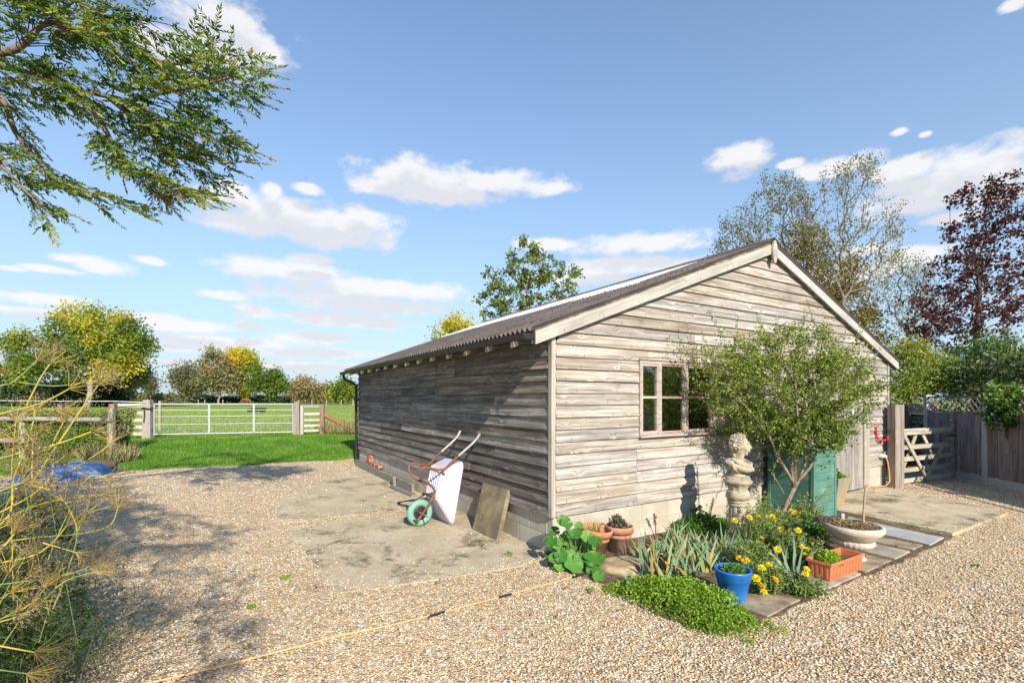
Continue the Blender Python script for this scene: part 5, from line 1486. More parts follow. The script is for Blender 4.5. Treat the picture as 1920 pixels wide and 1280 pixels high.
labs = ['tall yellow flowered daisy plant beside the stone pillar', 'yellow daisy plant rising behind the blue pot', 'large yellow daisy plant in front of the shrub trunk', 'yellow daisy plant in front of the green cabinet', 'low daisy plant with orange yellow flowers beside the blue pot', 'yellow flowered plant behind the terracotta trough end', 'low grey green sprawling plant at the front edge of the bed', 'sparse daisy plant close behind the stone pillar']
FL = [(1463, 992), (1497, 994), (1428, 1009), (1452, 1009), (1428, 1065), (1442, 1059), (1512, 1067), (1510, 1075), (1453, 1087), (1429, 1098), (1432, 1115), (1448, 968), (1452, 974), (1422, 968), (1378, 976), (1405, 970), (1418, 1085), (1400, 1050), (1504, 1025), (1515, 1030), (1520, 1042), (1490, 960), (1440, 970), (1395, 1052), (1388, 1047), (1458, 1030), (1508, 1040), (1484, 958)]
used = set()
for i, ((u, v), w, d, h, ns) in enumerate(spec):
    c = gp(u, v, .02)
    t, tips = daisy('daisy_plant', labs[i], c, w, d, h, ns, 3, 50 + i)
    for k, (fu, fv) in enumerate(FL):                      # each bloom belongs to the plant it stands over
        best = min(range(len(spec)), key=lambda j: abs(spec[j][0][0] - fu) / (spec[j][1] * 180) + max(0, (fv - spec[j][0][1])) * .05 + abs((spec[j][0][1] - fv) - 140 * spec[j][3]) / 160)
        if best != i: continue
        p = at(fu, fv, c.y - d * .9) - c
        if p.z < .04: p.z = .05
        flower_head(t, np.array(p), .033 if k % 4 else .041, 100 + k, .35 if k not in (8, 9, 13, 15, 21, 24) else .9)
        b_ = np.array([p.x * .6, p.y, max(0, p.z - .2)])
        skin_tree('flower_stem', t, [(b_, np.array(p), .003, .0022)], M_stem, 4)
# ---- dry mullein-like stalks by the wall
def stalk(label, u, v, ub, vb, Y, seed, leafyb=True):
    b = gp(ub, vb, .02); tpn = at(u, v, Y) - b
    t = thing('dry_stalk', label, 'plant', b)
    m3 = MB(); P = [Vector((0, 0, 0)), tpn * .5 + Vector((.01, 0, 0)), tpn]; m3.tube(P, [.005, .0045, .003], 6); m3.build('stem', M_twig, t)
    rng = np.random.default_rng(seed); n = 150; s = .45 + .55 * rng.random(n)
    Pp = np.array(tpn)[None] * s[:, None] + rng.normal(size=(n, 3)) * .008
    link('seed_head', leaf_mesh('seed_head', rng, Pp, rand_unit(rng, n), .016, .010, rng.random(n) * .4, G_dead), t)
    if leafyb:
        n = 40; Pp = np.array(tpn)[None] * (.02 + .3 * rng.random(n))[:, None] + rng.normal(size=(n, 3)) * .04
        link('leaves', leaf_mesh('leaves', rng, Pp, rand_unit(rng, n), .07, .05, rng.random(n), G_fresh), t)
stalk('tall dry seed stalk against the wall between bust and window', 1307, 875, 1311, 985, 6.05, 1)
stalk('short curved dry stalk against the plinth beside the bust shadow', 1338, 935, 1325, 985, 6.1, 2)
stalk('thin dry seed stalk by the plinth near the limewashed pot', 1227, 962, 1229, 1000, 5.65, 3, False)
# rose-like thin stems before the cabinet
b = gp(1512, 1000, .02); rng = np.random.default_rng(77)
t = thing('rose_bush', 'spindly yellowing rose stems in front of the green cabinet', 'rose', b)
E_ = []; P = []
for (u, v, Y) in ((1513, 925, b.y), (1560, 908, b.y - .05), (1490, 945, b.y - .1), (1545, 945, b.y - .1), (1525, 940, b.y), (1500, 930, b.y), (1548, 920, b.y - .05)):
    e = np.array(at(u, v, Y) - b); m_ = np.array([e[0] * .25, e[1] * .5, e[2] * .6]); E_ += [(np.zeros(3), m_, .005, .004), (m_, e, .004, .002)]
    for _ in range(14): P.append(m_ + (e - m_) * rng.random() + rng.normal(size=3) * .03)
skin_tree('stems', t, E_, M_twig, 5)
P = np.array(P); n = len(P); link('foliage', leaf_mesh('foliage', rng, P, rand_unit(rng, n), rng.uniform(.03, .05, n), rng.uniform(.02, .03, n), rng.uniform(.3, 1, n), G_olive), t)
# fallen leaves on the soil and small weeds in the gravel
rng = np.random.default_rng(9); n = 700
lx, ly = rng.uniform(.1, 4.4, n), -rng.uniform(.02, 2.0, n)
P = np.stack([SH.x + SX.x * lx + SY.x * ly, SH.y + SX.y * lx + SY.y * ly, np.full(n, .026)], 1); k = inside(P[:, 0], P[:, 1], BED); P = P[k]; n = len(P)
D = rng.normal(size=(n, 3)); D[:, 2] *= .2
tag(link('leaf_litter', leaf_mesh('leaf_litter', rng, P, D, rng.uniform(.015, .04, n), rng.uniform(.01, .025, n), rng.random(n), G_dead, N=unit(np.array([[0, 0, 1.]]) + rng.normal(size=(n, 3)) * .3)), None), kind='stuff')
for i, (u, v, s) in enumerate(((1460, 1185, .6), (1404, 1205, .4), (1442, 1172, .4), (535, 1085, .5), (1110, 1108, .5), (955, 1040, .5), (470, 1140, .4), (1830, 1062, .3))):
    c = gp(u, v, .012)
    mound('weed_tuft', ['pale weed sprouting in the gravel in front of the blue pot', 'tiny weed at the tip of the green mound', 'small weed close to the front of the bed', 'weed at the left edge of the concrete slab', 'weed beside the black rod joint near the mallow', 'weed growing at the slab edge by the leaning paving slab', 'tiny weed alone in the open gravel', 'tiny weed in the gravel near the right slab corner'][i], 'weed', G_lettuce if i < 3 else G_mound, c, [(0, 0, .07 * s, .06 * s, .07 * s)], int(60 * s + 20), (.015, .03), (.008, .014), 60 + i, 'weeds in the gravel', stems=False)

# a few brown leaves blown onto the gravel and the slabs
rng = np.random.default_rng(19); n = 420
X, Yv = rng.uniform(-5, 5, n), rng.uniform(2.6, 9.5, n)
dx, dy = X - SH.x, Yv - SH.y; k = ~((dx * SX.x + dy * SX.y > -.1) & (dx * SY.x + dy * SY.y > -.1)) & ~inside(X, Yv, BED)
P = np.stack([X, Yv, np.full(n, .036)], 1)[k]; n = len(P); D = rng.normal(size=(n, 3)); D[:, 2] *= .15
tag(link('fallen_leaves', leaf_mesh('fallen_leaves', rng, P, D, rng.uniform(.02, .045, n), rng.uniform(.012, .026, n), rng.random(n), G_dead, N=unit(np.array([[0, 0, 1.]]) + rng.normal(size=(n, 3)) * .35))), kind='stuff')
# ================================================================ paddock fence, gate and what stands on the left
def post(name, label, cat, p, w, h, mat, group=None, top=.0, d=None):
    mb = MB(); d = d or w
    zb = p.z - .15
    mb.prism([Vector((-w / 2, -d / 2, 0)), Vector((w / 2, -d / 2, 0)), Vector((w / 2, d / 2, 0)), Vector((-w / 2, d / 2, 0))], (0, 0, h + .15))
    if top: mb.v[4] = (-w / 2 + top, -d / 2 + top, h + .15 + top); mb.v[5] = (w / 2 - top, -d / 2 + top, h + .15 + top); mb.v[6] = (w / 2 - top, d / 2 - top, h + .15 + top); mb.v[7] = (-w / 2 + top, d / 2 - top, h + .15 + top)
    o = mb.build(name, mat, None, (p.x, p.y, zb), (0, 0, .12), bevel=.008)
    return tag(o, label, cat, group)
def rail_obj(name, a, b, h, t, mat, parent=None):
    d = b - a; L_ = d.length
    mb = MB().box(0, L_, -t / 2, t / 2, -h / 2, h / 2)
    return mb.build(name, mat, parent, a, (0, -math.asin(d.z / L_), math.atan2(d.y, d.x)), bevel=.004)
gl, gr_ = fg(278, 16.3), fg(557, 17.9)
post('gate_post', 'stout pale gate post with black chain round its top', 'gate post', gl, .27, 1.28, M_palepost, 'paddock gate posts', .03)
post('gate_post', 'stout pale gate post at the latch end of the metal gate', 'gate post', gr_, .25, 1.20, M_palepost, 'paddock gate posts', .03)
ch = MB()
for k in range(26):
    a = 2 * math.pi * k / 26
    ch.tube([gl + Vector((.185 * math.cos(a), .185 * math.sin(a), 1.02 + .02 * math.sin(3 * a))), gl + Vector((.185 * math.cos(a + .26), .185 * math.sin(a + .26), 1.02 + .02 * math.sin(3 * a + .78)))], .022, 6)
ch.tube([gl + Vector((.0, -.19, 1.0)), gl + Vector((.01, -.185, .8)), gl + Vector((-.02, -.185, .55))], .012, 6)
tag(ch.build('chain', M_black), 'black chain wrapped round the top of the pale gate post', 'chain')
# galvanised field gate
ga, gb = gl + Vector((.20, 0, 0)), gr_ + Vector((-.16, 0, 0)); gd = gb - ga; GL = math.hypot(gd.x, gd.y)
gate = thing('field_gate', 'galvanised tubular field gate with mesh over its lower half', 'gate', ga, math.atan2(gd.y, gd.x))
ru = [1.165, .955, .74, .47, .14]
for i, z in enumerate(ru): MB().tube([(0, 0, z), (GL, 0, z - .02)], .024 if i in (0, 4) else .014, 8).build('rail', M_zinc, gate)
for x in (0.0, GL): MB().tube([(x, 0, .12), (x, 0, 1.17)], .028, 8).build('stile', M_zinc, gate)
for f_ in (.375, .70): MB().box(GL * f_ - .03, GL * f_ + .03, -.032, -.024, .12, 1.17).build('upright_bar', M_zinc, gate)
ms = MB()
for k in range(1, int(GL / .10)): ms.tube([(k * .10, .03, .14), (k * .10, .03, .74)], .0022, 4, caps=False)
for z in (.22, .30, .38, .55, .63, .70): ms.tube([(0, .03, z), (GL, .03, z)], .0022, 4, caps=False)
tag(ms.build('wire_mesh', M_zinc, gate), kind='stuff')
MB().tube([(0, 0, .3), (-.12, 0, .3)], .02, 8).build('hinge', M_black, gate); MB().tube([(0, 0, 1.05), (-.12, 0, 1.05)], .02, 8).build('hinge', M_black, gate)
# slat hurdle left of the gate
fa, fb = fg(214, 16.1), gl + Vector((-.15, 0, 0))
hl = thing('slat_fence', 'short run of five bleached slats left of the pale chained post', 'fence', (fa.x, fa.y, 0))
for z in (1.13, .87, .63, .40, .17):
    rail_obj('slat', Vector((0, 0, fa.z + z)), Vector((fb.x - fa.x, fb.y - fa.y, fb.z + z - .01)), .115, .03, M_slat, hl)
ra_, rb2 = gr_ + Vector((.14, 0, 0)), fg(604, 18.3)
h2 = thing('slat_fence', 'short run of greyed slats between latch post and red brown post', 'fence', (ra_.x, ra_.y, 0))
for i, z in enumerate((1.06, .78, .55, .34, .15)):
    rail_obj('slat', Vector((0, 0, ra_.z + z)), Vector((rb2.x - ra_.x - .05, rb2.y - ra_.y, rb2.z + z)), .09, .03, M_greyrail if i == 0 else M_slat, h2)
MB().box(-.0, .10, -.05, .05, ra_.z - .1, ra_.z + 1.1).build('end_batten', M_slat, h2)
post('fence_post', 'red brown strainer post at the end of the greyed slats', 'post', rb2, .15, 1.12, M_redpost, 'red brown fence posts')
post('fence_post', 'red brown post where the bleached slats meet the hedge', 'post', fg(212, 16.0), .17, 1.18, M_redpost, 'red brown fence posts')
post('fence_post', 'red brown post top standing behind the hedge', 'post', fg(115, 16.0), .15, 1.18, M_redpost, 'red brown fence posts')
post('wooden_stake', 'thin pale timber stake just beyond the field gate', 'post', fg(300, 20.5), .09, 1.25, M_redpost if False else M_palepost)
s0 = rb2 + Vector((.06, 0, .72)); s1 = fg(668, 18.6) + Vector((0, 0, .12))
tag(MB().tube([Vector((0, 0, 0)), Vector(((s1 - s0).length, 0, 0))], [.075, .085], 12).build('strut_log', M_redlog, None, s0, (0, math.asin(-(s1 - s0).z / (s1 - s0).length), math.atan2((s1 - s0).y, (s1 - s0).x))), 'sloping red brown log bracing the strainer post', 'log')
tag(MB().tube([fg(-60, 15.9) + Vector((0, 0, 1.30)), fg(115, 15.8) + Vector((0, 0, 1.27)), fg(212, 15.8) + Vector((0, 0, 1.27)), gl + Vector((0, -.15, 1.22))], .012, 5).build('electric_tape', simple('white_tape', (.75, .75, .72), .6)), 'white electric fence tape strung along the post tops', 'rope')
# post and rail in front of the hedge
p0 = Vector((-10.42, 12.55, 0)); p1 = Vector((-12.9, 12.75, 0)); p2 = Vector((-15.4, 12.9, 0))
for i, (p, lb) in enumerate(((p0, 'grey end post of the rail fence with the hedge behind'), (p1, 'middle grey post of the rail fence half hidden by the hedge'))):
    post('rail_post', lb, 'post', Vector((p.x, p.y, rise(p.x, p.y))), .13, 1.34 if i == 0 else 1.2, M_greypost, 'grey posts of the rail fence')
fr_ = thing('rail_fence', 'two grey half round rails fixed across the front of the hedge', 'fence', (p0.x, p0.y, 0))
for z in (1.10, .55):
    a, b = Vector((.08 if z > 1 else -2.3, -.085, z)), Vector((p2.x - p0.x, p2.y - p0.y - .085, z + .02)); d = b - a
    MB().tube([Vector((0, 0, 0)), Vector((d.length * .5, 0, .012)), Vector((d.length, 0, 0))], .062, 10).build('rail', M_greyrail, fr_, a, (0, -math.asin(d.z / d.length), math.atan2(d.y, d.x)))
# ---- hedges
HEDGE_NEAR = leafy('hedge_leaf', [(0, (.07, .14, .016)), (.4, (.15, .25, .03)), (.75, (.25, .35, .055)), (.93, (.34, .34, .09)), (1, (.32, .18, .08))], .3)
def hedge(name, label, x0, x1, y0, y1, h, n, mat, seed, cat='hedge', ls=(.03, .06), ws=(.025, .045), z0=None, twigs=500, top_brown=True, rough=.25):
    rng = np.random.default_rng(seed); c = Vector(((x0 + x1) / 2, (y0 + y1) / 2, rise((x0 + x1) / 2, (y0 + y1) / 2) if z0 is None else z0))
    t = thing(name, label, cat, c)
    w, d = (x1 - x0) / 2, (y1 - y0) / 2
    f = rng.random(n); side = rng.random(n)
    P = np.stack([rng.uniform(-w, w, n), rng.uniform(-d, d, n), h * rng.random(n) ** .8], 1)
    shell = rng.random(n) < .8
    k = rng.integers(0, 5, n)
    P[shell & (k <= 1), 1] = -d; P[shell & (k == 2), 2] = h; P[shell & (k == 3), 0] = w; P[shell & (k == 4), 0] = -w
    nz = np.array([mn.noise(Vector((p[0] * 2.2, p[1] * 2.2 + seed, p[2] * 2.2))) + .5 * mn.noise(Vector((p[0] * 6, p[1] * 6, p[2] * 6))) for p in P])
    out = np.stack([P[:, 0] / w * .4, P[:, 1] / d, (P[:, 2] / h - .35)], 1)
    P += unit(out) * (rough * nz - .03)[:, None] + rng.normal(size=(n, 3)) * .03
    P[:, 2] = np.maximum(P[:, 2], .02)
    D = unit(rng.normal(size=(n, 3)) + out * .4)
    ti = .45 + .22 * rng.normal(size=n) + .25 * nz
    if top_brown: ti += .5 * np.clip((P[:, 2] - h * .86) / (h * .2), 0, 1) * rng.random(n)
    link('foliage', leaf_mesh('foliage', rng, P, D, rng.uniform(*ls, n), rng.uniform(*ws, n), np.clip(ti, 0, 1), mat), t)
    E_ = []
    for i in range(twigs):
        x, y = rng.uniform(-w, w), rng.uniform(-d, d) * .7
        p = np.array([x, y, 0.]); q = p + np.array([rng.normal() * .12, rng.normal() * .1, h * rng.uniform(.4, .7)]); r = q + np.array([rng.normal() * .18, rng.normal() * .12, h * rng.uniform(.25, .45)])
        E_ += [(p, q, .011, .008), (q, r, .007, .003)]
    tag(skin_tree('stems', t, E_, M_twig, 4), kind='stuff')
    return t
hedge('clipped_hedge', 'broad clipped hedge with browned top behind the grey rails', -15.0, -10.75, 12.72, 13.6, 1.15, 30000, HEDGE_NEAR, 3)
hedge('clipped_hedge', 'dark ragged hedge end at the far side behind the fennel', -17.5, -14.7, 11.2, 14.0, 1.2, 9000, HEDGE_NEAR, 4)
# ---- blue tarpaulin with a log on it
def tarp_mat():
    m, nt, b, _ = new_mat('blue_tarpaulin')
    v = coords(nt, 'Object')
    c = ramp(nt, noise(nt, v, 2.2, 5, .6), [(.38, (.012, .05, .17)), (.58, (.022, .10, .29)), (.70, (.30, .40, .54))])  # palest blotches are a painted sheen
    nt.links.new(c, b.inputs['Base Color']); b.inputs['Roughness'].default_value = .3; bump(nt, noise(nt, v, 9, 4, .6, .6), .5, .03, b); return m
tc_ = Vector((-9.35, 10.2, 0))
nx_, ny_ = 44, 34; V = []
for i in range(nx_ + 1):
    for j in range(ny_ + 1):
        x, y = -.62 + 1.24 * i / nx_, -.7 + 1.4 * j / ny_
        e = max(0, 1 - (abs(x) / .62) ** 4) * max(0, 1 - (abs(y) / .7) ** 4)
        z = .26 * e ** .6 + .11 * mn.noise(Vector((x * 3, y * 3, 1))) * e + .05 * mn.noise(Vector((x * 9, y * 9, 4))) * e ** .5 + .016
        V.append((x + .06 * mn.noise(Vector((y * 2, x, 7))), y + .06 * mn.noise(Vector((x * 2, y, 3))), max(.014, z)))
k = ny_ + 1
Fc = [(i * k + j, (i + 1) * k + j, (i + 1) * k + j + 1, i * k + j + 1) for i in range(nx_) for j in range(ny_)]
tag(link('tarpaulin', np_mesh('tarpaulin', np.array(V), np.array(Fc), tarp_mat(), smooth=True), None, tc_, (0, 0, .15)), 'crumpled blue tarpaulin on the ground in front of the hedge', 'tarpaulin')
tag(MB().tube([Vector((-.27, 0, 0)), Vector((-.25, 0, 0)), Vector((.25, .02, 0)), Vector((.27, .02, 0))], [.06, .09, .085, .06], 14).build('cut_log', simple('dark_log', (.075, .065, .045), .95, .3, 9, .6), None, (-9.0, 10.62, .22), (0, .10, .15)), 'dark cut log lying on the back edge of the blue tarpaulin', 'log')
# dry grass at the foot of the end post and by the red brown log
def tufts(name, label, spots, h, n, seed, mat, lean=.5, wid=.007):
    rng = np.random.default_rng(seed)
    for i, (c, r) in enumerate(spots):
        t = thing(name, label[i], 'grass', c)
        a = rng.random(n) * 6.283; rr_ = r * np.sqrt(rng.random(n))
        P = np.stack([rr_ * np.cos(a), rr_ * np.sin(a), np.zeros(n)], 1)
        D = unit(np.stack([np.cos(a) * lean * rng.random(n) + rng.normal(size=n) * .2, np.sin(a) * lean * rng.random(n) + rng.normal(size=n) * .2, np.ones(n)], 1))
        tag(link('blades', leaf_mesh('blades', rng, P, D, h * rng.uniform(.5, 1.1, n), wid * np.ones(n), rng.random(n), mat, .05), t), kind='stuff')
G_dry = leafy('dry_grass', [(0, (.20, .22, .06)), (.5, (.36, .31, .14)), (1, (.55, .46, .27))], .3)
tufts('grass_tuft', ['tuft of pale dry grass at the foot of the grey end post', 'tall dry grass round the foot of the sloping red brown log', 'tall dry grass close beside the far corner of the shed'], [(Vector((-10.15, 12.2, .02)), .55), (fg(640, 18.9), .9), (fg(662, 18.2), .6)], .55, 420, 8, G_dry, .5, .014)
T_under = leafy('undergrowth_leaf', [(0, (.04, .055, .018)), (.5, (.085, .11, .03)), (.8, (.15, .15, .05)), (1, (.20, .13, .07))], .2)
# ---- lawn blades
def grass_field(name, x0, x1, yf0, yf1, n, h, w, mat, seed):
    rng = np.random.default_rng(seed)
    X = rng.uniform(x0, x1, n); a = np.array([yf0(x) for x in X]); b = np.array([yf1(x) for x in X]); Yv = a + (b - a) * rng.random(n) ** 1.2
    vis = np.abs(X / Yv) < 1.12; X, Yv = X[vis], Yv[vis]; n = len(X)
    P = np.stack([X, Yv, np.array([rise(x, y) for x, y in zip(X, Yv)])], 1)
    D = unit(np.stack([rng.normal(size=n) * .45, rng.normal(size=n) * .45, np.ones(n)], 1))
    nz = np.array([mn.noise(Vector((x * 1.3, y * 1.3, 2))) for x, y in zip(X, Yv)])
    L_ = h * rng.uniform(.5, 1.2, n) * (1 + .35 * nz)
    S = unit(np.cross(D, rand_unit(rng, n))) * w * .5
    V = np.stack([P - S, P + S, P + D * L_[:, None]], 1).reshape(-1, 3)
    Fc = np.arange(3 * n).reshape(-1, 3)
    tag(link(name, np_mesh(name, V, Fc, mat, np.clip(.5 + .25 * rng.normal(size=n) + .45 * nz, 0, 1))), kind='stuff')
G_lawn = leafy('lawn_blade', [(0, (.07, .18, .010)), (.5, (.13, .28, .022)), (.9, (.24, .39, .055)), (1, (.34, .40, .10))], .35)
G_mead = leafy('meadow_blade', [(0, (.15, .25, .035)), (.5, (.25, .36, .07)), (.85, (.38, .40, .13)), (1, (.5, .43, .24))], .35)
grass_field('lawn_grass', -16, -2.6, lambda x: drive_edge(x) - .12, lambda x: 17.8 + (x + 10) * .33, 90000, .075, .011, G_lawn, 5)
grass_field('meadow_grass', -45, 2, lambda x: 17.6 + (x + 10) * .33 if x > -16 else 14, lambda x: 55, 60000, .16, .03, G_mead, 6)
# ---- trough far out in the meadow, a grazing horse
tr_ = fg(470, 48)
dt = thing('cattle_trough', 'low dark water trough out in the meadow seen through the gate', 'trough', tr_)
tub(1.3, .6, .42, .04, .06, M_black, 'tub', dt); MB().box(-.5, 0, .2, .35, .0, .3).build('end_plate', M_black, dt)
hp = fg(459, 95)
hs_ = thing('horse', 'chestnut horse grazing far off below the yellow tree', 'horse', hp, -.2)
me = bpy.data.meshes.new('horse_body')
HV = [((0, 0, 1.15), .30), ((.45, 0, 1.13), .27), ((-.45, 0, 1.18), .30), ((-.78, 0, 1.12), .22), ((.75, 0, 1.18), .24), ((1.05, 0, 1.0), .15), ((1.25, 0, .62), .12), ((1.38, 0, .32), .10), ((1.46, 0, .14), .07),
      ((.62, .13, .85), .11), ((.64, .14, .48), .06), ((.62, .14, .06), .055), ((.60, -.13, .85), .11), ((.52, -.14, .48), .06), ((.50, -.14, .06), .055),
      ((-.70, .14, .85), .13), ((-.82, .15, .52), .065), ((-.76, .15, .06), .055), ((-.62, -.14, .85), .13), ((-.72, -.15, .52), .065), ((-.66, -.15, .06), .055), ((-.98, 0, .95), .05), ((-1.02, 0, .45), .06)]
HE = [(0, 1), (0, 2), (2, 3), (1, 4), (4, 5), (5, 6), (6, 7), (7, 8), (1, 9), (9, 10), (10, 11), (1, 12), (12, 13), (13, 14), (3, 15), (15, 16), (16, 17), (3, 18), (18, 19), (19, 20), (3, 21), (21, 22)]
me.from_pydata([v[0] for v in HV], HE, [])
ho = link('body', me, hs_, None, None, [simple('chestnut_coat', (.20, .075, .035), .6)])
ho.modifiers.new('skin', 'SKIN').use_smooth_shade = True; ho.modifiers.new('sub', 'SUBSURF').levels = 1
for sv, v in zip(me.skin_vertices[0].data, HV): sv.radius = (v[1], v[1])
me.skin_vertices[0].data[0].use_root = True

# ================================================================ fennel at the left, close to the camera
F_stem = leafy('fennel_stem', [(0, (.20, .15, .09)), (.06, (.15, .24, .12)), (.35, (.24, .32, .11)), (.65, (.46, .42, .06)), (.9, (.52, .38, .07)), (1, (.40, .25, .10))], .1, .4)
F_seed = leafy('fennel_seed', [(0, (.15, .105, .07)), (.6, (.27, .20, .125)), (1, (.22, .20, .07))], .1)
F_thread = leafy('fennel_thread', [(0, (.05, .11, .02)), (1, (.14, .24, .05))], .3)
fb_ = Vector((-2.1, 1.75, 0))
fen = thing('fennel_plant', 'tall fennel with yellow stalks and dry seed umbels at the drive edge', 'plant', fb_)
rp = random.Random(17); rng = np.random.default_rng(17)
def fpt(u, v, Y): return at(u, v, Y) - fb_
STALKS = [  # pixel polyline, distance, thickness, tint at ends
    ([(-60, 872), (0, 859), (41, 848), (101, 834), (172, 809)], 1.55, .0042, .1, .75), ([(60, 905), (111, 829), (144, 780), (183, 723)], 1.6, .0036, .35, .8),
    ([(-50, 742), (0, 723), (26, 715), (69, 676)], 1.5, .003, .15, .3), ([(26, 715), (90, 723), (131, 721), (180, 713)], 1.55, .002, .2, .7),
    ([(-40, 790), (0, 776), (45, 765), (88, 751), (129, 729)], 1.5, .0032, .2, .8), ([(50, 760), (75, 710), (94, 682)], 1.65, .0026, .7, .9),
    ([(-60, 1058), (0, 1054), (65, 1040), (100, 1015), (125, 985)], 1.45, .0036, .6, .85), ([(-40, 1045), (0, 1030), (27, 1000)], 1.4, .005, .7, .9),
    ([(100, 1140), (125, 1075), (145, 997), (122, 940)], 1.6, .003, .1, .8), ([(145, 997), (162, 962)], 1.6, .0026, .6, .8),
    ([(-30, 1040), (30, 1012), (150, 1000), (205, 985), (220, 955)], 1.65, .0028, .15, .7), ([(-20, 985), (60, 950), (120, 935), (192, 927)], 1.7, .003, .2, .9),
    ([(-60, 1172), (0, 1165), (65, 1140), (120, 1090), (185, 1070)], 1.4, .0030, .1, .5), ([(-40, 1200), (0, 1210), (65, 1222)], 1.3, .003, .2, .9), ([(-30, 1252), (0, 1255), (50, 1262)], 1.25, .0028, .1, .3),
    ([(80, 1017), (142, 1035)], 1.55, .0024, .7, .8), ([(60, 925), (105, 900), (190, 845), (205, 830)], 1.75, .0028, .3, .7), ([(-20, 900), (35, 868), (60, 800), (65, 770)], 1.7, .003, .3, .8),
    ([(0, 960), (60, 928), (95, 895), (100, 870)], 1.6, .0032, .7, .9), ([(20, 1000), (58, 940), (60, 880), (62, 830)], 1.75, .0036, .5, .85), ([(-10, 820), (70, 770), (110, 770)], 1.7, .002, .4, .7),
    ([(-40, 1100), (40, 1090), (120, 1078), (170, 1060)], 1.5, .0026, .1, .4), ([(-30, 930), (0, 920), (40, 905)], 1.4, .0032, .3, .8), ([(90, 1050), (110, 1000), (160, 900), (195, 895)], 1.75, .0024, .2, .6),
    ([(-20, 1000), (20, 960), (25, 900), (45, 850)], 1.5, .003, .6, .9), ([(40, 800), (85, 845), (108, 812), (118, 793)], 1.7, .0022, .6, .8)]
sp = random.Random(4)
umb = []
for pix, Y, r, t0_, t1_ in STALKS:
    pts = smooth([fpt(u, v, Y + .02 * i) for i, (u, v) in enumerate(pix)], 4)
    root = pix[0][0] < 0
    if root:                                            # carry the stalk back to the clump's foot
        q = pts[0]; f0 = Vector((-.35 + sp.uniform(-.2, .12), sp.uniform(-.25, .25), 0))
        pts = smooth([f0, f0.lerp(q, .5) + Vector((-.08, 0, .12)), q], 4)[:-1] + pts
    m3 = MB(); n = len(pts)
    for i in range(n - 1):
        tt = t0_ + (t1_ - t0_) * i / (n - 1)
        m3.tube([pts[i], pts[i + 1]], [r * (1.0 - .4 * i / n), r * (1.0 - .4 * (i + 1) / n)], 6, 0, tt + .15 * math.sin(i * 1.7), caps=False)
    m3.build('stalk', F_stem, fen)
    umb.append((pts[-1], (pts[-1] - pts[-3]).normalized(), r))
for (u, v, Y) in ((12, 845, 1.6), (55, 858, 1.8), (92, 918, 1.7), (40, 890, 1.5), (10, 985, 1.5), (75, 955, 1.8), (28, 930, 1.7), (115, 870, 1.9), (140, 905, 1.9), (70, 800, 1.8), (30, 790, 1.6), (15, 1075, 1.4), (55, 1080, 1.5), (85, 1100, 1.5), (20, 1110, 1.35), (60, 1130, 1.4), (30, 1150, 1.3), (170, 940, 1.8), (15, 890, 1.6), (100, 960, 1.8), (50, 1040, 1.6), (8, 700, 1.7), (35, 830, 1.5)):
    p = fpt(u, v, Y); d = Vector((rp.uniform(-.3, 1), rp.uniform(-.4, .3), rp.uniform(.1, .9))).normalized()
    q = p - d * .16 + Vector((-.05, 0, -.05))
    q2 = q - d * .25 + Vector((-.10, .05, -.18))
    MB().tube(smooth([q2, q, p]), .0012, 5, 0, rp.uniform(.0, .8)).build('stalk', F_stem, fen)
    umb.append((p, d, .002))
for p, d, r in umb:
    rays = MB(); nr_ = rp.randint(14, 24); Rr = rp.uniform(.05, .095)
    X = d.orthogonal().normalized(); Yv = d.cross(X); SPP = []
    for k in range(nr_):
        a = 2 * math.pi * k / nr_ + rp.uniform(-.2, .2); el_ = rp.uniform(.25, 1.15)
        e = (X * math.cos(a) + Yv * math.sin(a)) * math.sin(el_) + d * math.cos(el_)
        tip = p + e * Rr * rp.uniform(.75, 1.1)
        rays.tube([p, p.lerp(tip, .55) + d * .004, tip], [.0008, .0007, .0006], 4, 0, rp.choice((.8, .9, 1, -1)), caps=False)
        for _ in range(8):
            SPP.append(tip + Vector((rp.gauss(0, .006), rp.gauss(0, .006), rp.gauss(0, .006))) + e * .004)
    ru_ = rays.build('umbel_rays', F_stem, fen); tag(ru_, kind='stuff')
    SPn = np.array([list(q) for q in SPP]); n = len(SPn)
    tag(link('seeds', leaf_mesh('seeds', rng, SPn, unit(rng.normal(size=(n, 3)) + np.array(d) * 1.2), .0075, .0032, rng.random(n), F_seed, .5), ru_), kind='stuff')
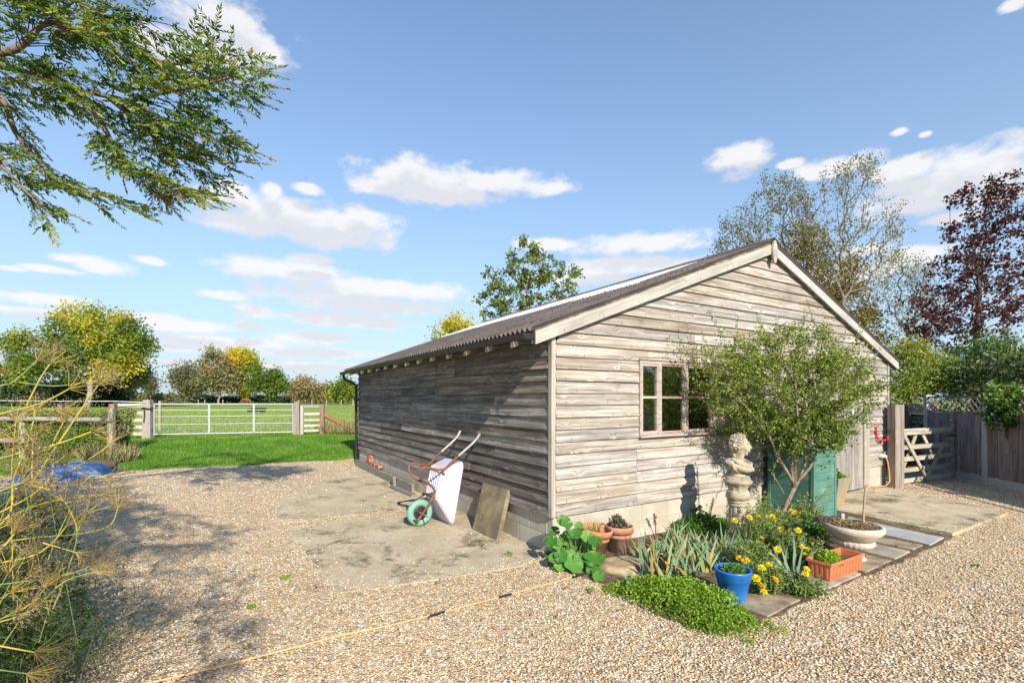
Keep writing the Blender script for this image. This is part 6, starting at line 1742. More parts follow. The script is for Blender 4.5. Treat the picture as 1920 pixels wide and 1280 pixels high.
# dark feathery base of the plant and neighbouring low growth
n = 9000; P = np.stack([rng.normal(size=n) * .15 - .50, rng.normal(size=n) * .45 + .45, np.abs(rng.normal(size=n)) * .40], 1)
D = unit(rng.normal(size=(n, 3)) + np.array([.2, 0, .6]))
ff = link('feathery_leaves', leaf_mesh('feathery_leaves', rng, P, D, rng.uniform(.05, .11, n), .0034 * np.ones(n), rng.random(n), F_thread), fen); tag(ff, kind='stuff')
def seedheads(label, c, n, rx, ry, hz_, seed):
    rng = np.random.default_rng(seed); t = thing('dry_seed_plant', label, 'plant', c); E_ = []; SPP = []
    for i in range(n):
        b0_ = np.array([rng.normal() * rx * .4, rng.normal() * ry * .4, 0]); e = np.array([rng.normal() * rx, rng.normal() * ry, hz_ * rng.uniform(.5, 1.1)])
        E_ += [(b0_, b0_ * .4 + e * .6, .003, .0022), (b0_ * .4 + e * .6, e, .0022, .0015)]
        SPP.append(e + rng.normal(size=(26, 3)) * np.array([.028, .028, .02]))
    tag(skin_tree('stems', t, E_, M_twig, 4), kind='stuff')
    P = np.concatenate(SPP); k = len(P)
    tag(link('seed_heads', leaf_mesh('seed_heads', rng, P, rand_unit(rng, k), rng.uniform(.008, .014, k), rng.uniform(.005, .008, k), rng.random(k), F_seed, .4), t), kind='stuff')
seedheads('low brown seed heads crowding the drive edge below the fennel', Vector((-2.05, 2.1, 0)), 46, .22, .34, .42, 3)
seedheads('brown seed heads standing in front of the blue tarpaulin', Vector((-3.9, 3.4, 0)), 40, .30, .45, .7, 5)
seedheads('dry brown seed plant under the hedge behind the tarpaulin', Vector((-11.6, 11.6, 0)), 40, .7, .4, .6, 6)
mound('dark_undergrowth', 'dark leafy undergrowth between fennel and blue tarpaulin', 'plant', G_fresh, Vector((-5.3, 4.6, 0)), [(0, 0, .45, .6, .42), (-.7, 1.2, .5, .7, .5), (-.1, -1.0, .35, .5, .35)], 3000, (.03, .07), (.015, .03), 90)
mound('dark_undergrowth', 'dark leafy growth filling the foot of the tall fennel', 'plant', T_under, Vector((-2.85, 2.55, 0)), [(0, 0, .34, .40, .62), (-.35, .5, .4, .45, .70), (.05, -.35, .25, .3, .40)], 3200, (.03, .07), (.012, .026), 91)
mound('dark_undergrowth', 'dark brownish growth between the fennel and the seed heads', 'plant', T_under, Vector((-4.1, 3.75, 0)), [(0, 0, .32, .45, .72), (-.3, .5, .4, .5, .75)], 2600, (.03, .07), (.012, .026), 92)
# ================================================================ right-hand side: gate, fence, parked car
mp = post('gate_post', 'broad weathered timber gate post at the shed corner', 'gate post', Vector((7.06, 8.88, 0)), .185, 1.54, M_post, None, 0, .17)
wa, wb_ = gp(1688, 902), gp(1799, 889)
wa = Vector((7.30, 9.10, 0)); wb_ = Vector((9.08, 9.95, 0)); gd = wb_ - wa; WL = math.hypot(gd.x, gd.y)
wg = thing('timber_gate', 'five bar timber field gate with diagonal braces beside the shed', 'gate', wa, math.atan2(gd.y, gd.x))
WL = 1.98
for i, (z, h) in enumerate(((1.015, .12), (.72, .085), (.50, .085), (.29, .085), (.085, .09))):
    o = MB().box(0, WL, -.02, .02, -h / 2, h / 2).build('bar', M_gatewood, wg, (0, 0, z), bevel=.004)
MB().box(0, .09, -.021 - .02, -.021, .04, 1.07).build('stile', M_gatewood, wg, bevel=.004) if False else None
MB().box(WL - .03, WL + .05, -.035, .035, .03, 1.22).build('stile', M_plank, wg, bevel=.004)
def brace(x0, z0, x1, z1, y):
    a = Vector((x0, y, z0)); b = Vector((x1, y, z1)); d = b - a
    MB().box(0, d.length, -.011, .011, -.038, .038).build('brace', M_gatewood, wg, a, (0, -math.atan2(d.z, d.x), 0), bevel=.003)
brace(.08, .98, .92, .05, -.034); brace(.02, .08, .68, .98, .033); brace(.88, .07, 1.5, .70, -.0345); brace(.86, .98, 1.25, .55, .0335)
wh = MB().tube([(WL, -.05, .9), (WL - .35, -.03, .9)], .014, 6).build('hinge', M_black, wg)
# close-boarded fence with concrete posts and trellis
M_cpost = simple('concrete_post', (.44, .43, .41), .9, .1, 10, .3, spec=.2)
PX = [Vector((9.47, 11.0, 0)), Vector((9.13, 9.28, 0)), Vector((8.85, 7.56, 0)), Vector((8.60, 5.84, 0)), Vector((8.36, 4.12, 0)), Vector((8.12, 2.4, 0))]
fnc = thing('boarded_fence', 'close boarded timber fence with trellis top and concrete posts', 'fence', (9.13, 9.28, 0))
off = Vector((9.13, 9.28, 0))
for i, p in enumerate(PX):
    a = math.atan2((PX[1] - PX[0]).y, (PX[1] - PX[0]).x)
    hp_ = 1.74 if i == 0 else 1.68
    MB().box(-.055, .055, -.055, .055, 0, hp_).build('concrete_post', M_cpost, fnc, p - off, (0, 0, a), bevel=.006)
vm = MB().prism([Vector((0, 0, 0)), Vector((.135, 0, 0)), Vector((.135, -.012, 0)), Vector((0, -.026, 0))][::-1], (0, 0, 1.20)).mesh('fence_board', M_fence)
lath = MB().box(0, .43, -.006, .006, -.009, .009).mesh('lath', M_trellis)
rt_ = random.Random(6)
for i in range(len(PX) - 1):
    a, b = PX[i] - off, PX[i + 1] - off; d = (b - a); Ld = d.length; d.normalize(); ang = math.atan2(d.y, d.x); nrm = Vector((d.y, -d.x, 0))
    if nrm.x > 0: nrm = -nrm
    org = a + d * .06
    MB().box(0, Ld - .12, -.025, .025, 0, .15).build('gravel_board', M_cpost, fnc, org, (0, 0, ang), bevel=.004)
    k = 0
    while k * .118 < Ld - .14:
        link('fence_board', vm, fnc, org + d * (k * .118) + Vector((0, 0, .155 + rt_.uniform(-.003, .003))), (0, 0, ang)); k += 1
    for z in (.35, .8, 1.25): MB().box(0, Ld - .12, .005, .045, z, z + .06).build('fence_rail', M_fence, fnc, org, (0, 0, ang))
    MB().box(0, Ld - .12, -.03, .02, 1.362, 1.392).build('capping', M_trellis, fnc, org, (0, 0, ang))
    MB().box(0, Ld - .12, -.02, .02, 1.668, 1.70).build('trellis_frame', M_trellis, fnc, org, (0, 0, ang))
    if i > 2: continue
    n_ = int((Ld - .12) / .155)
    for k in range(-2, n_):
        for s in (1, -1):
            x0, x1 = k * .155, k * .155 + .276
            z0, z1 = (1.392, 1.668) if s > 0 else (1.668, 1.392)
            if x0 < 0: z0 += (z1 - z0) * (-x0 / .276); x0 = 0
            if x1 > Ld - .12: z1 -= (z1 - z0) * ((x1 - (Ld - .12)) / (x1 - x0)); x1 = Ld - .12
            if x1 - x0 < .05: continue
            le = math.hypot(x1 - x0, z1 - z0); l2 = MB().box(0, le, -.004, .004, -.009, .009)
            l2.build('lath', M_trellis, fnc, org + d * x0 + nrm * (.006 * s) + Vector((0, 0, z0)), (0, -math.atan2(z1 - z0, x1 - x0), ang))
# far boarded fence behind the car
ff_ = thing('boarded_fence', 'dark boarded fence across the back of the driveway behind the car', 'fence', (7.6, 14.6, 0))
for k in range(44):
    MB().box(0, .128, -.012, .006, .05, 1.50 + .01 * (k % 3)).build('fence_board', M_fence, ff_, (-.5 + .132 * k, .012 * (k % 2), 0), bevel=.002)
for z in (.4, 1.32): MB().box(-.5, 5.3, -.06, -.02, z, z + .07).build('fence_rail', M_fence, ff_)
# ---- parked car
M_car = simple('dark_car_paint', (.012, .016, .024), .25, .05, 3, 0, spec=.6, coat=1.0)
def carglass():
    m, nt, b, _ = new_mat('car_glass'); b.inputs['Base Color'].default_value = (.012, .022, .03, 1); b.inputs['Roughness'].default_value = .06; b.inputs['Specular IOR Level'].default_value = .2; return m
M_cglass = carglass()
car = thing('parked_car', 'dark parked car seen through the timber gate in front of a fence', 'car', (9.35, 12.35, 0), math.pi + .35)
half = [(2.05, .35), (2.12, .55), (2.0, .74), (1.0, .88), (.45, 1.22), (-.2, 1.31), (-1.0, 1.27), (-1.65, .98), (-2.0, .92), (-2.1, .6), (-2.05, .32)]
def loft(sections, name, mat, par):
    mb = MB(); vs = []; k = len(sections[0])
    for s in sections: vs += s
    fs = [(i * k + j, (i + 1) * k + j, (i + 1) * k + j + 1, i * k + j + 1) for i in range(len(sections) - 1) for j in range(k - 1)]
    fs += [tuple(range(k)), tuple((len(sections) - 1) * k + j for j in range(k))[::-1]]
    mb.add(vs, fs, smooth=True); return mb.build(name, mat, par)
def dens(pr, q=3):
    return [(a[0] + (b[0] - a[0]) * t / q, a[1] + (b[1] - a[1]) * t / q) for a, b in zip(pr[:-1], pr[1:]) for t in range(q)] + [pr[-1]]
secs = []
for yk in (-.86, -.80, -.62, -.3, 0, .3, .62, .80, .86):
    s = []
    for x, z in dens(half):
        tum = 1 if z < .9 else 1 - (z - .9) * .28
        zz = z - (.10 if abs(yk) > .84 else .0) * (1 if z > .6 else -.2) - (.03 * (abs(yk) / .8) ** 3 if z > .9 else 0)
        s.append((x * (1 - .03 * (abs(yk) / .86) ** 4), yk * tum, zz))
    s.append((-2.0, yk, .2)); s.append((2.0, yk, .2)); s.append(s[0])
    secs.append([Vector(p) for p in s])
loft(secs, 'body', M_car, car)
def plate(pts, name, mat, lift):
    mb = MB(); P = [Vector(p) for p in pts]; n = (P[1] - P[0]).cross(P[2] - P[0]).normalized()
    mb.prism([p + n * lift for p in P], n * .006); return mb.build(name, mat, car, bevel=.003)
plate([(.96, -.66, .905), (.96, .66, .905), (.49, .56, 1.195), (.49, -.56, 1.195)], 'windscreen', M_cglass, .012)
plate([(-1.08, .56, 1.215), (-1.08, -.56, 1.215), (-1.60, -.64, 1.01), (-1.60, .64, 1.01)][::-1], 'rear_window', M_cglass, .012) 
for s in (-1, 1):
    q = [(.80, s * .835, .93), (.36, s * .785, 1.19), (-.95, s * .785, 1.20), (-1.35, s * .83, .96)]
    plate(q if s < 0 else q[::-1], 'side_window', M_cglass, .012 if s < 0 else .012)
    for x in (1.32, -1.28):
        w = thing('wheel', None, None); w.parent = car; w.location = (x, s * .80, .32); w.rotation_euler = (math.pi / 2, 0, 0)
        MB().lathe([(.20, -.10), (.30, -.10), (.32, -.06), (.32, .06), (.30, .10), (.20, .10)], 32).build('tyre', M_rubber, w)
        MB().lathe([(0, -.085), (.06, -.085), (.19, -.06), (.205, -.095), (.205, .095), (.19, .06), (.06, .085), (0, .085)], 20).build('rim', M_zinc, w)
    MB().ball((2.02, s * .62, .66), .07, .17, .07).build('headlight', M_cglass, car)
    MB().ball((-2.05, s * .66, .74), .05, .13, .08).build('tail_light', M_red, car)
    MB().ball((.72, s * .93, .95), .05, .09, .06).build('door_mirror', M_car, car)
# ================================================================ trees
def wtree(name, label, u0, Y, blobs, n_att, per, leaf, mat, bark, seed, trunk_top, r_tip, cat='tree', group=None, spread=.5, tint=None, bend=.12, trunk_u=None, alpha=.35, depth=.8, steps=3, expo=.46, shell=.2, lean=0.0, droop=.1, nside=6, base=None, aspect=.62):
    """blobs: photo-space (column, row, half width, half height, weight[, tint]) turned into real ellipsoids at distance Y"""
    rng = np.random.default_rng(seed)
    b = fg(u0, Y) if base is None else base
    t = thing(name, label, cat, b, 0, group)
    bl = []
    for q in blobs:
        c = np.array(at(q[0], q[1], Y)) - np.array(b); c[1] += rng.uniform(-.3, .3) * q[2] / F * Y * .6
        bl.append((c, (q[2] / F * Y, q[2] / F * Y * depth, q[3] / F * Y), q[4]))
    att, bk = blob_points(rng, bl, n_att, shell)
    top = np.array(at(trunk_top[0], trunk_top[1], Y)) - np.array(b)
    tk = [np.array([0, 0, -.2])] + [top * s + np.array([rng.normal(), rng.normal(), 0]) * .02 * np.linalg.norm(top) * (s < 1) for s in (.2, .4, .6, .8, 1.0)]
    edges, pts, dirs = grow(rng, tk, att, bend, r_tip, expo, alpha, steps)
    skin_tree('trunk', t, edges, bark, nside)
    n = len(pts) * per
    P = np.repeat(pts, per, 0); Dd = np.repeat(dirs, per, 0); ids = np.repeat(np.arange(len(pts)), per)
    P = P - Dd * (rng.random(n) * spread * .5)[:, None] + rng.normal(size=(n, 3)) * spread * .42
    P[:, 2] = np.maximum(P[:, 2], .05)
    # tint of each leaf from the blob nearest to it
    C = np.array([b_[0] for b_ in bl]); S = np.array([b_[1] for b_ in bl])
    dd = np.stack([(((P - c) / s) ** 2).sum(1) for c, s in zip(C, S)], 1); near = dd.argmin(1)
    bt = np.array([q[5] if len(q) > 5 else .4 for q in blobs])[near]
    cl_ = rng.normal(size=len(pts))[ids]
    ti = np.clip(bt + .10 * cl_ + .10 * rng.normal(size=n), 0, 1)
    D = unit(rng.normal(size=(n, 3)) + np.array([0, 0, -droop]))
    link('crown', leaf_mesh('crown', rng, P, D, leaf * rng.uniform(.7, 1.3, n), leaf * aspect * rng.uniform(.7, 1.2, n), ti, mat), t)
    return t
B_oak = simple('grey_bark', (.30, .27, .24), .95, .2, 6, .3, spec=.1)
B_dark = simple('dark_bark', (.10, .085, .07), .95, .2, 6, .3, spec=.1)
B_birch = simple('silvery_bark', (.21, .185, .155), .9, .2, 10, .3, spec=.15, col2=(.15, .13, .105), mixscale=4)
T_green = leafy('autumn_crown', [(0, (.05, .095, .022)), (.3, (.13, .21, .025)), (.55, (.25, .32, .035)), (.75, (.48, .46, .05)), (.9, (.66, .56, .05)), (1, (.70, .50, .05))], .45)
T_dull = leafy('dull_crown', [(0, (.09, .11, .05)), (.35, (.17, .19, .085)), (.6, (.26, .25, .10)), (.8, (.34, .28, .13)), (1, (.40, .29, .17))], .35)
T_dark = leafy('dark_crown', [(0, (.025, .045, .018)), (.5, (.06, .10, .03)), (1, (.14, .19, .05))], .25)
T_walnut = leafy('walnut_crown', [(0, (.08, .125, .03)), (.5, (.17, .23, .05)), (.85, (.31, .34, .09)), (1, (.46, .40, .09))], .4)
T_brown = leafy('brown_crown', [(0, (.09, .085, .025)), (.35, (.17, .15, .04)), (.65, (.26, .19, .055)), (1, (.30, .15, .05))], .3)
T_purple = leafy('purple_crown', [(0, (.040, .017, .022)), (.5, (.095, .032, .036)), (.85, (.18, .058, .045)), (1, (.32, .15, .06))], .35)
T_birch = leafy('birch_crown', [(0, (.09, .10, .035)), (.4, (.19, .19, .05)), (.7, (.33, .27, .06)), (1, (.24, .13, .06))], .35)
T_laurel = leafy('laurel_crown', [(0, (.035, .085, .015)), (.45, (.085, .17, .03)), (.8, (.16, .26, .05)), (1, (.30, .33, .09))], .3, .35, .5)
# ---- far paddock trees
wtree('tree', 'big spreading tree turning yellow with a pale trunk, left across the meadow', 163, 72,
      [(75, 660, 62, 42, 3, .48), (130, 635, 62, 42, 3, .45), (100, 690, 60, 30, 2, .42), (140, 600, 34, 24, 1.2, .78), (195, 615, 42, 42, 2.2, .66), (215, 598, 26, 24, .9, .80), (225, 655, 45, 38, 2, .52), (250, 620, 28, 26, .8, .35), (272, 648, 24, 16, .6, .36), (215, 688, 30, 24, 1.2, .78), (245, 675, 22, 22, .6, .9), (40, 645, 34, 24, .8, .55), (150, 680, 40, 30, 1.2, .33), (40, 700, 30, 18, .6, .5)],
      260, 78, .46, T_green, B_oak, 1, (176, 690), .03, spread=1.55, shell=.35)
wtree('tree', 'small dark rounded tree at the right foot of the big yellowing tree', 248, 78, [(248, 690, 30, 36, 1, .45), (262, 700, 22, 26, .6, .5), (235, 705, 20, 24, .5, .35)], 90, 40, .45, T_dull, B_dark, 2, (248, 712), .03, spread=1.5)
wtree('tree', 'tiny round headed tree standing alone left of the far clump', 283, 120, [(283, 722, 13, 11, 1, .3)], 30, 40, .5, T_dull, B_dark, 3, (283, 730), .03, spread=1.5)
wtree('tree', 'grey leaved thin tree at the left end of the far clump', 352, 110, [(345, 705, 28, 24, 1.5, .30), (360, 722, 32, 22, 1.4, .35), (330, 710, 14, 12, .3, .25)], 110, 34, .6, T_dull, B_dark, 4, (352, 724), .04, spread=2.0)
wtree('tree', 'brownish green tree in the middle of the far clump', 410, 108, [(405, 690, 34, 32, 2, .62), (420, 712, 38, 26, 1.6, .55), (395, 718, 28, 20, 1, .5), (405, 662, 16, 16, .3, .5)], 80, 70, .6, T_dull, B_oak, 5, (410, 722), .03, spread=1.7)
wtree('tree', 'bright golden tree in the far clump', 455, 112, [(446, 672, 34, 22, 1.8, .84), (465, 690, 22, 30, 1.4, .66), (440, 695, 24, 26, 1, .66), (460, 720, 18, 20, .8, .58)], 80, 70, .6, T_green, B_dark, 6, (455, 722), .03, spread=1.7)
wtree('tree', 'dark green rounded tree at the right end of the far clump', 508, 105, [(490, 704, 22, 20, 1, .30), (510, 716, 28, 24, 1.5, .30), (522, 724, 16, 18, .8, .28), (488, 722, 22, 18, .8, .24)], 70, 75, .55, T_green, B_dark, 7, (508, 726), .03, spread=1.6)
wtree('bush', 'broad russet bush right of the far clump', 580, 118, [(572, 728, 30, 15, 1.4, .85), (602, 732, 24, 12, 1, .7), (555, 734, 16, 9, .5, .8)], 90, 40, .6, T_dull, B_dark, 8, (578, 738), .03, 'bush', spread=1.8)
wtree('bush', 'green domed bush close to the shed downpipe on the far edge', 642, 112, [(642, 728, 24, 17, 1.4, .34), (655, 736, 20, 10, .7, .45), (625, 736, 14, 8, .5, .7)], 80, 42, .6, T_green, B_dark, 9, (642, 738), .03, 'bush', spread=1.8)
wtree('tree', 'small golden tree showing above the corrugated roof', 858, 60, [(858, 612, 34, 16, 1.3, .85), (845, 640, 36, 26, 1.5, .7), (880, 640, 40, 30, 1.4, .6)], 150, 34, .36, T_green, B_dark, 10, (858, 690), .03, spread=1.3)
def far_hedge(label, u0, u1, Y, v_top, n, seed, mat, tints, leaf=.55):
    rng = np.random.default_rng(seed); x0, x1 = (u0 - 960) / F * Y, (u1 - 960) / F * Y; h = H + (V0 - v_top) / F * Y - .3
    c = Vector(((x0 + x1) / 2, Y, .3)); t = thing('field_hedge', label, 'hedge', c, 0, 'hedges round the meadow'); w = (x1 - x0) / 2
    P = np.stack([rng.uniform(-w, w, n), rng.uniform(-1.4, 1.4, n), rng.random(n)], 1)
    prof = np.array([.72 + .30 * mn.noise(Vector((p[0] * .16, seed, 0))) + .2 * mn.noise(Vector((p[0] * .6, seed, 5))) for p in P])
    P[:, 2] = P[:, 2] ** .7 * h * prof
    link('foliage', leaf_mesh('foliage', rng, P, rand_unit(rng, n), leaf * rng.uniform(.7, 1.3, n), leaf * .6 * np.ones(n), np.clip(tints + .16 * rng.normal(size=n) + .25 * (prof - .7), 0, 1), mat), t)
    E_ = [(np.array([x, 0, 0.]), np.array([x + rng.normal() * .3, 0, h * .6]), .07, .03) for x in rng.uniform(-w, w, 26)]
    tag(skin_tree('stems', t, E_, B_dark, 4), kind='stuff')
far_hedge('dark overgrown hedge under the big yellowing tree', -260, 245, 84, 694, 15000, 1, T_dark, .35, .6)
far_hedge('low straggling hedge between the big tree and the far clump', 240, 345, 125, 731, 2600, 2, T_dull, .45)
far_hedge('dark low hedge below the far clump of trees', 360, 545, 122, 738, 3200, 3, T_dark, .3)
far_hedge('pale low hedge along the meadow beside the russet bush', 535, 760, 130, 734, 4200, 4, T_dull, .6)
far_hedge('distant hedge line along the horizon', -900, 800, 260, 738.5, 9000, 5, T_dull, .4, 1.3)
# meadow boundary stakes
for k, u in enumerate((135, 228, 292, 306, 372, 384, 418, 560, 585, 612, 640, 662)):
    Y = 92; p = fg(u, Y); o = MB().box(-.05, .05, -.05, .05, -.1, 1.15).build('meadow_stake', M_greypost, None, p)
    tag(o, 'thin pale stake of the fence along the far side of the meadow', 'post', 'stakes along the far side of the meadow')
# ---- tree behind the roof
wtree('tree', 'open crowned broad leaved tree rising behind the roof ridge', 985, 27,
      [(985, 470, 36, 22, 1.0, .45), (950, 520, 46, 30, 1.4, .42), (1000, 505, 50, 32, 1.8, .45), (1045, 515, 40, 26, 1.2, .45), (925, 560, 36, 30, 1.1, .42), (970, 560, 50, 36, 1.8, .42), (1060, 550, 28, 22, .7, .5), (925, 590, 34, 26, 1.0, .45), (1020, 570, 46, 24, 1.2, .5), (905, 540, 18, 16, .3, .4), (1085, 510, 8, 8, .12, .45), (970, 610, 50, 30, 1.2, .4)],
      175, 26, .20, T_walnut, B_oak, 11, (990, 590), .011, spread=.27, shell=.4, steps=4, bend=.12)
# ---- trees behind the shed and the right-hand fence
wtree('tree', 'tall sparse silvery tree with thin leaves behind the gable', 1572, 21,
      [(1590, 340, 60, 40, 1.2, .45), (1560, 400, 70, 60, 1.6, .4), (1640, 420, 56, 60, 1.6, .5), (1600, 470, 80, 70, 1.6, .45), (1650, 500, 40, 60, 1, .5), (1560, 480, 50, 60, .8, .5), (1610, 310, 40, 24, .6, .5), (1675, 430, 26, 50, .5, .6)],
      430, 8, .10, T_birch, B_birch, 12, (1582, 560), .0055, spread=.28, shell=.1, steps=4, bend=.05, alpha=.5, expo=.43)
wtree('tree', 'tall sparse olive leaved tree left of the silvery tree behind the ridge', 1440, 23,
      [(1460, 350, 40, 34, 1, .35), (1440, 400, 60, 50, 1.5, .3), (1400, 430, 50, 50, 1.2, .35), (1490, 410, 50, 60, 1.4, .4), (1370, 455, 34, 34, .6, .3), (1500, 360, 30, 34, .6, .35), (1350, 470, 20, 20, .3, .3)],
      420, 9, .105, T_birch, B_birch, 13, (1450, 540), .0055, spread=.30, shell=.1, steps=4, bend=.05, alpha=.5, expo=.43)
wtree('tree', 'dense rust brown tree standing behind the right roof slope', 1545, 26,
      [(1520, 500, 50, 60, 1.6, .5), (1500, 450, 36, 30, .7, .6), (1560, 520, 60, 70, 2, .5), (1600, 570, 56, 60, 1.8, .55), (1630, 620, 40, 50, 1.4, .35), (1520, 590, 60, 60, 1.4, .5), (1590, 640, 60, 50, 1.6, .4), (1625, 690, 50, 40, 1, .3)],
      420, 38, .15, T_brown, B_dark, 14, (1550, 600), .010, spread=.60, shell=.2)
wtree('tree', 'wispy grey green tree between the rust brown tree and the purple maple', 1690, 25,
      [(1690, 540, 44, 50, 1.2, .3), (1730, 520, 40, 40, 1, .35), (1680, 490, 36, 24, .5, .4), (1710, 600, 50, 40, .9, .3), (1745, 580, 36, 50, .8, .35)],
      330, 8, .11, T_dull, B_birch, 15, (1705, 620), .006, spread=.42, shell=.1, steps=4, droop=.6)
wtree('tree', 'dark purple leaved maple standing beyond the boarded fence', 1822, 15.5,
      [(1880, 350, 34, 34, .9, .4), (1850, 400, 50, 30, 1, .4), (1800, 370, 34, 18, .35, .4), (1800, 440, 44, 30, .8, .4), (1880, 450, 60, 40, 1.3, .45), (1790, 500, 56, 30, 1.1, .4), (1860, 520, 70, 40, 1.6, .5), (1770, 560, 66, 34, 1.4, .45), (1850, 590, 80, 40, 1.8, .5), (1930, 540, 60, 70, 1.4, .5), (1740, 610, 50, 24, .9, .4), (1800, 640, 90, 26, 1.4, .4), (1940, 420, 50, 60, .8, .45), (1720, 640, 30, 20, .4, .4)],
      640, 13, .098, T_purple, B_dark, 16, (1830, 480), .0042, spread=.17, shell=.1, steps=4, aspect=.9, alpha=.5, expo=.43, bend=.07)
wtree('shrub', 'large glossy green laurel overhanging the boarded fence', 1850, 12.2,
      [(1800, 690, 56, 30, 1.5, .5), (1860, 665, 50, 34, 1.6, .6), (1910, 680, 50, 36, 1.6, .6), (1760, 705, 46, 26, 1.0, .45), (1840, 715, 70, 26, 1.4, .35), (1930, 720, 50, 40, 1.2, .35), (1870, 740, 60, 20, .8, .25)],
      330, 34, .10, T_laurel, B_dark, 17, (1850, 760), .006, 'shrub', spread=.30, shell=.3, aspect=.42, droop=.35, base=Vector((11.3, 11.9, 0)))
wtree('shrub', 'arching small leaved shrub between shed corner and laurel', 1700, 11.6,
      [(1690, 690, 40, 40, 1.4, .5), (1720, 665, 36, 26, 1, .6), (1735, 715, 44, 30, 1.3, .45), (1690, 730, 34, 22, 1.0, .55), (1760, 690, 34, 36, .9, .45), (1705, 650, 30, 14, .5, .65)],
      260, 46, .055, G_olive, B_dark, 18, (1705, 745), .005, 'shrub', spread=.26, shell=.25, base=Vector((8.72, 11.15, 0)))
wtree('ivy_clump', 'dark drooping clump of ivy hanging over the trellis', 1880, 8.75,
      [(1880, 735, 28, 16, 1, .7), (1885, 765, 30, 24, 1.3, .25), (1915, 750, 24, 22, .8, .3), (1860, 745, 14, 12, .4, .7), (1880, 785, 20, 14, .5, .1)],
      120, 30, .075, T_laurel, B_dark, 19, (1895, 745), .004, 'ivy', spread=.13, shell=.2, base=Vector((9.15, 8.75, .0)), droop=.8)
# growth that carries on along the fence, out of view to the right but seen in the window panes
for k, (x, y, hh, sd_) in enumerate(((10.35, 5.6, 1.95, 40), (10.3, 3.2, 2.2, 41), (10.1, .9, 2.2, 42), (10.75, 9.6, 2.4, 43))):
    hedge('laurel_hedge', ['tall laurel growing behind the fence next to the ivy clump', 'tall laurel behind the fence opposite the shed window', 'tall laurel behind the nearest length of fence', 'laurel filling the gap behind the trellis next to the timber gate'][k], x - .7, x + 1.2, y - (1.3 if k < 3 else 2.2), y + (1.3 if k < 3 else 2.2), hh, 6000 if k < 3 else 14000, T_laurel if k < 3 else T_dark, sd_, 'hedge', (.08, .14), (.04, .07), 0.0, 80, False, .5)  # the laurel at the trellis gets dark leaves to paint in its shade

# ================================================================ the conifer overhead on the left
C_leaf = leafy('conifer_spray', [(0, (.035, .095, .035)), (.3, (.085, .19, .04)), (.6, (.19, .30, .04)), (.85, (.34, .40, .06)), (1, (.33, .26, .07))], .35, .5, .3)
C_bark = simple('conifer_bark', (.20, .15, .125), .95, .25, 14, .5, spec=.1)
con = thing('conifer', 'tall conifer whose drooping sprays hang over the drive at the left', 'tree', (-6.6, 1.6, 0))
cb = Vector((-6.6, 1.6, 0)); rng = np.random.default_rng(23)
def conifer(parent, base, limbs, height, seed, spray_n, free_limbs):
    rng = np.random.default_rng(seed); E_ = []
    tk = [np.array([0, 0, -.2]), np.array([.05, .02, height * .3]), np.array([0, .05, height * .6]), np.array([.0, 0, height])]
    for i in range(3): E_.append((tk[i], tk[i + 1], .26 - .07 * i, .26 - .07 * (i + 1)))
    SP, SD, ST = [], [], []
    def side(p, d, L, lev, tb):
        """a drooping side branch clothed in flat sprays"""
        n = max(3, int(L / .075)); q = p.copy(); dd = d.copy()
        r0 = .003 + .006 * L
        for i in range(n):
            dd = unit(dd + np.array([0, 0, -.05 if i < n * .6 else .05]) + rng.normal(size=3) * .07)
            q2 = q + dd * L / n; E_.append((q, q2, r0 * (1 - .8 * i / n), r0 * (1 - .8 * (i + 1) / n)))
            if i > n * .12:
                for s in (-1, 1):
                    if rng.random() < .92:
                        lat = unit(np.cross(dd, [0, 0, 1.])) * s
                        td = unit(lat * .75 + dd * .65 + np.array([0, 0, rng.normal() * .22 - .12]))
                        tl = rng.uniform(.12, .30) * (1 - .45 * i / n)
                        if lev > 0 and L > .6 and rng.random() < .34: side(q2, td, L * rng.uniform(.3, .5), lev - 1, tb)
                        else: twig(q2, td, tl, tb)
            q = q2
        twig(q, dd, .22, tb + .15)
    def twig(p, d, L, tb):
        k = max(4, int(L / .022)); E_.append((p, p + d * L * .9, .0028, .0012))
        lat = unit(np.cross(d, [0, 0, 1.]) + rng.normal(size=3) * .35)
        tb = tb + rng.normal() * .12
        for i in range(k):
            a = i / k; o = p + d * L * a
            for s in (-1, 1):
                SP.append(o); SD.append(unit(d * .85 + lat * s * .62 + rng.normal(size=3) * .16)); ST.append((tb + .25 * a, .050 * (1 - .4 * a) * rng.uniform(.5, 1.6)))
        SP.append(p + d * L * .9); SD.append(d); ST.append((tb + .3, .055))
    for pts, dens_, lens in limbs:
        P = [np.array(x) for x in smooth([Vector(q) for q in pts], 5)]
        n = len(P); r0 = .009 + .0043 * n / 5
        for i in range(n - 1):
            E_.append((P[i], P[i + 1], r0 * (1 - .75 * i / n), r0 * (1 - .75 * (i + 1) / n)))
            if i / n < .12: continue
            d = unit(P[i + 1] - P[i])
            for s in (-1, 1):
                if rng.random() < dens_ * 1.5:
                    lat = unit(np.cross(d, [0, 0, 1.])) * s
                    side(P[i], unit(lat * .7 + d * .8 + np.array([0, 0, rng.uniform(-.45, .25)])), lens * rng.uniform(.5, 1.1) * (1 - .4 * i / n), 1, .34 + .15 * rng.normal())
        side(P[-1], unit(P[-1] - P[-2]), lens * .8, 1, .5)
    skin_tree('trunk', parent, E_, C_bark, 5)
    SP, SD = np.array(SP), np.array(SD); T = np.array(ST); n = len(SP)
    link('crown', leaf_mesh('crown', rng, SP, SD, T[:, 1], T[:, 1] * .34, np.clip(T[:, 0] + .12 * rng.normal(size=n), 0, 1), C_leaf, .25), parent)
    return n
def cp(u, v, Y): return at(u, v, Y) - cb
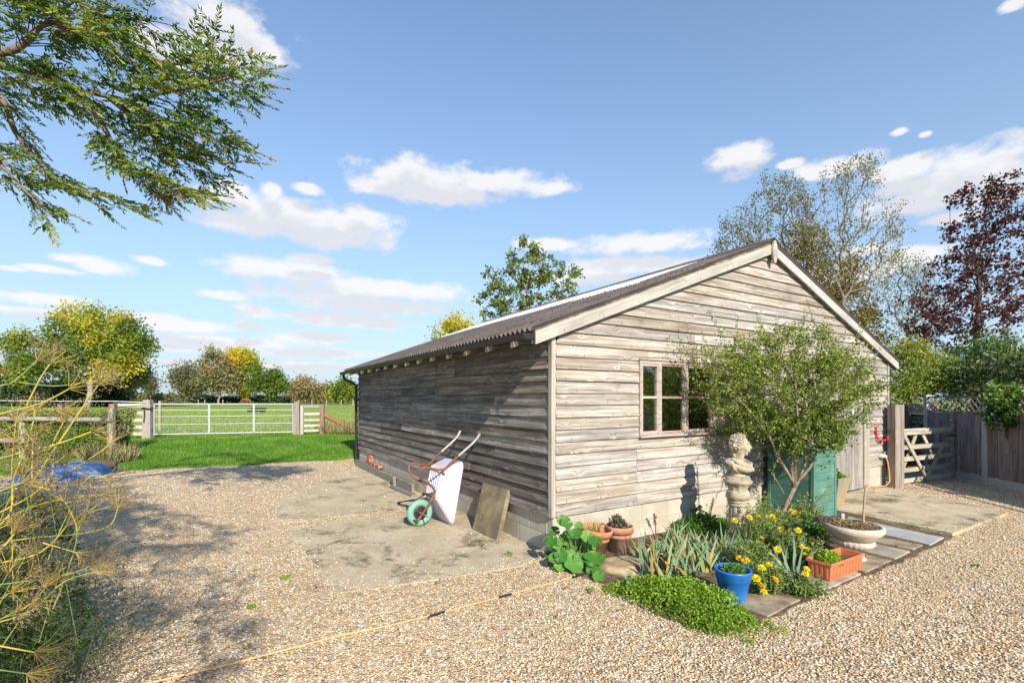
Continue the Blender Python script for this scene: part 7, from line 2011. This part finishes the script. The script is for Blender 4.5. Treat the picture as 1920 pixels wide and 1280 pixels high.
limbs = [
    ([Vector((0, .1, 3.6)), cp(-260, 200, 3.9), cp(-60, 118, 4.0), cp(60, 140, 4.05), cp(130, 165, 4.1), cp(240, 190, 4.15), cp(320, 228, 4.2), cp(390, 245, 4.2)], .62, .5),
    ([Vector((0, .1, 4.4)), cp(-200, 120, 3.8), cp(0, 100, 3.9), cp(50, 78, 3.9), cp(75, 50, 3.9), cp(100, 40, 3.9), cp(140, 0, 3.9), cp(260, -60, 4.0)], .55, .5),
    ([Vector((0, .1, 4.3)), cp(-150, -60, 4.2), cp(60, -70, 4.3), cp(170, 20, 4.3), cp(290, 40, 4.3)], .6, .45),
    ([cp(100, 40, 3.9), cp(160, 60, 3.95), cp(230, 80, 4.0), cp(320, 120, 4.1), cp(395, 105, 4.1)], .62, .42),
    ([cp(240, 190, 4.15), cp(300, 175, 4.1), cp(380, 160, 4.05), cp(430, 145, 4.0)], .7, .36),
    ([Vector((0, .1, 3.4)), cp(-220, 180, 4.4), cp(-20, 170, 4.4), cp(30, 250, 4.4), cp(70, 300, 4.4), cp(120, 345, 4.35), cp(210, 370, 4.3)], .5, .36),
    ([cp(150, 175, 4.1), cp(190, 230, 4.2), cp(230, 300, 4.25), cp(290, 335, 4.3), cp(340, 350, 4.3)], .62, .36),
    ([cp(-220, 200, 4.0), cp(-60, 240, 3.9), cp(-20, 280, 3.9), cp(20, 330, 3.9), cp(60, 370, 3.9)], .4, .3),
    ([cp(200, 180, 4.1), cp(260, 230, 4.3), cp(330, 290, 4.4), cp(400, 300, 4.4)], .6, .36)]
# limbs that reach back over the ground behind and beside the camera and shade the drive
for k in range(13):
    a = R(-165 + 190 * k / 12) ; z = 3.2 + (k * 37 % 23) / 10
    ln = 3.0 + (k * 53 % 17) / 10
    tip = Vector((ln * math.cos(a) * 1.15, ln * math.sin(a) - .6, z + .3))
    tw = cb + tip
    if tw.y > .9 or (tw.y > .3 and tw.x > -1.6): continue
    limbs.append(([Vector((0, 0, z)), Vector(tip) * .4 + Vector((0, 0, z * .6 + .35)), Vector(tip) * .75 + Vector((0, 0, z * .25 + .2)), tip], .45, .7))
for tx, ty, z in ((-2.2, -1.2, 4.4), (-2.9, -.2, 3.6), (-1.6, -2.4, 5.0), (-3.2, -1.6, 3.4), (-2.2, -3.6, 4.2), (-.6, -3.4, 4.6), (.2, -3.4, 4.4), (-.1, -4.3, 4.2), (-1.2, -2.8, 4.0), (-1.0, -1.6, 4.7)):
    tip = Vector((tx, ty, z)) - cb
    limbs.append(([Vector((0, 0, z)), tip * .4 + Vector((0, 0, z * .6 + .3)), tip * .75 + Vector((0, 0, z * .25 + .15)), tip], .5, .75))
print('conifer sprays', conifer(con, cb, limbs, 9.5, 23, 0, 0))
